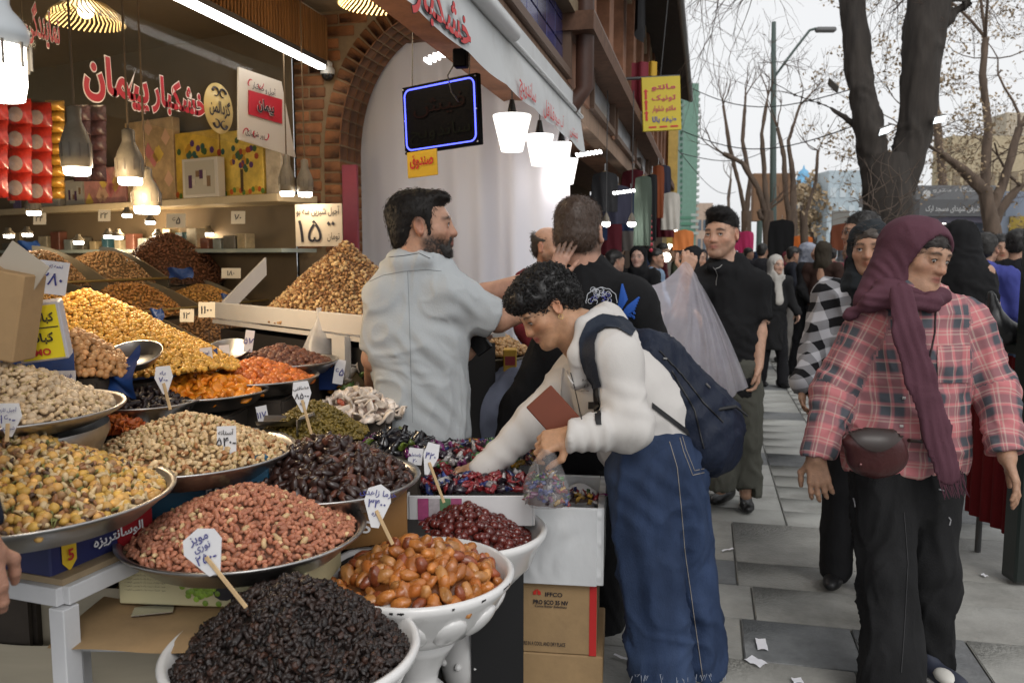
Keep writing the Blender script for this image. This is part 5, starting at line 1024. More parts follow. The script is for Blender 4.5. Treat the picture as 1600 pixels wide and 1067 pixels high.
# hanging snack bags on the left
M_rb = mat('bag_red', (.30, .02, .012), .3, var=.45, vscale=22, coat=.4, rnd=.15); M_gb = mat('bag_gold', (.42, .22, .03), .3, .3, var=.4, vscale=30, coat=.3, rnd=.15); M_pk = mat('bag_window', (.27, .21, .19), .25, var=.2, vscale=30)
def pouch(c, w, h, m, X, n, lb, grp, win=True):
    t = thing('snack_bag', lb, 'snack bag', c - BZ * h / 2, grp); b = MB(); b.grid(lambda s, q: c + X * (s - .5) * w + BZ * (q - .5) * h + n * (.03 * math.sin(s * math.pi) ** .6 * math.sin(q * math.pi) ** .6 + .003 * math.sin(s * 25 + q * 14)), 12, 12); b.grid(lambda s, q: c + X * (.5 - s) * w + BZ * (q - .5) * h - n * .012 * math.sin(s * math.pi) * math.sin(q * math.pi), 6, 6); b.build('pouch', m, t)
    if win: MB().lathe([(w * .3, 0), (w * .2, .004), (0, .006)], c - BZ * h * .08 + n * .029, 16, [X, BZ, n]).build('window', M_pk, t)
Xb = unit(A(.18, 1, 0)); nb_ = np.cross(Xb, BZ)
colsb = [(-8, 'far left'), (30, 'second'), (62, 'third')]
for ci, (px, nm) in enumerate(colsb):
    for r_ in range(4):
        c = PX(px, 172 + 38 * r_ + ci * 5, -2.78 - .02 * ci); pouch(c, .105, .118, M_rb, BR, -BF, 'red snack bag with round window, %s hanging strip, %s from the top' % (nm, ['first', 'second', 'third', 'fourth'][r_]), 'red snack bags on hanging strips')
for r_ in range(9): c = PX(86, 166 + 17 * r_, -2.85); pouch(c, .085, .05, M_gb, BR, -BF, 'small gold sachet, number %s down the hanging gold strip' % ['one', 'two', 'three', 'four', 'five', 'six', 'seven', 'eight', 'nine'][r_], 'gold sachets on a strip', False)
M_vb = mat('bag_violet', (.10, .05, .05), .35, var=.6, vscale=18, rnd=.3)
for k in range(10): c = PX(128 + 25 * (k % 2), 178 + 23 * (k // 2), -3.0); pouch(c, .085, .085, M_vb, BR, -BF, 'brown printed coffee sachet hanging behind the left bulbs', 'brown sachets', False)
# glass sign with red lettering
def plane_sign(pts, x, out=0.): return [PX(a, b_, x) for a, b_ in pts]
gs = thing('glass_sign', 'glass shop sign with big red white-edged lettering', 'sign', PX(250, 190, -2.60))
q = plane_sign([(-30, 138), (452, 242), (452, 112), (-30, -60)], -2.66); MB().prism(q, A(-.006, 0, 0)).build('pane', M_glass, gs)
M_red = mat('letter_red', (.42, .015, .03), .4); M_lw = mat('letter_edge', (.75, .7, .66), .45)
def wall_text(s, pxc, pyc, x, w_px, h_px, m, par, outline=None, bold=.02):
    c = PX(pxc, pyc, x); l, r_ = PX(pxc - w_px / 2, pyc, x), PX(pxc + w_px / 2, pyc, x); W = abs(r_[1] - l[1]); t_, b_ = PX(pxc, pyc - h_px / 2, x), PX(pxc, pyc + h_px / 2, x)
    text(s, m, c, A(0, 1, 0), BZ, abs(t_[2] - b_[2]), parent=par, bold=bold, width=W, outline=outline)
wall_text('خشکبار', 281, 158, -2.645, 84, 58, M_red, gs, (M_lw, .03), .035); wall_text('پیمان', 183, 134, -2.645, 100, 78, M_red, gs, (M_lw, .03), .035); wall_text('نمایندگی', 66, 42, -2.645, 52, 66, M_red, gs, (M_lw, .03), .02)
# round gold medallion sign
c = PX(341, 170, -2.64); md = thing('medallion_sign', 'round gold medallion sign with dark ornaments', 'sign', c); MB().lathe([(.135, 0), (.135, .006), (0, .006)], c, 36, [A(0, 1, 0), BZ, A(1, 0, 0)], 1.0).build('disc', mat('gold_disc', (.55, .42, .16), .45), md)
cc = c + A(.008, 0, 0); wm = mat('ornament_dark', (.03, .025, .03), .5); text('گزدالمن', wm, cc, A(0, 1, 0), BZ, .10, parent=md, bold=.02, width=.2)
for sx_ in (-1, 1):
    for sz_ in (-1, 1): MB().tube([cc + A(.002, sx_ * (.035 + .028 * math.cos(a)), sz_ * (.085 + .022 * math.sin(a))) for a in np.linspace(0, 5, 12)], [.008 - .0005 * i for i in range(12)], 6).build('scroll', wm, md)
# white panel sign
ws = thing('panel_sign', 'white panel sign with red ornament at the end of the glass sign', 'sign', PX(408, 170, -2.60)); q = plane_sign([(373, 218), (462, 246), (440, 128), (373, 105)], -2.62); MB().prism(q, A(-.01, 0, 0)).build('panel', mat('panel_white', (.55, .5, .43), .4), ws)
q = plane_sign([(389, 179), (441, 194), (441, 156), (389, 141)], -2.612); MB().prism(q, A(-.004, 0, 0)).build('red_field', M_red, ws); wall_text('پیمان', 415, 169, -2.605, 26, 24, M_ink, ws, (M_lw, .02), .03); wall_text('آجیل و خشکبار', 412, 140, -2.605, 36, 14, M_ink, ws); wall_text('پور شهبازی', 398, 211, -2.605, 30, 12, M_ink, ws)
for k in range(5):
    p = PX(384 + 8 * k, 128 + 2 * k + (0 if k % 2 else 78), -2.604); MB().tube([p + A(0, .03 * math.cos(a + k), .02 * math.sin(a * 1.3 + k)) for a in np.linspace(0, 3.4, 8)], [.001, .004, .005, .004, .004, .003, .002, .001], 5).build('flourish', M_red, ws)
# ------------------------------------------------------------------ LED bulbs over the stall, with their light
M_bulbg = glow('bulb_glow', (1, .93, .82), 14); M_bulbb = mat('bulb_body', (.17, .145, .105), .45, var=.2, vscale=20); M_bulbw = mat('bulb_body_white', (.5, .53, .55), .4)
def led(px, ytop, ybot, d, w, label, power, body=M_bulbb, cord=True, gf=.3):
    s = d / FPX; W = w * s / 2; H_ = (ybot - ytop) * s; c = P(px, ybot, d); t = thing('led_bulb', label, 'light bulb', c, 'LED bulbs hanging over the stall'); gh = min(W * .55, H_ * .3) if gf < .4 else H_ * gf
    MB().lathe([(0, 0), (W * .75, .002), (W * .85, gh * .3), (W * .86, gh)], c, 20).build('glow_cap', M_bulbg, t)
    MB().lathe([(W * .86, gh), (W, gh * 1.15), (W * 1.02, max(H_ * .45, gh * 1.3)), (W * .8, max(H_ * .60, gh * 1.5)), (W * .52, H_ * .74), (W * .46, H_ * .78), (W * .46, H_ * .97), (W * .2, H_)], c, 20).build('housing', body, t)
    for k in range(10):
        a = 2 * math.pi * k / 10; e = A(math.cos(a), math.sin(a), 0); MB().box(c + e * W * 1.0 + BZ * H_ * .36, (.004, .005, H_ * .2), [e, np.cross(BZ, e), BZ]).build('fin', mat('bulb_fin', (.12, .1, .075), .5), t)
    if cord: MB().tube([c + BZ * H_ * .98, A(c[0], c[1], 3.0)], .004, 6).build('cord', mat('cord_brown', (.12, .08, .04), .7), t)
    if power:
        l = bpy.data.lights.new('bulb_light', 'POINT'); l.energy = power; l.shadow_soft_size = max(W, .03); l.color = (1, .75, .46); o = bpy.data.objects.new('bulb_light', l); COL.objects.link(o); o.parent = t; o.location = (0, 0, -W * 1.2)
led(0, -30, 158, 1.42, 92, 'large white bulb cut by the left edge', 2, M_bulbw, gf=.44); led(121, 168, 275, 2.84, 45, 'brown bulb hanging before the red snack bags', 8); led(204, 203, 290, 3.1, 41, 'bulb with blue collar band', 8); led(230, 262, 335, 3.3, 43, 'ribbed bulb lowest over the golden chickpeas', 9)
led(449, 243, 307, 4.9, 25, 'left of two bulbs hanging beside the white panel sign', .8); led(477, 250, 308, 4.9, 25, 'right of two bulbs, with a blue band, before the brick pillar', .8); led(53, 300, 337, 4.6, 23, 'small bulb under the shelf on the left', 4)
for i, (px, y) in enumerate([(14, 372), (43, 370), (123, 382), (199, 340), (170, 373), (185, 374), (235, 351), (247, 374), (326, 369), (391, 340)]): led(px, y - 16, y, 5.8, 17, 'tiny lit bulb in the glass case, number %s from the left' % ['one', 'two', 'three', 'four', 'five', 'six', 'seven', 'eight', 'nine', 'ten'][i], 2.4, cord=False)
# woven fan-shaped ceiling lamps
def fan_lamp(px, py, d, w, label, pw):
    c = P(px, py, d); R = w * d / FPX / 2; t = thing('fan_lamp', label, 'lamp', c); sm_ = MB()
    for k in range(44):
        a = 2 * math.pi * k / 44; e = A(math.cos(a), math.sin(a), 0); e2 = A(math.cos(a + .35), math.sin(a + .35), 0)
        MB().tube([c + e * R * .1 + BZ * .10, c + unit(e + e2 * .3) * R * .55 + BZ * .09, c + unit(e + e2) * R * .9 + BZ * .04, c + e2 * R + BZ * .0], .0045, 5).build('rib', mat('rib_cream', (.7, .55, .28), .5), t)
    MB().ball(c + BZ * .06, R * .22, 12, 8).build('globe', glow('globe_glow', (1, .85, .55), 7), t); MB().tube([c + BZ * .1, A(c[0], c[1], 3.05)], .004, 6).build('cord', mat('cord_brown', (.12, .08, .04), .7), t)
    l = bpy.data.lights.new('lamp_light', 'POINT'); l.energy = pw; l.shadow_soft_size = .1; l.color = (1, .78, .5); o = bpy.data.objects.new('lamp_light', l); COL.objects.link(o); o.parent = t; o.location = (0, 0, -.03)
fan_lamp(585, 8, 4.0, 112, 'woven fan-shaped ceiling lamp in front of the brick arch', 11); fan_lamp(135, 36, 4.2, 112, 'woven fan-shaped lamp inside the shop behind the glass sign', 5)
# camera on the pillar
c = P(512, 117, 5.3); t = thing('security_camera', 'small dome security camera on the brick pillar', 'camera', c); MB().box(c + A(0, 0, .06), (.05, .06, .05), bev=.01).build('mount', mat('cam_white', (.5, .5, .48), .4), t); MB().ball(c, .042, 14, 10).build('dome', mat('cam_black', (.012, .012, .013), .1), t); MB().lathe([(.046, .0), (.046, .03), (.03, .05)], c, 16).build('shroud', mat('cam_white', (.5, .5, .48), .4), t)
# ------------------------------------------------------------------ hanging signs and awning
ls = thing('led_sign', 'black LED sign with glowing blue border hanging before the curtain', 'sign', P(690, 240, 4.3)); c = P(690, 181, 4.3); X = unit(A(*(P(765, 175, 4.15) - P(614, 187, 4.5)))); X = unit(A(X[0], X[1], 0)); Yd = np.cross(BZ, X); W, H_ = .50, .355; Xr = unit(X + BZ * .045); Zr = unit(BZ - X * .045)
MB().box(c, (W, .035, H_), [Xr, Yd, Zr], .004).build('panel', mat('sign_black', (.003, .003, .004), .6, spec=.05), ls); f = c - Yd * .02
def rr(w, h, r_): return [((w / 2 - r_) * sx + r_ * math.cos(a), (h / 2 - r_) * sz + r_ * math.sin(a)) for sx, sz, a0 in ((1, 1, 0), (-1, 1, 90), (-1, -1, 180), (1, -1, 270)) for a in np.radians(np.linspace(a0, a0 + 90, 6))]
pts = rr(W * .92, H_ * .89, .035); MB().tube([f + Xr * a + Zr * b_ for a, b_ in pts + pts[:1]], .0042, 6).build('neon_border', glow('neon_blue', (.10, .12, 1.), 2.6), ls)
text('ساندویچ', mat('dim_led', (.0055, .007, .006), .6, spec=.05), f - Zr * .09, Xr, Zr, .1, parent=ls, bold=.0, width=.4); text('فیش', mat('dim_led_red', (.008, .003, .0035), .6, spec=.05), f + Zr * .05, Xr, Zr, .1, parent=ls, bold=.0, width=.34)
for s in (-1, 1): MB().tube([c + Xr * s * .19 + Zr * H_ / 2, c + Xr * s * .19 + BZ * .5], .003, 5).build('chain', mat('chain_dark', (.06, .06, .06), .5), ls)
for s in (-1, 1):
    for z_ in (-1, 0, 1): MB().ball(f + Xr * s * W * .48 + Zr * z_ * H_ * .46, .005, 6, 4).build('screw', mat('zinc', (.5, .5, .5), .35, 1.), ls)
bx_ = P(720, 92, 4.1); t = thing('junction_box', 'small black box with cable above the LED sign', 'box', bx_); MB().box(bx_, (.07, .06, .09), bev=.006).build('case', mat('sign_black', (.003, .003, .004), .6, spec=.05), t); MB().tube([bx_ + A(-.03, 0, -.02), bx_ + A(-.07, 0, -.08), bx_ + A(-.05, 0, -.16), bx_ + A(-.03, .05, -.2)], .004, 6).build('cable', mat('chain_dark', (.06, .06, .06), .5), t)
ys = thing('cashier_sign', 'small yellow sign with red word below the LED sign', 'sign', P(660, 275, 4.35)); c = P(660, 256, 4.35); MB().box(c, (60 * 4.35 / FPX, .008, 40 * 4.35 / FPX), [Xr, Yd, Zr], .002).build('panel', mat('sign_yellow', (.55, .36, .02), .5), ys); text('صندوق', M_inkr, c - Yd * .005 + Zr * .01, Xr, Zr, .075, parent=ys, bold=.03, width=.16)
AX = -.90
aw = thing('awning', 'white awning valance with red lettering along the shop front', 'awning', A(AX, 4, 2.4)); ya, yb_ = 1.2, PX(907, 185, AX)[1]
za = PX(740, 5, AX)[2]; zb_ = PX(740, 99, AX)[2]; M_awn = mat('awning_cloth', (.56, .57, .57), .75, var=.06, vscale=2, dirt=(.38, .36, .33, .5), dscale=1.5)
b = MB(); b.grid(lambda s, t: A(AX + .02 * t * math.sin(s * 22) * (1 - t) + .03 * (1 - t), ya + (yb_ - ya) * s + .06 * (1 - t) * (s > .97), zb_ + (za - zb_) * t - .03 * (1 - t) * max(0, s - .85) * 3 - .012 * (1 - t) * abs(math.sin(s * 25))), 160, 8); b.build('valance', M_awn, aw)
b = MB(); b.grid(lambda s, t: A(AX - (AX - FX) * -t * 1.0 - .0 + (FX - AX) * t, ya + (yb_ - ya) * s, za + .12 * t), 20, 4); b.build('canopy', M_awn, aw)
MB().tube([A(AX + .02, ya, za + .03), A(AX + .02, PX(795, 62, AX)[1], za + .03)], .038, 12).build('roller', mat('roller_white', (.6, .6, .6), .4), aw); MB().tube([A(AX + .01, ya, za + .01), A(AX + .01, yb_, za + .01)], .014, 8).build('front_bar', mat('roller_white', (.6, .6, .6), .4), aw)
M_lr = mat('awning_red', (.60, .05, .05), .6)
def aw_text(s, pxc, pyc, wpx, hpx, bold=.0, out=None): wall_text(s, pxc, pyc, AX + .034, wpx, hpx, M_lr, aw, out, bold)
aw_text('خشکبار', 693, 22, 90, 78, .02, (M_ink, .014)); aw_text('ساندویچ', 824, 145, 26, 40, .01); aw_text('فلافل', 857, 176, 17, 30, .01); aw_text('آب میوه', 873, 188, 14, 26, .01); aw_text('بستنی', 896, 210, 12, 18, .01)
# pendant shades, brightly lit
M_shade = glow('shade_glow', (1, .95, .9), 2.0)
for i, (px, y0, y1, w, d, lb) in enumerate([(800, 183, 237, 60, 4.6, 'largest white pendant shade beside the LED sign'), (843, 213, 259, 44, 5.0, 'second white pendant shade under the awning'), (877, 225, 268, 32, 5.6, 'third white pendant shade, partly behind its neighbours'), (886, 250, 288, 34, 5.9, 'lowest white pendant shade at the curtain edge')]):
    c = P(px, y1, d); s = d / FPX; t = thing('pendant_lamp', lb, 'lamp', c, 'white pendant lamps under the awning'); b = MB()
    b.lathe([(w * s * .28, 0), (w * s * .5, (y1 - y0) * s), (w * s * .49, (y1 - y0) * s + .004), (w * s * .27, .0)], c, 28); b.build('shade', M_shade, t); MB().tube([c + BZ * (y1 - y0) * s, c + BZ * ((y1 - y0) * s + .09)], [.03, .012], 10).build('socket', mat('cam_black', (.012, .012, .013), .1), t); MB().tube([c + BZ * (y1 - y0) * s, A(c[0], c[1], 3.0)], .004, 6).build('cord', mat('chain_dark', (.06, .06, .06), .5), t)
    l = bpy.data.lights.new('pendant_light', 'POINT'); l.energy = 1.5; l.shadow_soft_size = .08; l.color = (1, .90, .82); o = bpy.data.objects.new('pendant_light', l); COL.objects.link(o); o.parent = t; o.location = (0, 0, -.06)
# light strips in the arch and spots under the beam
for i, (px, py, d) in enumerate([(690, 85, 5.0), (920, 240, 6.5), (975, 300, 7.6), (1000, 300, 9)]):
    c = P(px, py, d); t = thing('ceiling_lamp', 'bright ribbed ceiling lamp ' + ['at the top of the arch', 'at the end of the awning', 'among the hanging clothes', 'deep in the arcade'][i], 'lamp', c)
    for k in range(7): MB().box(c + A(.03 * (k - 3), .0, .012 * (k - 3) * (1 if i == 0 else .3)), (.016, .1, .02)).build('louvre', glow('louvre_glow', (1, .98, .95), 6), t)
# ------------------------------------------------------------------ people
def skin(name, c): return mat('skin_' + name, c, **SKIN_OPTS)
def fabric(name, col, rough=.85, var=.12, vs=6., bump=.25, bs=260, **k): return mat('cloth_' + name, col, rough, var=var, vscale=vs, bump=bump, bscale=bs, spec=.2, **dict(dict(crease=.55, cscale=5., stretch=(1, 1, .55)), **k))
def hair_surface(name, prims, m, parent, res, strands, L, r, flow, seed=1, lift=.25, wave=0., bend=None, mask=None, n=3, jit=.25):
    """hair: a cap of the right outline plus thousands of strands lying along flow(local normal, point)"""
    V, Q = surface(prims, res); V = relax(V, Q, 2); N = normals(V, Q); V = V + N * (.0025 * fbm(V * 90, 2, seed))[:, None]
    g = np.random.default_rng(seed); keep = np.ones(len(V), bool) if mask is None else mask(V); ids = np.nonzero(keep)[0]; ids = ids[g.integers(0, len(ids), strands)]
    pt = V[ids] + g.normal(0, res * .5, (strands, 3)); nn = N[ids]; fl = flow(pt, nn); d = fl - nn * (fl * nn).sum(1)[:, None]; d = d / (np.linalg.norm(d, axis=1)[:, None] + 1e-9) + nn * lift + g.normal(0, jit, (strands, 3)); d /= np.linalg.norm(d, axis=1)[:, None]
    SV, SF = tuft(pt, d, L * g.uniform(.6, 1.25, strands), r, seed, n, bend, wave); allV = np.concatenate([V, SV]); allF = np.concatenate([Q, SF + len(V)])
    return link(name, raw_mesh(name, allV - worg(parent), allF, True), m, parent)
def fine_box(c, h, r): return (A(*c) - h, A(*c) + h, r)
def decal(obj, pts, r, m, name, parent, lift=.002, closed=False):
    """a printed or sewn line that follows the cloth: each pixel of the line is dropped onto the garment"""
    from mathutils.bvhtree import BVHTree
    key = obj.name
    if key not in BVH:
        me = obj.data; off = worg(obj); BVH[key] = BVHTree.FromPolygons([tuple(A(*v.co) + off) for v in me.vertices], [tuple(p.vertices) for p in me.polygons])
    out = []; pts = np.array(pts, float); sg = np.maximum(1, (np.hypot(*np.diff(pts, axis=0).T) / 3.5).astype(int)); pts = [tuple(pts[i] + (pts[i + 1] - pts[i]) * k / n_) for i, n_ in enumerate(sg) for k in range(n_)] + [tuple(pts[-1])]
    for px, py in pts:
        d = Vector(unit(ray(px, py))); h = BVH[key].ray_cast(Vector(CAM), d)
        if h[0] is not None: out.append(A(*h[0]) + A(*h[1]) * lift)
    if len(out) > 1: return MB().tube(out, r, 5).build(name, m, parent)
BVH = {}
def patch(obj, fn, nu, nv, m, name, parent, lift=.003):
    """a flat piece of cloth (strap, pocket, print) laid on the garment; fn(s,t) gives a photo pixel"""
    from mathutils.bvhtree import BVHTree
    if obj.name not in BVH:
        me = obj.data; off = worg(obj); BVH[obj.name] = BVHTree.FromPolygons([tuple(A(*v.co) + off) for v in me.vertices], [tuple(p.vertices) for p in me.polygons])
    b = MB(); last = None; V = []
    for j in range(nv):
        for i in range(nu):
            px, py = fn(i / (nu - 1), j / (nv - 1)); h = BVH[obj.name].ray_cast(Vector(CAM), Vector(unit(ray(px, py))))
            if h[0] is not None: last = A(*h[0]) + A(*h[1]) * lift
            V.append(last if last is not None else P(px, py, 3))
    b.add(V, [(j * nu + i, j * nu + i + 1, (j + 1) * nu + i + 1, (j + 1) * nu + i) for j in range(nv - 1) for i in range(nu - 1)], True); return b.build(name, m, parent)
def strap(obj, pts, wd, m, name, parent, lift=.006, n=24):
    """a band laid on the cloth along a line of photo pixels; wd: widths along it"""
    pts = np.array(pts, float); L = np.concatenate([[0], np.cumsum(np.hypot(*np.diff(pts, axis=0).T))]); L /= L[-1]
    def fn(s, t):
        p = A(np.interp(t, L, pts[:, 0]), np.interp(t, L, pts[:, 1])); q = A(np.interp(min(t + .04, 1), L, pts[:, 0]), np.interp(min(t + .04, 1), L, pts[:, 1])) - A(np.interp(max(t - .04, 0), L, pts[:, 0]), np.interp(max(t - .04, 0), L, pts[:, 1])); q /= np.hypot(*q) + 1e-9
        w = np.interp(t, np.linspace(0, 1, len(wd)), wd); return tuple(p + A(-q[1], q[0]) * (s - .5) * w)
    return patch(obj, fn, 6, n, m, name, parent, lift)
def plaid(name, base, dark, light, per=.105, check=False):
    m = bpy.data.materials.new(name); m.use_nodes = True; nt = m.node_tree; n = nt.nodes; b = n['Principled BSDF']; b.inputs['Roughness'].default_value = .9; b.inputs['Specular IOR Level'].default_value = .2
    a = n.new('ShaderNodeAttribute'); a.attribute_name = 'guv'; sp = n.new('ShaderNodeSeparateXYZ'); _lk(nt, a.outputs['Vector'], sp.inputs[0]); outs = []; lines = []
    for ax in (0, 1):
        d = n.new('ShaderNodeMath'); d.operation = 'DIVIDE'; d.inputs[1].default_value = per; _lk(nt, sp.outputs[ax], d.inputs[0]); f = n.new('ShaderNodeMath'); f.operation = 'FRACT'; _lk(nt, d.outputs[0], f.inputs[0])
        r = n.new('ShaderNodeValToRGB'); cr = r.color_ramp; _lk(nt, f.outputs[0], r.inputs[0])
        if check: cr.interpolation = 'CONSTANT'; cr.elements[0].color = base + (1,); cr.elements[1].position = .5; cr.elements[1].color = dark + (1,)
        else:
            st = [(0, base), (.24, base), (.30, dark), (.48, dark), (.51, base), (.55, base), (.58, dark), (.76, dark), (.82, base)]
            cr.elements[0].position = 0; cr.elements[0].color = base + (1,); cr.elements[1].position = 1; cr.elements[1].color = base + (1,)
            for p_, c_ in st[1:]: e = cr.elements.new(p_); e.color = c_ + (1,)
        outs.append(r.outputs[0])
        if not check:
            q = n.new('ShaderNodeValToRGB'); c2 = q.color_ramp; c2.interpolation = 'CONSTANT'; _lk(nt, f.outputs[0], q.inputs[0]); c2.elements[0].color = (0, 0, 0, 1); c2.elements[1].position = .98; c2.elements[1].color = (0, 0, 0, 1)
            for p_, v_ in ((.12, 1), (.155, 0), (.20, 1), (.225, 0), (.48, .8), (.505, 0), (.9, .9), (.93, 0)): e = c2.elements.new(p_); e.color = (v_, v_, v_, 1)
            lines.append(q.outputs[0])
    x = n.new('ShaderNodeMix'); x.data_type = 'RGBA'; x.inputs[0].default_value = .5; _lk(nt, outs[0], x.inputs[6]); _lk(nt, outs[1], x.inputs[7]); src = x.outputs[2]
    for l in lines:
        k = n.new('ShaderNodeMath'); k.operation = 'MULTIPLY'; k.inputs[1].default_value = .38; _lk(nt, l, k.inputs[0]); y = n.new('ShaderNodeMix'); y.data_type = 'RGBA'; _lk(nt, k.outputs[0], y.inputs[0]); _lk(nt, src, y.inputs[6]); y.inputs[7].default_value = light + (1,); src = y.outputs[2]
    _lk(nt, src, b.inputs['Base Color']); t = n.new('ShaderNodeTexNoise'); t.inputs['Scale'].default_value = 6.5; t.noise_type = 'RIDGED_MULTIFRACTAL'; t.inputs['Detail'].default_value = 2; t.inputs['Roughness'].default_value = .4; t.inputs['Distortion'].default_value = .6; u = n.new('ShaderNodeBump'); u.inputs['Strength'].default_value = .5; u.inputs['Distance'].default_value = .02; tc = n.new('ShaderNodeTexCoord'); _lk(nt, tc.outputs['Object'], t.inputs['Vector']); _lk(nt, t.outputs[0], u.inputs['Height']); _lk(nt, u.outputs[0], b.inputs['Normal'])
    MATS[name] = m; return m
M_hairk = mat('hair_black', (.0085, .007, .0065), .6, spec=.25); M_hairb = mat('hair_brown', (.045, .026, .016), .45, rnd=.1); M_hairc = mat('hair_curly', (.0075, .0065, .0065), .5)
def shoe(c, d, m, parent, l=.27, sole=None, name='shoe'):
    d = unit(d); s = np.cross(d, BZ); pr = [ell(c + d * .05 + BZ * .035, (.10 * l / .27, .043, .034), [d, s, BZ], .02), ell(c - d * .06 + BZ * .05, (.065, .036, .05), [d, s, BZ], .03)]
    V, Q = surface(pr, .011); V[:, 2] = np.maximum(V[:, 2], c[2] + .002); o = link(name, raw_mesh(name, V - worg(parent), Q, True), m, parent)
    if sole is not None: MB().box(c + BZ * .008 + d * .01, (l * .93, .082, .016), [d, s, BZ], .006).build('sole', sole, o)
    return o

# ---- the man in the black polo shirt holding up the plastic bag
def polo_man():
    D = 4.78; J = lambda x, y, dd=0.: P(x, y, D + dd); base = A(*PZ(1147, 795, 0)); t = thing('person', 'young man in black polo shirt holding up a large clear plastic bag', 'person', base)
    sk = A(.46, .27, .185); H = Head(J(1127, 367), -BF * .78 - BR * .60 - BZ * .03, BZ + BR * -.03, 1.17)
    nk = J(1136, 418, .03); shL, shR = J(1090, 446, .05), J(1180, 448, .02); elR, wrR = J(1186, 520, 0), J(1184, 572, -.05); elL, wrL = J(1062, 486, -.12), J(1072, 428, -.22); hip = J(1148, 600, .02)
    hipL, hipR = J(1132, 606, .02), J(1164, 606, .02); knL, knR = J(1128, 690, -.02), J(1166, 690, 0); anL, anR = J(1126, 762, -.1), J(1166, 770, -.02)
    body = H.prims(smile=1.3) + [cap(H.w(0, -.025, -.05), nk, .056, .062, .03), cap(nk, hip, .085, .09, .05), cap(nk, shL, .06, .06), cap(nk, shR, .06, .06)] + chain([shR, elR, wrR], [.055, .044, .032]) + chain([shL, elL, wrL], [.055, .044, .032]) + chain([hipL, knL, anL], [.08, .055, .04]) + chain([hipR, knR, anR], [.08, .055, .04])
    body += hand(wrR, -BZ + BR * -.1 - BF * .1, BR, 1, .55, 1.1) + hand(wrL, BZ * .9 + BR * .2, -BF, -1, 1.25, 1.1, thumb=1.)
    def cf(V): return H.colour(V, np.tile(sk, (len(V), 1)), sk, (.40, .15, .12), ((.10, .06, .045), .28), (.014, .01, .008), 1.35)
    body_mesh('body', body, skin('a', (.46, .27, .185)), t, .016, [fine_box(H.c, .17, .0048), fine_box(wrR - BZ * .07, .09, .006), fine_box(wrL + BZ * .05, .08, .006)], cf); H.eyes(t, gaze=(-.25, 0))
    ax = H.ax; S = H.s
    hp = [ell(H.w(0, -.016, .052), A(.077, .097, .079) * S, ax, .02), ell(H.w(0, .034, .106), A(.060, .062, .034) * S, ax, .03), ell(H.w(0, -.06, -.0), A(.066, .048, .06) * S, ax, .02), ell(H.w(0, .118, -.002), A(.078, .062, .088) * S, ax, .015, '-'), ell(H.w(.078, .02, -.045), A(.04, .065, .046) * S, ax, .01, '-'), ell(H.w(-.078, .02, -.045), A(.04, .065, .046) * S, ax, .01, '-')]
    hair_surface('hair', hp, M_hairk, t, .007, 7500, .017, .0010, lambda p, n: np.tile(-H.y * .5 + H.x * .5 + H.z * .15, (len(p), 1)), 4, .18)
    blk = fabric('black_polo', (.0105, .0105, .0115), .9)
    sh = [cap(shR, J(1187, 505, 0), .085, .080, .04), cut(J(1187, 500, 0), J(1187, 540, 0), .12), cap(nk - BZ * .03, J(1142, 520, .02), .135, .155, .06, (BF, .72)), cap(J(1142, 520, .02), J(1147, 612, .02), .152, .148, .05, (BF, .72)), cut(J(1147, 622, .02), J(1147, 760, .02), .4), cap(nk - BZ * .045, shL, .075, .085, .05), cap(nk - BZ * .045, shR, .075, .085, .05), cap(shL, J(1068, 474, -.1), .082, .07, .04), cap(J(1110, 418, -.06), J(1152, 424, -.04), .028, .026, .03), cap(J(1152, 424, -.04), J(1160, 412, .08), .026, .024, .03)]
    so = cloth('shirt', sh, blk, t, .014, amp=.006, fs=9, seed=3, folds=[(J(1165, 560), .16, BZ + BR * .4, .07, .006), (J(1110, 500, -.1), .12, BZ - BR * .6, .06, .006)])
    decal(so, [(1114, 418), (1118, 422), (1121, 430), (1119, 440), (1119, 446)], .0022, mat('zip_metal', (.35, .34, .33), .35, .9), 'zip', t); decal(so, [(1118, 420), (1124, 418), (1128, 414)], .0022, mat('zip_metal', (.35, .34, .33), .35, .9), 'zip', t)
    tr = [cap(hip + BZ * .06, hip, .15, .15, .05, (BF, .75))] + chain([hipL, knL, anL - BZ * .02], [.10, .085, .085], .03) + chain([hipR, knR, anR - BZ * .02], [.10, .085, .085], .03) + [cut(anL - BZ * .01, anL - BZ * .3, .2), cut(anR - BZ * .01, anR - BZ * .3, .2)]
    cloth('trousers', tr, fabric('olive_grey', (.075, .075, .062)), t, .013, amp=.008, fs=9, seed=8, drape=(1, 1, .6))
    sm_ = mat('shoe_black', (.012, .012, .013), .4); shoe(A(*PZ(1130, 784, 0)) + A(0, 0, .0), -BF * .7 - BR * .7, sm_, t); shoe(A(*PZ(1166, 795, 0)), -BF * .95 - BR * .2, sm_, t)
    # the bag: a wide film gathered at the raised hand, its lower part full of dark red berries
    bg_ = thing('plastic_bag', 'large clear plastic bag with dark red berries held by the polo man', 'bag', J(1110, 640, -.35)); top = wrL + BZ * .085; pc = J(1170, 600, -.28)
    Lc = [J(1002, 446, -.45), J(1030, 560, -.55), J(1120, 640, -.5), J(1155, 655, -.4), J(1165, 600, -.32)]
    cT, cL, cB, cR = wrL + BZ * .085, J(1001, 447, -.42), J(1092, 655, -.42), J(1168, 604, -.30)
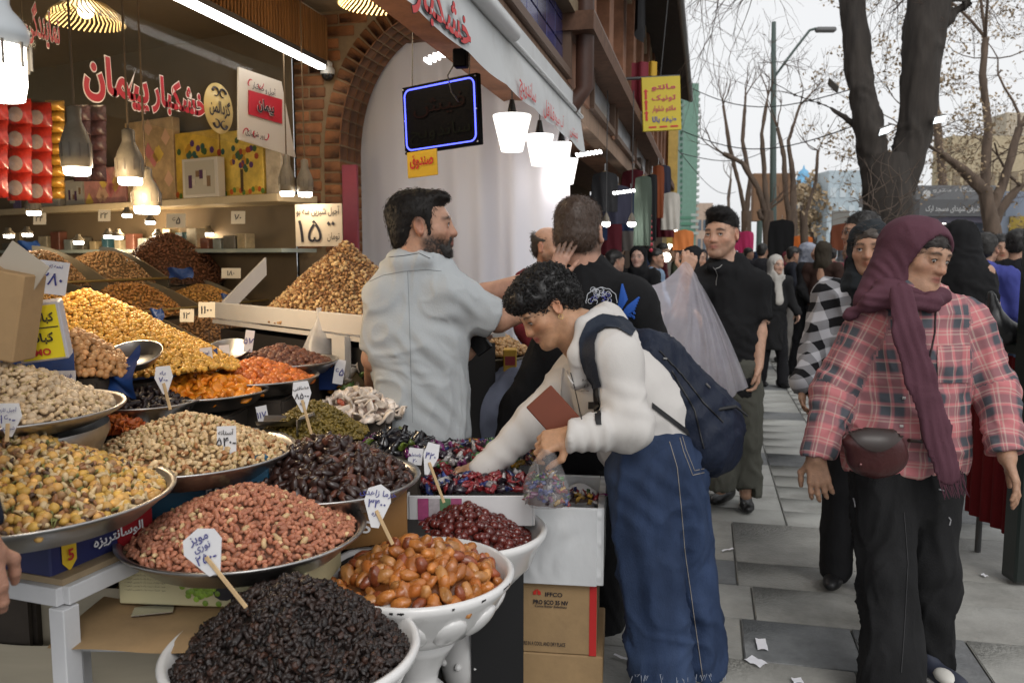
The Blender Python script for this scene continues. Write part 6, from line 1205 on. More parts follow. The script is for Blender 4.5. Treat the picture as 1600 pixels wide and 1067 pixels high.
    def film(s, q):
        p = (1 - q) * (cL * (1 - s) + cT * s) + q * (cB * (1 - s) + cR * s); p = p - BZ * .05 * math.sin(math.pi * s) * (1 - q) + BR * .03 * math.sin(math.pi * q) * (s - .6)
        a = math.atan2(q, 1.04 - s); return p - BF * (.17 * math.sin(math.pi * q) ** .7 * math.sin(math.pi * (s * .8 + .1))) + BF * (.020 * math.sin(a * 19 + 1) * min(1, 2.5 * math.hypot(q, 1 - s)) + .008 * math.sin(a * 43))
    b = MB(); b.grid(film, 70, 50); b.grid(lambda s, q: film(s, q) + BF * (.30 * math.sin(math.pi * q) ** .7 * math.sin(math.pi * (s * .8 + .1))), 40, 24); b.build('film', sheer('bag_clear', (.78, .76, .84), .40, .12, .5, .03), bg_)
    heap('berry', 'dark red berries inside the large clear plastic bag', 'berries', J(1098, 606, -.42), .20, .07, .07, [('raisin', 1, .02, (.16, .03, .04), (.22, .06, .06))], .014, .45, 1.4, 1, 71, base=(.08, .02, .025), ax=(unit(BR * .80 - BZ * .6), BF))
polo_man()

# ---- the woman in the pink plaid shirt
def plaid_woman():
    D = 2.9; J = lambda x, y, dd=0.: P(x, y, D + dd); t = thing('person', 'woman in pink plaid shirt and maroon headscarf walking and looking aside', 'person', A(*PZ(1425, 1062, 0)))
    sk = A(.42, .24, .155); H = Head(J(1434, 400, .0), BR * .42 - BF * .88 - BZ * .24, BZ + BR * .12, 1.06); ax = H.ax; S = H.s
    nk = J(1420, 455, .03); shL, shR = J(1360, 506, .04), J(1508, 500, .05); elL, wrL = J(1302, 612, .06), J(1275, 716, -.02); elR, wrR = J(1556, 608, .0), J(1574, 715, -.16); hip = J(1420, 740, .05)
    hL, hR = J(1378, 745, .03), J(1452, 745, .06); kL, kR = J(1386, 890, -.05), J(1457, 885, .06); aL, aR = J(1396, 1055, -.16), J(1450, 1030, .12)
    body = H.prims(fem=True, nose=1.12) + [cap(H.w(0, -.02, -.05), nk, .05, .058, .03), cap(nk, hip, .085, .10, .05), cap(nk, shL, .055), cap(nk, shR, .055)] + chain([shL, elL, wrL], [.05, .042, .03]) + chain([shR, elR, wrR], [.05, .042, .03]) + chain([hL, kL, aL], [.08, .06, .04]) + chain([hR, kR, aR], [.08, .06, .04])
    body += hand(wrL, -BZ + BR * .12 - BF * .15, -BF * .9 - BR * .45, 1, .38, 1.0, thumb=.45) + hand(wrR, -BZ * .9 + BR * .22 - BF * .3, -BF * .5 + BR * .75, -1, .30, 1.0, spread=.2, thumb=.35)
    def cf(V): return H.colour(V, np.tile(sk, (len(V), 1)), sk, (.30, .10, .08), None, (.02, .014, .01), 1.1)
    body_mesh('body', body, skin('b', (.42, .24, .155)), t, .016, [fine_box(H.c, .15, .004), fine_box(wrL - BZ * .08, .10, .0048), fine_box(wrR - BZ * .07 + BR * .02, .11, .0048)], cf); H.eyes(t, gaze=(.1, -.35))
    hp = [ell(H.w(0, -.008, .038), A(.078, .096, .08) * S, ax, .02), ell(H.w(0, .118, -.04), A(.095, .060, .087) * S, ax, .015, '-'), ell(H.w(.08, .035, -.06), A(.05, .06, .05) * S, ax, .01, '-'), ell(H.w(-.08, .035, -.06), A(.05, .06, .05) * S, ax, .01, '-')]
    hair_surface('hair', hp, mat('hair_darkbrown', (.018, .011, .008), .5), t, .0065, 3800, .03, .0008, lambda p, n: -H.y * .9 + np.sign(((p - H.c) @ H.x))[:, None] * H.x * .5 - H.z * .45, 6, .015, jit=.06)
    mar = fabric('maroon', (.098, .040, .056), .85, vs=9, crease=.35)
    sc = [ell(H.w(0, -.014, .031), A(.095, .118, .097) * S, ax, .03), cap(H.w(0, -.045, .02), H.w(0, -.05, -.16), .092 * S, .105 * S, .05), cap(J(1385, 425, .02), J(1362, 470, .02), .05, .06, .06), cap(H.w(-.06, .0, -.03), H.w(-.04, .03, -.115), .038 * S, .04 * S, .04), cap(H.w(.05, -.01, -.03), H.w(.03, .03, -.12), .035 * S, .04 * S, .04), ell(H.w(.014, .128, -.032), A(.094, .104, .136) * S, ax, .012, '-'), ell(H.w(0, .03, -.03), A(.068, .075, .085) * S, ax, .015, '-')]
    cloth('headscarf', sc, mar, t, .0085, amp=.0028, fs=9, seed=12, folds=[(H.w(-.09, -.02, -.04), .10, BR + BZ * .4, .045, .004), (J(1390, 440, -.06), .09, BR + BZ * .6, .035, .004)], it=2)
    wr = chain([J(1326, 492, .0), J(1365, 470, -.07), J(1415, 472, -.12), J(1456, 474, -.10), J(1474, 464, -.04), J(1440, 440, .1)], [.015, .030, .034, .026, .022, .03], .03, (BF, .55)) + chain([J(1326, 492, .0), J(1324, 498, .08)], [.015, .015], .03) + [cap(J(1385, 458, -.03), J(1446, 466, -.02), .055, .042, .04)]
    cloth('scarf_wrap', wr, mar, t, .0085, amp=.0025, fs=9, seed=14, folds=[(J(1400, 466, -.12), .2, BZ + BR * .12, .03, .0035)], it=2)
    tail = chain([J(1408, 462, -.165), J(1418, 520, -.185), J(1438, 590, -.185), J(1462, 670, -.18), J(1482, 742, -.19)], [.045, .047, .049, .046, .04], .02, (BF, .24))
    to = cloth('scarf_tail', tail, mar, t, .0085, amp=.003, fs=8, seed=15, folds=[(J(1425, 540, -.18), .26, BR + BZ * .22, .03, .0038), (J(1465, 680, -.18), .2, BR + BZ * .25, .026, .0038)], it=2)
    g = np.random.default_rng(4)
    for k in range(26):
        x = 1466 + k * 1.5; p0 = J(x, 738 + g.uniform(-4, 4), -.19); MB().tube([p0, p0 + A(0, 0, -.03) + BR * g.normal(.008, .006), p0 + A(0, 0, -.075 - .01 * g.random()) + BR * g.normal(.022, .008)], [.0022, .0018, .001], 5).build('tassel', mar, t)
    pm = plaid('plaid_pink', (.52, .185, .195), (.085, .092, .108), (.58, .50, .42), .15)
    ch, be = J(1424, 560, .05), J(1415, 690, .05)
    sh = [cap(nk - BZ * .05, ch, .130, .178, .06, (BF, .74)), cap(ch, be, .178, .205, .05, (BF, .72)), cap(be, J(1412, 725, .05), .205, .205, .05, (BF, .72)), cap(nk - BZ * .045, shL - BZ * .02, .07, .066, .06), cap(nk - BZ * .045, shR - BZ * .02, .07, .066, .06)]
    ar = [cap(shL, elL, .072, .070, .05), cap(elL, J(1276, 716, -.01), .072, .058, .04), cap(shR, elR, .072, .070, .05), cap(elR, J(1574, 712, -.15), .072, .058, .04)]
    L1 = np.linalg.norm(elL - shL); ar[1]['off'] = L1; ar[3]['off'] = L1
    def uvf(V):
        ps = sh + ar; Dm = np.stack([sd(p, V) for p in ps], 1); w = Dm.argmin(1); uv = np.zeros((len(V), 3)); to_ = w < 5
        uv[to_, 0] = (V[to_] @ BR) * 1.0 + .05 * noise(V[to_] * 4, 2); uv[to_, 1] = V[to_, 2] + .25 * (V[to_] @ BF) * .2
        bu = bone_uv(ar, V); uv[~to_, 0] = bu[~to_, 0] + .03; uv[~to_, 1] = bu[~to_, 1]; return uv
    cuts = [cut(J(1274, 713, -.015), J(1270, 790, -.02), .13), cut(J(1575, 708, -.15), J(1585, 790, -.2), .13), cut(J(1412, 736, .05), J(1412, 860, .05), .34)]
    V, Q = surface(ar + cuts[:2] + sh + cuts[2:], .0072); V = relax(V, Q, 1); uv = uvf(V); N = normals(V, Q)
    wz = V * A(1, 1, .6) * 8 + noise(V * 4, 2)[:, None]; d = .004 * fbm(V * 8, 3, 5) + .011 * ((1 - np.abs(noise(wz, 7))) ** 4 - .3) + .006 * ((1 - np.abs(noise(wz * 2.1, 8))) ** 4 - .3)
    for c, r, dr, wl, h in [(J(1300, 620, .02), .13, BZ + BR * .5, .055, .0035), (J(1550, 610, .0), .14, BZ - BR * .5, .06, .0035), (J(1345, 600, -.1), .12, BR + BZ * .5, .07, .006), (J(1420, 690, -.12), .16, BZ * .8 + BR * .3, .08, .005), (J(1500, 560, -.1), .10, BR - BZ * .5, .06, .004)]:
        q = V - c; d = d + h * np.exp(-(q ** 2).sum(1) / r ** 2) * np.sin((q @ unit(dr)) * 2 * math.pi / wl + 2 * noise(V * 8, 1))
    V = V + N * d[:, None]; so = link('shirt', raw_mesh('shirt', V - worg(t), Q, True, None, uv), pm, t)
    patch(so, lambda s, q: (1464 + 50 * s, 540 + 58 * q), 12, 12, pm, 'pocket', t, .005); pk = bpy.data.objects[[o.name for o in t.children if o.name.startswith('pocket')][0]].data; at = pk.attributes.new('guv', 'FLOAT_VECTOR', 'POINT'); cs = np.zeros(len(pk.vertices) * 3, np.float32); pk.vertices.foreach_get('co', cs); cs = cs.reshape(-1, 3) + worg(t); at.data.foreach_set('vector', np.stack([cs @ BR + .06, cs[:, 2] + .045, cs[:, 2] * 0], 1).astype(np.float32).ravel())
    for px, py in ((1417, 510), (1412, 622), (1408, 666)):
        decal(so, [(px - 2.5, py), (px + 2.5, py + .5)], .0055, mat('button_white', (.65, .63, .6), .3), 'button', t, .003)
    for a, r_ in (((1278, 700, .0), .07), ((1573, 698, -.14), .07)): pass
    decal(so, [(1463, 452 + 0), (1462, 480), (1460, 520), (1452, 560), (1446, 592), (1440, 620)], .0032, mat('cord_dark', (.03, .015, .018), .7), 'cord', t)
    # crossbody bag
    bagp = [ell(J(1370, 712, -.20), (.105, .05, .075), [BR, BF, BZ], .02), ell(J(1362, 690, -.21), (.10, .045, .045), [BR, BF, BZ], .03)]
    bt = thing('shoulder_bag', 'small maroon leather crossbody bag on the plaid woman\'s hip', 'bag', J(1370, 745, -.2)); lea = mat('leather_maroon', (.055, .014, .014), .35, var=.2, vscale=8, bump=.2, bscale=60)
    bo = cloth('pouch', bagp, lea, bt, .009, amp=.002); patch(bo, lambda s, q: (1322 + 92 * s, 668 + (34 * math.sin(math.pi * (s * .9 + .05))) * q + 6 * s), 20, 8, mat('leather_dark', (.028, .016, .013), .4, var=.2), 'flap', bt, .006); decal(bo, [(1343, 725), (1346, 726)], .008, mat('snap_metal', (.12, .05, .05), .3, .6), 'snap', bt)
    MB().tube([J(1420, 688, -.17), J(1440, 690, -.13), J(1475, 640, -.12)], .007, 6).build('strap', mat('leather_dark', (.028, .016, .013), .4), bt)
    tp = [cap(hip + BZ * .07, hip - BZ * .02, .185, .19, .05, (BF, .75))] + chain([hL, kL, aL - BZ * .05], [.112, .096, .102], .03) + chain([hR, kR, aR - BZ * .02], [.108, .090, .088], .03) + [cut(aR - BZ * .005, aR - BZ * .3, .2)]
    to = cloth('trousers', tp, fabric('black_denim', (.014, .014, .015), .8, var=.45, vs=3.5), t, .010, amp=.008, fs=7, seed=22, drape=(1, 1, .2), folds=[(J(1395, 960), .2, BR + BZ * .3, .11, .010), (J(1465, 960), .2, BR - BZ * .5, .12, .010)])
    decal(to, [(1412, 800), (1418, 880), (1414, 960), (1408, 1050)], .0016, mat('seam_black', (.03, .03, .032), .8), 'seam', t)
    for pts in ([(1334, 778), (1336, 784), (1337, 792)], [(1482, 808), (1485, 812), (1483, 820)], [(1466, 764), (1474, 766)]): decal(to, pts, .0028, mat('frayed_white', (.30, .30, .31), .9), 'worn_spot', t)
    s1 = mat('shoe_navy', (.025, .03, .05), .5); o = shoe(A(*PZ(1462, 1064, 0)), -BF * .8 + BR * .25, s1, t, .26, mat('sole_white', (.6, .6, .58), .6)); MB().ball(A(*PZ(1464, 1066, .0)) - BF * .05 + BZ * .05, (.035, .05, .022), 12, 8, [BR, BF, BZ]).build('toe_cap', mat('shoe_white', (.62, .6, .55), .6), o); shoe(A(*PZ(1395, 1090, 0)), -BF, s1, t, .26, mat('sole_white', (.6, .6, .58), .6))
plaid_woman()
# ---- the woman in the white hoodie bending over the sweets
def hoodie_woman():
    D = 2.75; J = lambda x, y, dd=0.: P(x, y, D + dd); t = thing('person', 'woman with short curly hair in white hoodie bending to pick candies', 'person', A(*PZ(1060, 1098, 0)))
    sk = A(.45, .25, .145); H = Head(J(856, 484), -BR * .74 - BZ * .55 - BF * .30, BZ * .8 - BR * .5, .98); ax = H.ax; S = H.s
    nk = J(915, 528, .03); mid = J(975, 610, .04); wa = J(1012, 690, .05); hip = J(1018, 730, .05)
    sN, eN, wN = J(958, 556, -.14), J(985, 668, -.20), J(893, 680, -.26)         # near (left) arm
    sF, eF, wF = J(905, 585, .16), J(832, 662, .10), J(738, 737, .02)            # far (right) arm
    hA, hB = J(1000, 745, -.05), J(1048, 735, .12); kA, kB = J(1016, 890, -.08), J(1066, 890, .10); aA, aB = J(1036, 1050, -.10), J(1062, 1050, .12)
    body = H.prims(fem=True, nose=1.05) + [cap(H.w(0, -.03, -.045), nk, .050, .058, .03), cap(nk, mid, .09, .11, .05), cap(mid, hip, .11, .12, .05), cap(nk, sN, .05), cap(nk, sF, .05)] + chain([sN, eN, wN], [.05, .042, .029]) + chain([sF, eF, wF], [.05, .042, .029]) + chain([hA, kA, aA], [.08, .06, .04]) + chain([hB, kB, aB], [.08, .06, .04])
    body += hand(wN, -BR * .9 - BZ * .25, -BF * .7 + BZ * .7, -1, (.8, .95, 1.0, 1.05), 1.0, thumb=.7) + hand(wF, -BR * .85 - BZ * .45, BZ * .8 - BF * .5, 1, .45, 1.0, thumb=.6)
    def cf(V): return H.colour(V, np.tile(sk, (len(V), 1)), sk, (.34, .09, .08), None, (.02, .014, .01), 1.0, .35)
    body_mesh('body', body, skin('c', (.45, .25, .145)), t, .016, [fine_box(H.c, .15, .0042), fine_box(wN - BR * .06, .09, .0048), fine_box(wF - BR * .06, .09, .0048)], cf); H.eyes(t, gaze=(0, -.4))
    MB().tube([H.w(-.083, .004, -.03) + H.s * (H.y * .008 * math.cos(a) + H.z * (.008 * math.sin(a) - .006)) for a in np.linspace(0, 6.3, 12)], .0013, 5).build('earring', mat('earring_gold', (.7, .5, .2), .2, 1.), t)
    # curls: a cap and many little springs of hair
    hp = [ell(H.w(0, -.024, .055), A(.092, .112, .095) * S, ax, .03), ell(H.w(0, .05, .088), A(.07, .06, .045) * S, ax, .03), ell(H.w(0, -.075, .01), A(.075, .055, .075) * S, ax, .03), ell(H.w(0, .118, -.035), A(.10, .062, .088) * S, ax, .015, '-'), ell(H.w(-.085, .02, -.055), A(.05, .06, .058) * S, ax, .015, '-'), ell(H.w(.085, .02, -.055), A(.05, .06, .058) * S, ax, .015, '-'), ell(H.w(-.10, -.008, -.004), A(.03, .024, .038) * S, ax, .008, '-')]
    V, Q = surface(hp, .008); V = relax(V, Q, 1); N = normals(V, Q); g = np.random.default_rng(5); ids = g.integers(0, len(V), 2400); V2 = V + N * (.009 * noise(V * 55, 4) + .004 * noise(V * 120, 8))[:, None]; Vs, Fs = [V2], [Q]; n0 = len(V)
    for i in ids:
        p, n_ = V[i], unit(N[i] + g.normal(0, .35, 3)); u = unit(np.cross(n_, g.normal(size=3))); w = np.cross(n_, u); R = g.uniform(.0028, .0068); Ln = g.uniform(.006, .018); m = 11; rr = .0016; turns = g.uniform(.9, 1.7); ph = g.uniform(0, 6)
        path = [p - n_ * .004 + n_ * Ln * k / m + R * (u * math.cos(ph + turns * 6.28 * k / m) + w * math.sin(ph + turns * 6.28 * k / m)) for k in range(m)]; path = np.array(path); tn = np.gradient(path, axis=0); tn /= np.linalg.norm(tn, axis=1)[:, None] + 1e-9; s1 = np.cross(tn, n_); s1 /= np.linalg.norm(s1, axis=1)[:, None] + 1e-9; s2 = np.cross(tn, s1)
        ring = np.stack([path + s1 * rr, path + s2 * rr * -.9 - s1 * rr * .5, path + s2 * rr * .9 - s1 * rr * .5], 1).reshape(-1, 3); Vs.append(ring); q = [(n0 + 3 * k + a, n0 + 3 * k + (a + 1) % 3, n0 + 3 * k + 3 + (a + 1) % 3, n0 + 3 * k + 3 + a) for k in range(m - 1) for a in range(3)]; Fs.append(np.array(q)); n0 += len(ring)
    link('curly_hair', raw_mesh('curly_hair', np.concatenate(Vs) - worg(t), np.concatenate(Fs), True), M_hairc, t)
    wh = fabric('white_fleece', (.57, .545, .52), .92, var=.05, bump=.08)
    ho = [cap(J(946, 552, .03), mid, .108, .162, .06, (BF, .85)), cap(mid, J(1008, 692, .05), .165, .158, .05, (BF, .9)), cap(J(935, 548, -.03), sN, .075, .080, .06), cap(J(930, 556, .06), sF, .075, .085, .06), cap(J(1040, 640, .02), J(1045, 672, .04), .085, .08, .06)] + chain([sN, eN], [.080, .066], .05) + chain([eN, wN + BR * .0], [.068, .046], .04) + chain([sF, eF], [.08, .066], .05) + chain([eF, wF + BR * .03], [.066, .046], .04)
    ho += [cap(J(887, 681, -.265), J(905, 680, -.25), .044, .047, .02), cut(wN - BR * .012, wN - BR * .2, .12), cut(wF - BR * .0 - BZ * .0, wF - BR * .15 - BZ * .1, .12)]
    ho += [cap(J(916, 508, .10), J(948, 500, .12), .035, .05, .05), cap(J(948, 500, .12), J(985, 535, .06), .05, .04, .05), cap(J(913, 505, -.07), J(940, 495, -.02), .026, .04, .05), cap(J(911, 512, -.09), J(900, 555, -.10), .024, .024, .04), cap(J(900, 555, -.10), J(902, 595, -.08), .024, .03, .04)]
    hem_n = unit(J(1012, 716) - J(985, 640)); hc = J(1010, 714, .05); ho += [cut(hc, hc + hem_n * .2, .32)]
    so = cloth('hoodie', ho, wh, t, .0078, amp=.0055, fs=6, seed=31, folds=[(J(925, 683, -.25), .09, BR + BZ * .2, .04, .004), (J(985, 650, -.2), .10, BR * .5 + BZ, .06, .005), (J(800, 690, .05), .12, BR * .7 + BZ * .6, .06, .004), (J(960, 620, -.1), .12, BR + BZ * .2, .08, .004), (J(945, 505), .07, BR * .4 + BZ, .03, .005)])
    decal(so, [(892, 582), (898, 605), (904, 632), (909, 655)], .0018, mat('zip_dark', (.08, .08, .08), .4, .6), 'zip', t, .001)
    for k, (a, b_) in enumerate([((880, 575), (876, 625)), ((886, 580), (896, 600))]): decal(so, [a, ((a[0] + b_[0]) / 2 - 1, (a[1] + b_[1]) / 2), b_], .004, mat('cloth_white_fleece', (.7, .665, .635)), 'drawstring', t, .003)
    for tx, y in (('Ruby', 594), ('is a', 600), ('thing', 606)):
        c0 = P(914, y, D - .05)
    from mathutils.bvhtree import BVHTree
    for tx, y, w in (('Rdy', 593, .022), ('z a', 600, .018), ('blog', 607, .026)):
        h = BVH[so.name].ray_cast(Vector(CAM), Vector(unit(ray(914, y)))); c0 = A(*h[0]); n_ = A(*h[1]); x_ = unit(BR - n_ * (BR @ n_)); text(tx, mat('stitch_dark', (.08, .06, .05), .8), c0 + n_ * .004, x_, np.cross(n_, x_), .011, parent=t, width=w, arab=False)
    # jeans: wide legs, frayed hems
    dn = mat('denim', (.027, .045, .096), .8, var=.5, vscale=3.5, bump=.3, bscale=300, stretch=(1, 1, .4), spec=.2, crease=.7, cscale=6., dirt=(.05, .075, .13, .5), dscale=2.2)
    je = [cap(J(1012, 700, .05), hip, .155, .165, .05, (BF, .85)), cap(J(1030, 730, -.02), J(1040, 760, .0), .14, .13, .05)] + chain([hA, kA, aA - BZ * .05], [.125, .100, .105], .03) + chain([hB, kB, aB - BZ * .05], [.12, .10, .11], .03) + [cap(J(1046, 745, -.02), J(1082, 900, .03), .095, .080, .03), cap(J(1082, 900, .03), J(1098, 1070, .03), .080, .085, .03), cut(A(*J(1060, 1056, .0)), A(*J(1060, 1056, .0)) - BZ * .3, .5)]
    jo = cloth('jeans', je, dn, t, .010, amp=.009, fs=6, seed=41, drape=(1, 1, .22), folds=[(J(1010, 760, -.1), .12, BR + BZ * 1.2, .06, .006), (J(1030, 880, -.1), .2, BR + BZ * .15, .09, .006), (J(1085, 940), .25, BR + BZ * .1, .10, .006)])
    th = mat('thread_tan', (.28, .25, .22), .8)
    decal(jo, [(1046, 690), (1058, 730), (1064, 790), (1070, 860), (1080, 930), (1090, 1000), (1098, 1056)], .0014, th, 'seam', t, .001); decal(jo, [(1062, 684), (1068, 705), (1082, 742), (1100, 738)], .0014, th, 'pocket_seam', t, .001); decal(jo, [(1066, 682), (1072, 703), (1085, 735), (1100, 732)], .0012, th, 'pocket_seam', t, .001)
    g = np.random.default_rng(8)
    for k in range(60):
        px = 990 + 146 * (k / 60) + g.normal(0, 1); py = 1054 + g.uniform(-2, 2); h = BVH[jo.name].ray_cast(Vector(CAM), Vector(unit(ray(px, py - 6))))
        if h[0] is not None: c0 = A(*h[0]) - BZ * .012; MB().tube([c0, c0 + A(g.normal(0, .006), g.normal(0, .006), -.012 - .02 * g.random())], [.0012, .0006], 4).build('fray', mat('fray_pale', (.35, .38, .45), .9), t)
    s1 = mat('shoe_navy', (.025, .03, .05), .5); shoe(A(*PZ(1035, 1110, 0)), -BR, s1, t); shoe(A(*PZ(1085, 1125, 0)), -BR, s1, t)
    # backpack with straps
    bp = thing('backpack', 'navy backpack on the bending woman\'s back', 'backpack', J(1080, 720, .08)); nv = fabric('navy_nylon', (.012, .017, .033), .55, bump=.3, bs=120)
    a1, a2 = J(1012, 560, .06), J(1092, 680, .08); ba = unit(a2 - a1); bn = unit(np.cross(ba, BF)); bn = bn if bn[0] > 0 else -bn
    pk_ = [cap(a1, a2, .105, .125, .06, (bn, .8)), cap(J(1040, 560, .06), J(1118, 660, .08), .07, .095, .06), cap(J(1085, 690, .07), J(1110, 700, .08), .10, .09, .06)]
    po = cloth('pack', pk_, nv, bp, .010, amp=.008, fs=11, seed=51, folds=[(J(1085, 640), .12, ba, .07, .006)])
    for pts in ([(1030, 548), (1065, 585), (1100, 630), (1130, 660)], [(1050, 580), (1085, 640), (1100, 700)]): decal(po, pts, .003, mat('zip_black', (.01, .01, .012), .4), 'zip', bp, .002)
    decal(po, [(1035, 560), (1041, 561)], .004, mat('zip_metal', (.35, .34, .33), .35, .9), 'zip_pull', bp, .003); decal(po, [(1102, 600), (1108, 606)], .004, mat('zip_metal', (.35, .34, .33), .35, .9), 'zip_pull', bp, .003)
    web = mat('webbing_black', (.008, .008, .01), .6); pad = fabric('strap_pad', (.016, .022, .036), .6)
    strap(so, [(990, 520), (968, 505), (945, 502), (926, 512), (918, 535), (920, 562), (928, 588), (935, 606)], [16, 20, 24, 26, 26, 22, 14], pad, 'shoulder_strap', bp, .007, 34)
    patch(so, lambda s, q: (927 + 9 * s + 4 * q, 602 + 62 * q), 4, 16, web, 'strap_end', bp, .005); patch(so, lambda s, q: (922 + 16 * s, 627 + 11 * q), 4, 4, web, 'buckle', bp, .009)
    patch(so, lambda s, q: (1018 + 62 * q, 628 + 48 * q + 9 * s), 4, 16, web, 'waist_strap', bp, .005)
    MB().tube([J(1120, 640, -.02), J(1150, 635, -.01), J(1168, 650, 0)], [.008, .006, .004], 6).build('loose_strap', web, bp)
    # notebook under the arm and the bag of candies
    nb = thing('notebook', 'brown leather notebook under the bending woman\'s arm', 'notebook', J(890, 705, -.2)); cN = J(874, 655, -.19); ux_ = unit(BR * .66 - BZ * .72 - BF * .12); uy_ = unit(BR * .74 + BZ * .66); uy_ = unit(uy_ - ux_ * (ux_ @ uy_)); un = np.cross(ux_, uy_)
    MB().box(cN, (.195, .105, .014), [ux_, uy_, un], .003).build('cover', mat('leather_tan', (.16, .035, .012), .5, var=.12, vscale=4), nb); MB().box(cN, (.190, .100, .010), [ux_, uy_, un]).build('pages', mat('pages', (.6, .56, .48), .8), nb)
    cb = thing('candy_bag', 'small clear bag of coloured candies hanging from the woman\'s hand', 'bag', J(858, 785, -.26)); tp = J(855, 700, -.27)
    b = MB(); b.lathe([(.016, .0), (.025, -.02), (.045, -.06), (.062, -.11), (.066, -.15), (.05, -.175), (0, -.18)], tp, 30, [BR, BF, BZ], 1.1, wob=.06); b.build('film', sheer('bag_clear_small', (.75, .75, .78), .18, .2, .4, .08), cb)
    heap('bagged_candy', 'coloured foil candies inside the small clear bag', 'candy', tp - BZ * .165, .064, .055, .085, [('candy', w, .034, c_) for c_, w in cols], .015, .18, 2.2, 2, 72, coat=.5)
hoodie_woman()

# ---- the salesman in the pale shirt, seen from behind, face in profile
def salesman():
    D = 3.12; J = lambda x, y, dd=0.: P(x, y, D + dd); t = thing('person', 'bearded salesman in pale grey shirt seen from behind, face in profile', 'person', A(*J(655, 1000)) * A(1, 1, 0))
    sk = A(.42, .235, .155); H = Head(J(660, 354), BR * .97 + BF * .06 + BZ * .03, BZ - BR * .04, 1.13); ax = H.ax; S = H.s
    nk = J(652, 412, .02); shL, shR = J(606, 464, .02), J(702, 464, -.02); hip = J(662, 690, .03); eR, wR = J(778, 500, .06), J(868, 470, .22); eL, wL = J(585, 560, .02), J(573, 520, .06)
    body = H.prims(nose=1.15, smile=2.2) + [cap(H.w(0, -.03, -.05), nk, .062, .066, .03), cap(nk, hip, .09, .1, .05), cap(nk, shL, .06), cap(nk, shR, .06)] + chain([shR, eR, wR], [.055, .048, .034]) + chain([shL, eL], [.055, .05]) + chain([eL, J(580, 620, .3)], [.04, .03]) + chain([J(640, 690, .03), J(640, 900, .03), J(640, 1040, .03)], [.08, .06, .05]) + chain([J(690, 690, .03), J(690, 900, .03), J(690, 1040, .03)], [.08, .06, .05])
    body += hand(wR, BR + BZ * .1, BZ, 1, .3, 1.05) + chain([J(700, 560, .25), J(728, 552, .16)], [.04, .032]) + hand(J(726, 552, .16), BR * .6 + BZ * .7 - BF * .2, -BF, -1, .7, 1.05)
    def cf(V): return H.colour(V, np.tile(sk, (len(V), 1)), sk, (.32, .12, .10), ((.011, .009, .008), .95), (.010, .008, .007), 1.5, hl=(.014, .011, .010))
    body_mesh('body', body, skin('d', (.42, .235, .155)), t, .016, [fine_box(H.c, .16, .0045), fine_box(J(735, 540, .14), .08, .006)], cf); H.eyes(t)
    MB().box(H.w(0, .088, -.0575), (.026 * S, .006 * S, .006 * S), ax, .001).build('teeth', mat('teeth', (.65, .62, .56), .3), t)
    hp = [ell(H.w(0, -.026, .046), A(.080, .098, .079) * S, ax, .02), ell(H.w(0, .045, .094), A(.058, .052, .024) * S, ax, .03), ell(H.w(0, -.068, -.015), A(.068, .042, .078) * S, ax, .03), ell(H.w(0, .118, -.036), A(.10, .068, .092) * S, ax, .015, '-'), ell(H.w(.085, .018, -.06), A(.04, .055, .055) * S, ax, .01, '-'), ell(H.w(-.085, .018, -.06), A(.04, .055, .055) * S, ax, .01, '-'), ell(H.w(.097, -.006, -.006), A(.03, .022, .032) * S, ax, .008, '-'), cap(H.w(.066, .022, .04), H.w(.066, .026, -.03), .011 * S, .007 * S, .02), cap(H.w(-.066, .022, .04), H.w(-.066, .026, -.03), .011 * S, .007 * S, .02)]
    hair_surface('hair', hp, mat('hair_matte', (.011, .009, .008), .6, spec=.25), t, .007, 6500, .013, .0010, lambda p, n: np.tile(-H.z * .8 - H.y * .35, (len(p), 1)) + H.y * 1.2 * ((p - H.c) @ H.y > .03 * S)[:, None], 7, .06, jit=.1)
    bd = [cap(H.w(q * .057, .02, -.035), H.w(q * .03, .075, -.088), .014 * S, .018 * S, .02) for q in (-1, 1)] + [ell(H.w(0, .080, -.096), A(.028, .018, .022) * S, ax, .02), cap(H.w(-.022, .092, -.044), H.w(.022, .092, -.044), .0055 * S, .0055 * S, .01), cap(H.w(.024, .088, -.046), H.w(.026, .082, -.085), .006 * S, .01 * S, .01), cap(H.w(-.024, .088, -.046), H.w(-.026, .082, -.085), .006 * S, .01 * S, .01)]
    hair_surface('beard', bd, mat('beard_dark', (.016, .013, .011), .6), t, .005, 5200, .0045, .0006, lambda p, n: np.tile(-H.z + H.y * .2, (len(p), 1)), 9, .4, jit=.3)
    pale = fabric('pale_shirt', (.41, .435, .45), .85, var=.06, vs=4, crease=.8, cscale=4.)
    sh = [cap(shR, J(765, 497, .04), .085, .080, .05), cap(shL, J(588, 545, .03), .078, .070, .05), cut(J(772, 498, .05), J(850, 530, .12), .16), cut(J(586, 545, .03), J(586, 600, .03), .09), cap(nk - BZ * .055, J(655, 540, .03), .145, .180, .06, (BF, .68)), cap(J(655, 540, .03), J(662, 690, .03), .180, .180, .05, (BF, .70)), cap(nk - BZ * .05, shL, .068, .078, .06), cap(nk - BZ * .05, shR, .068, .082, .06), cap(J(628, 404, .07), J(672, 404, .07), .03, .03, .04), cap(J(625, 408, -.06), J(668, 406, -.08), .028, .028, .04), cut(J(655, 686, .03), J(655, 800, .03), .5)]
    so = cloth('shirt', sh, pale, t, .008, amp=.007, fs=6, seed=61, drape=(1, 1, .4), folds=[(J(690, 560, -.1), .16, BR + BZ * .8, .09, .006), (J(705, 500, -.1), .10, BR * .6 + BZ, .06, .006), (J(700, 640, -.1), .12, BR + BZ, .07, .005)])
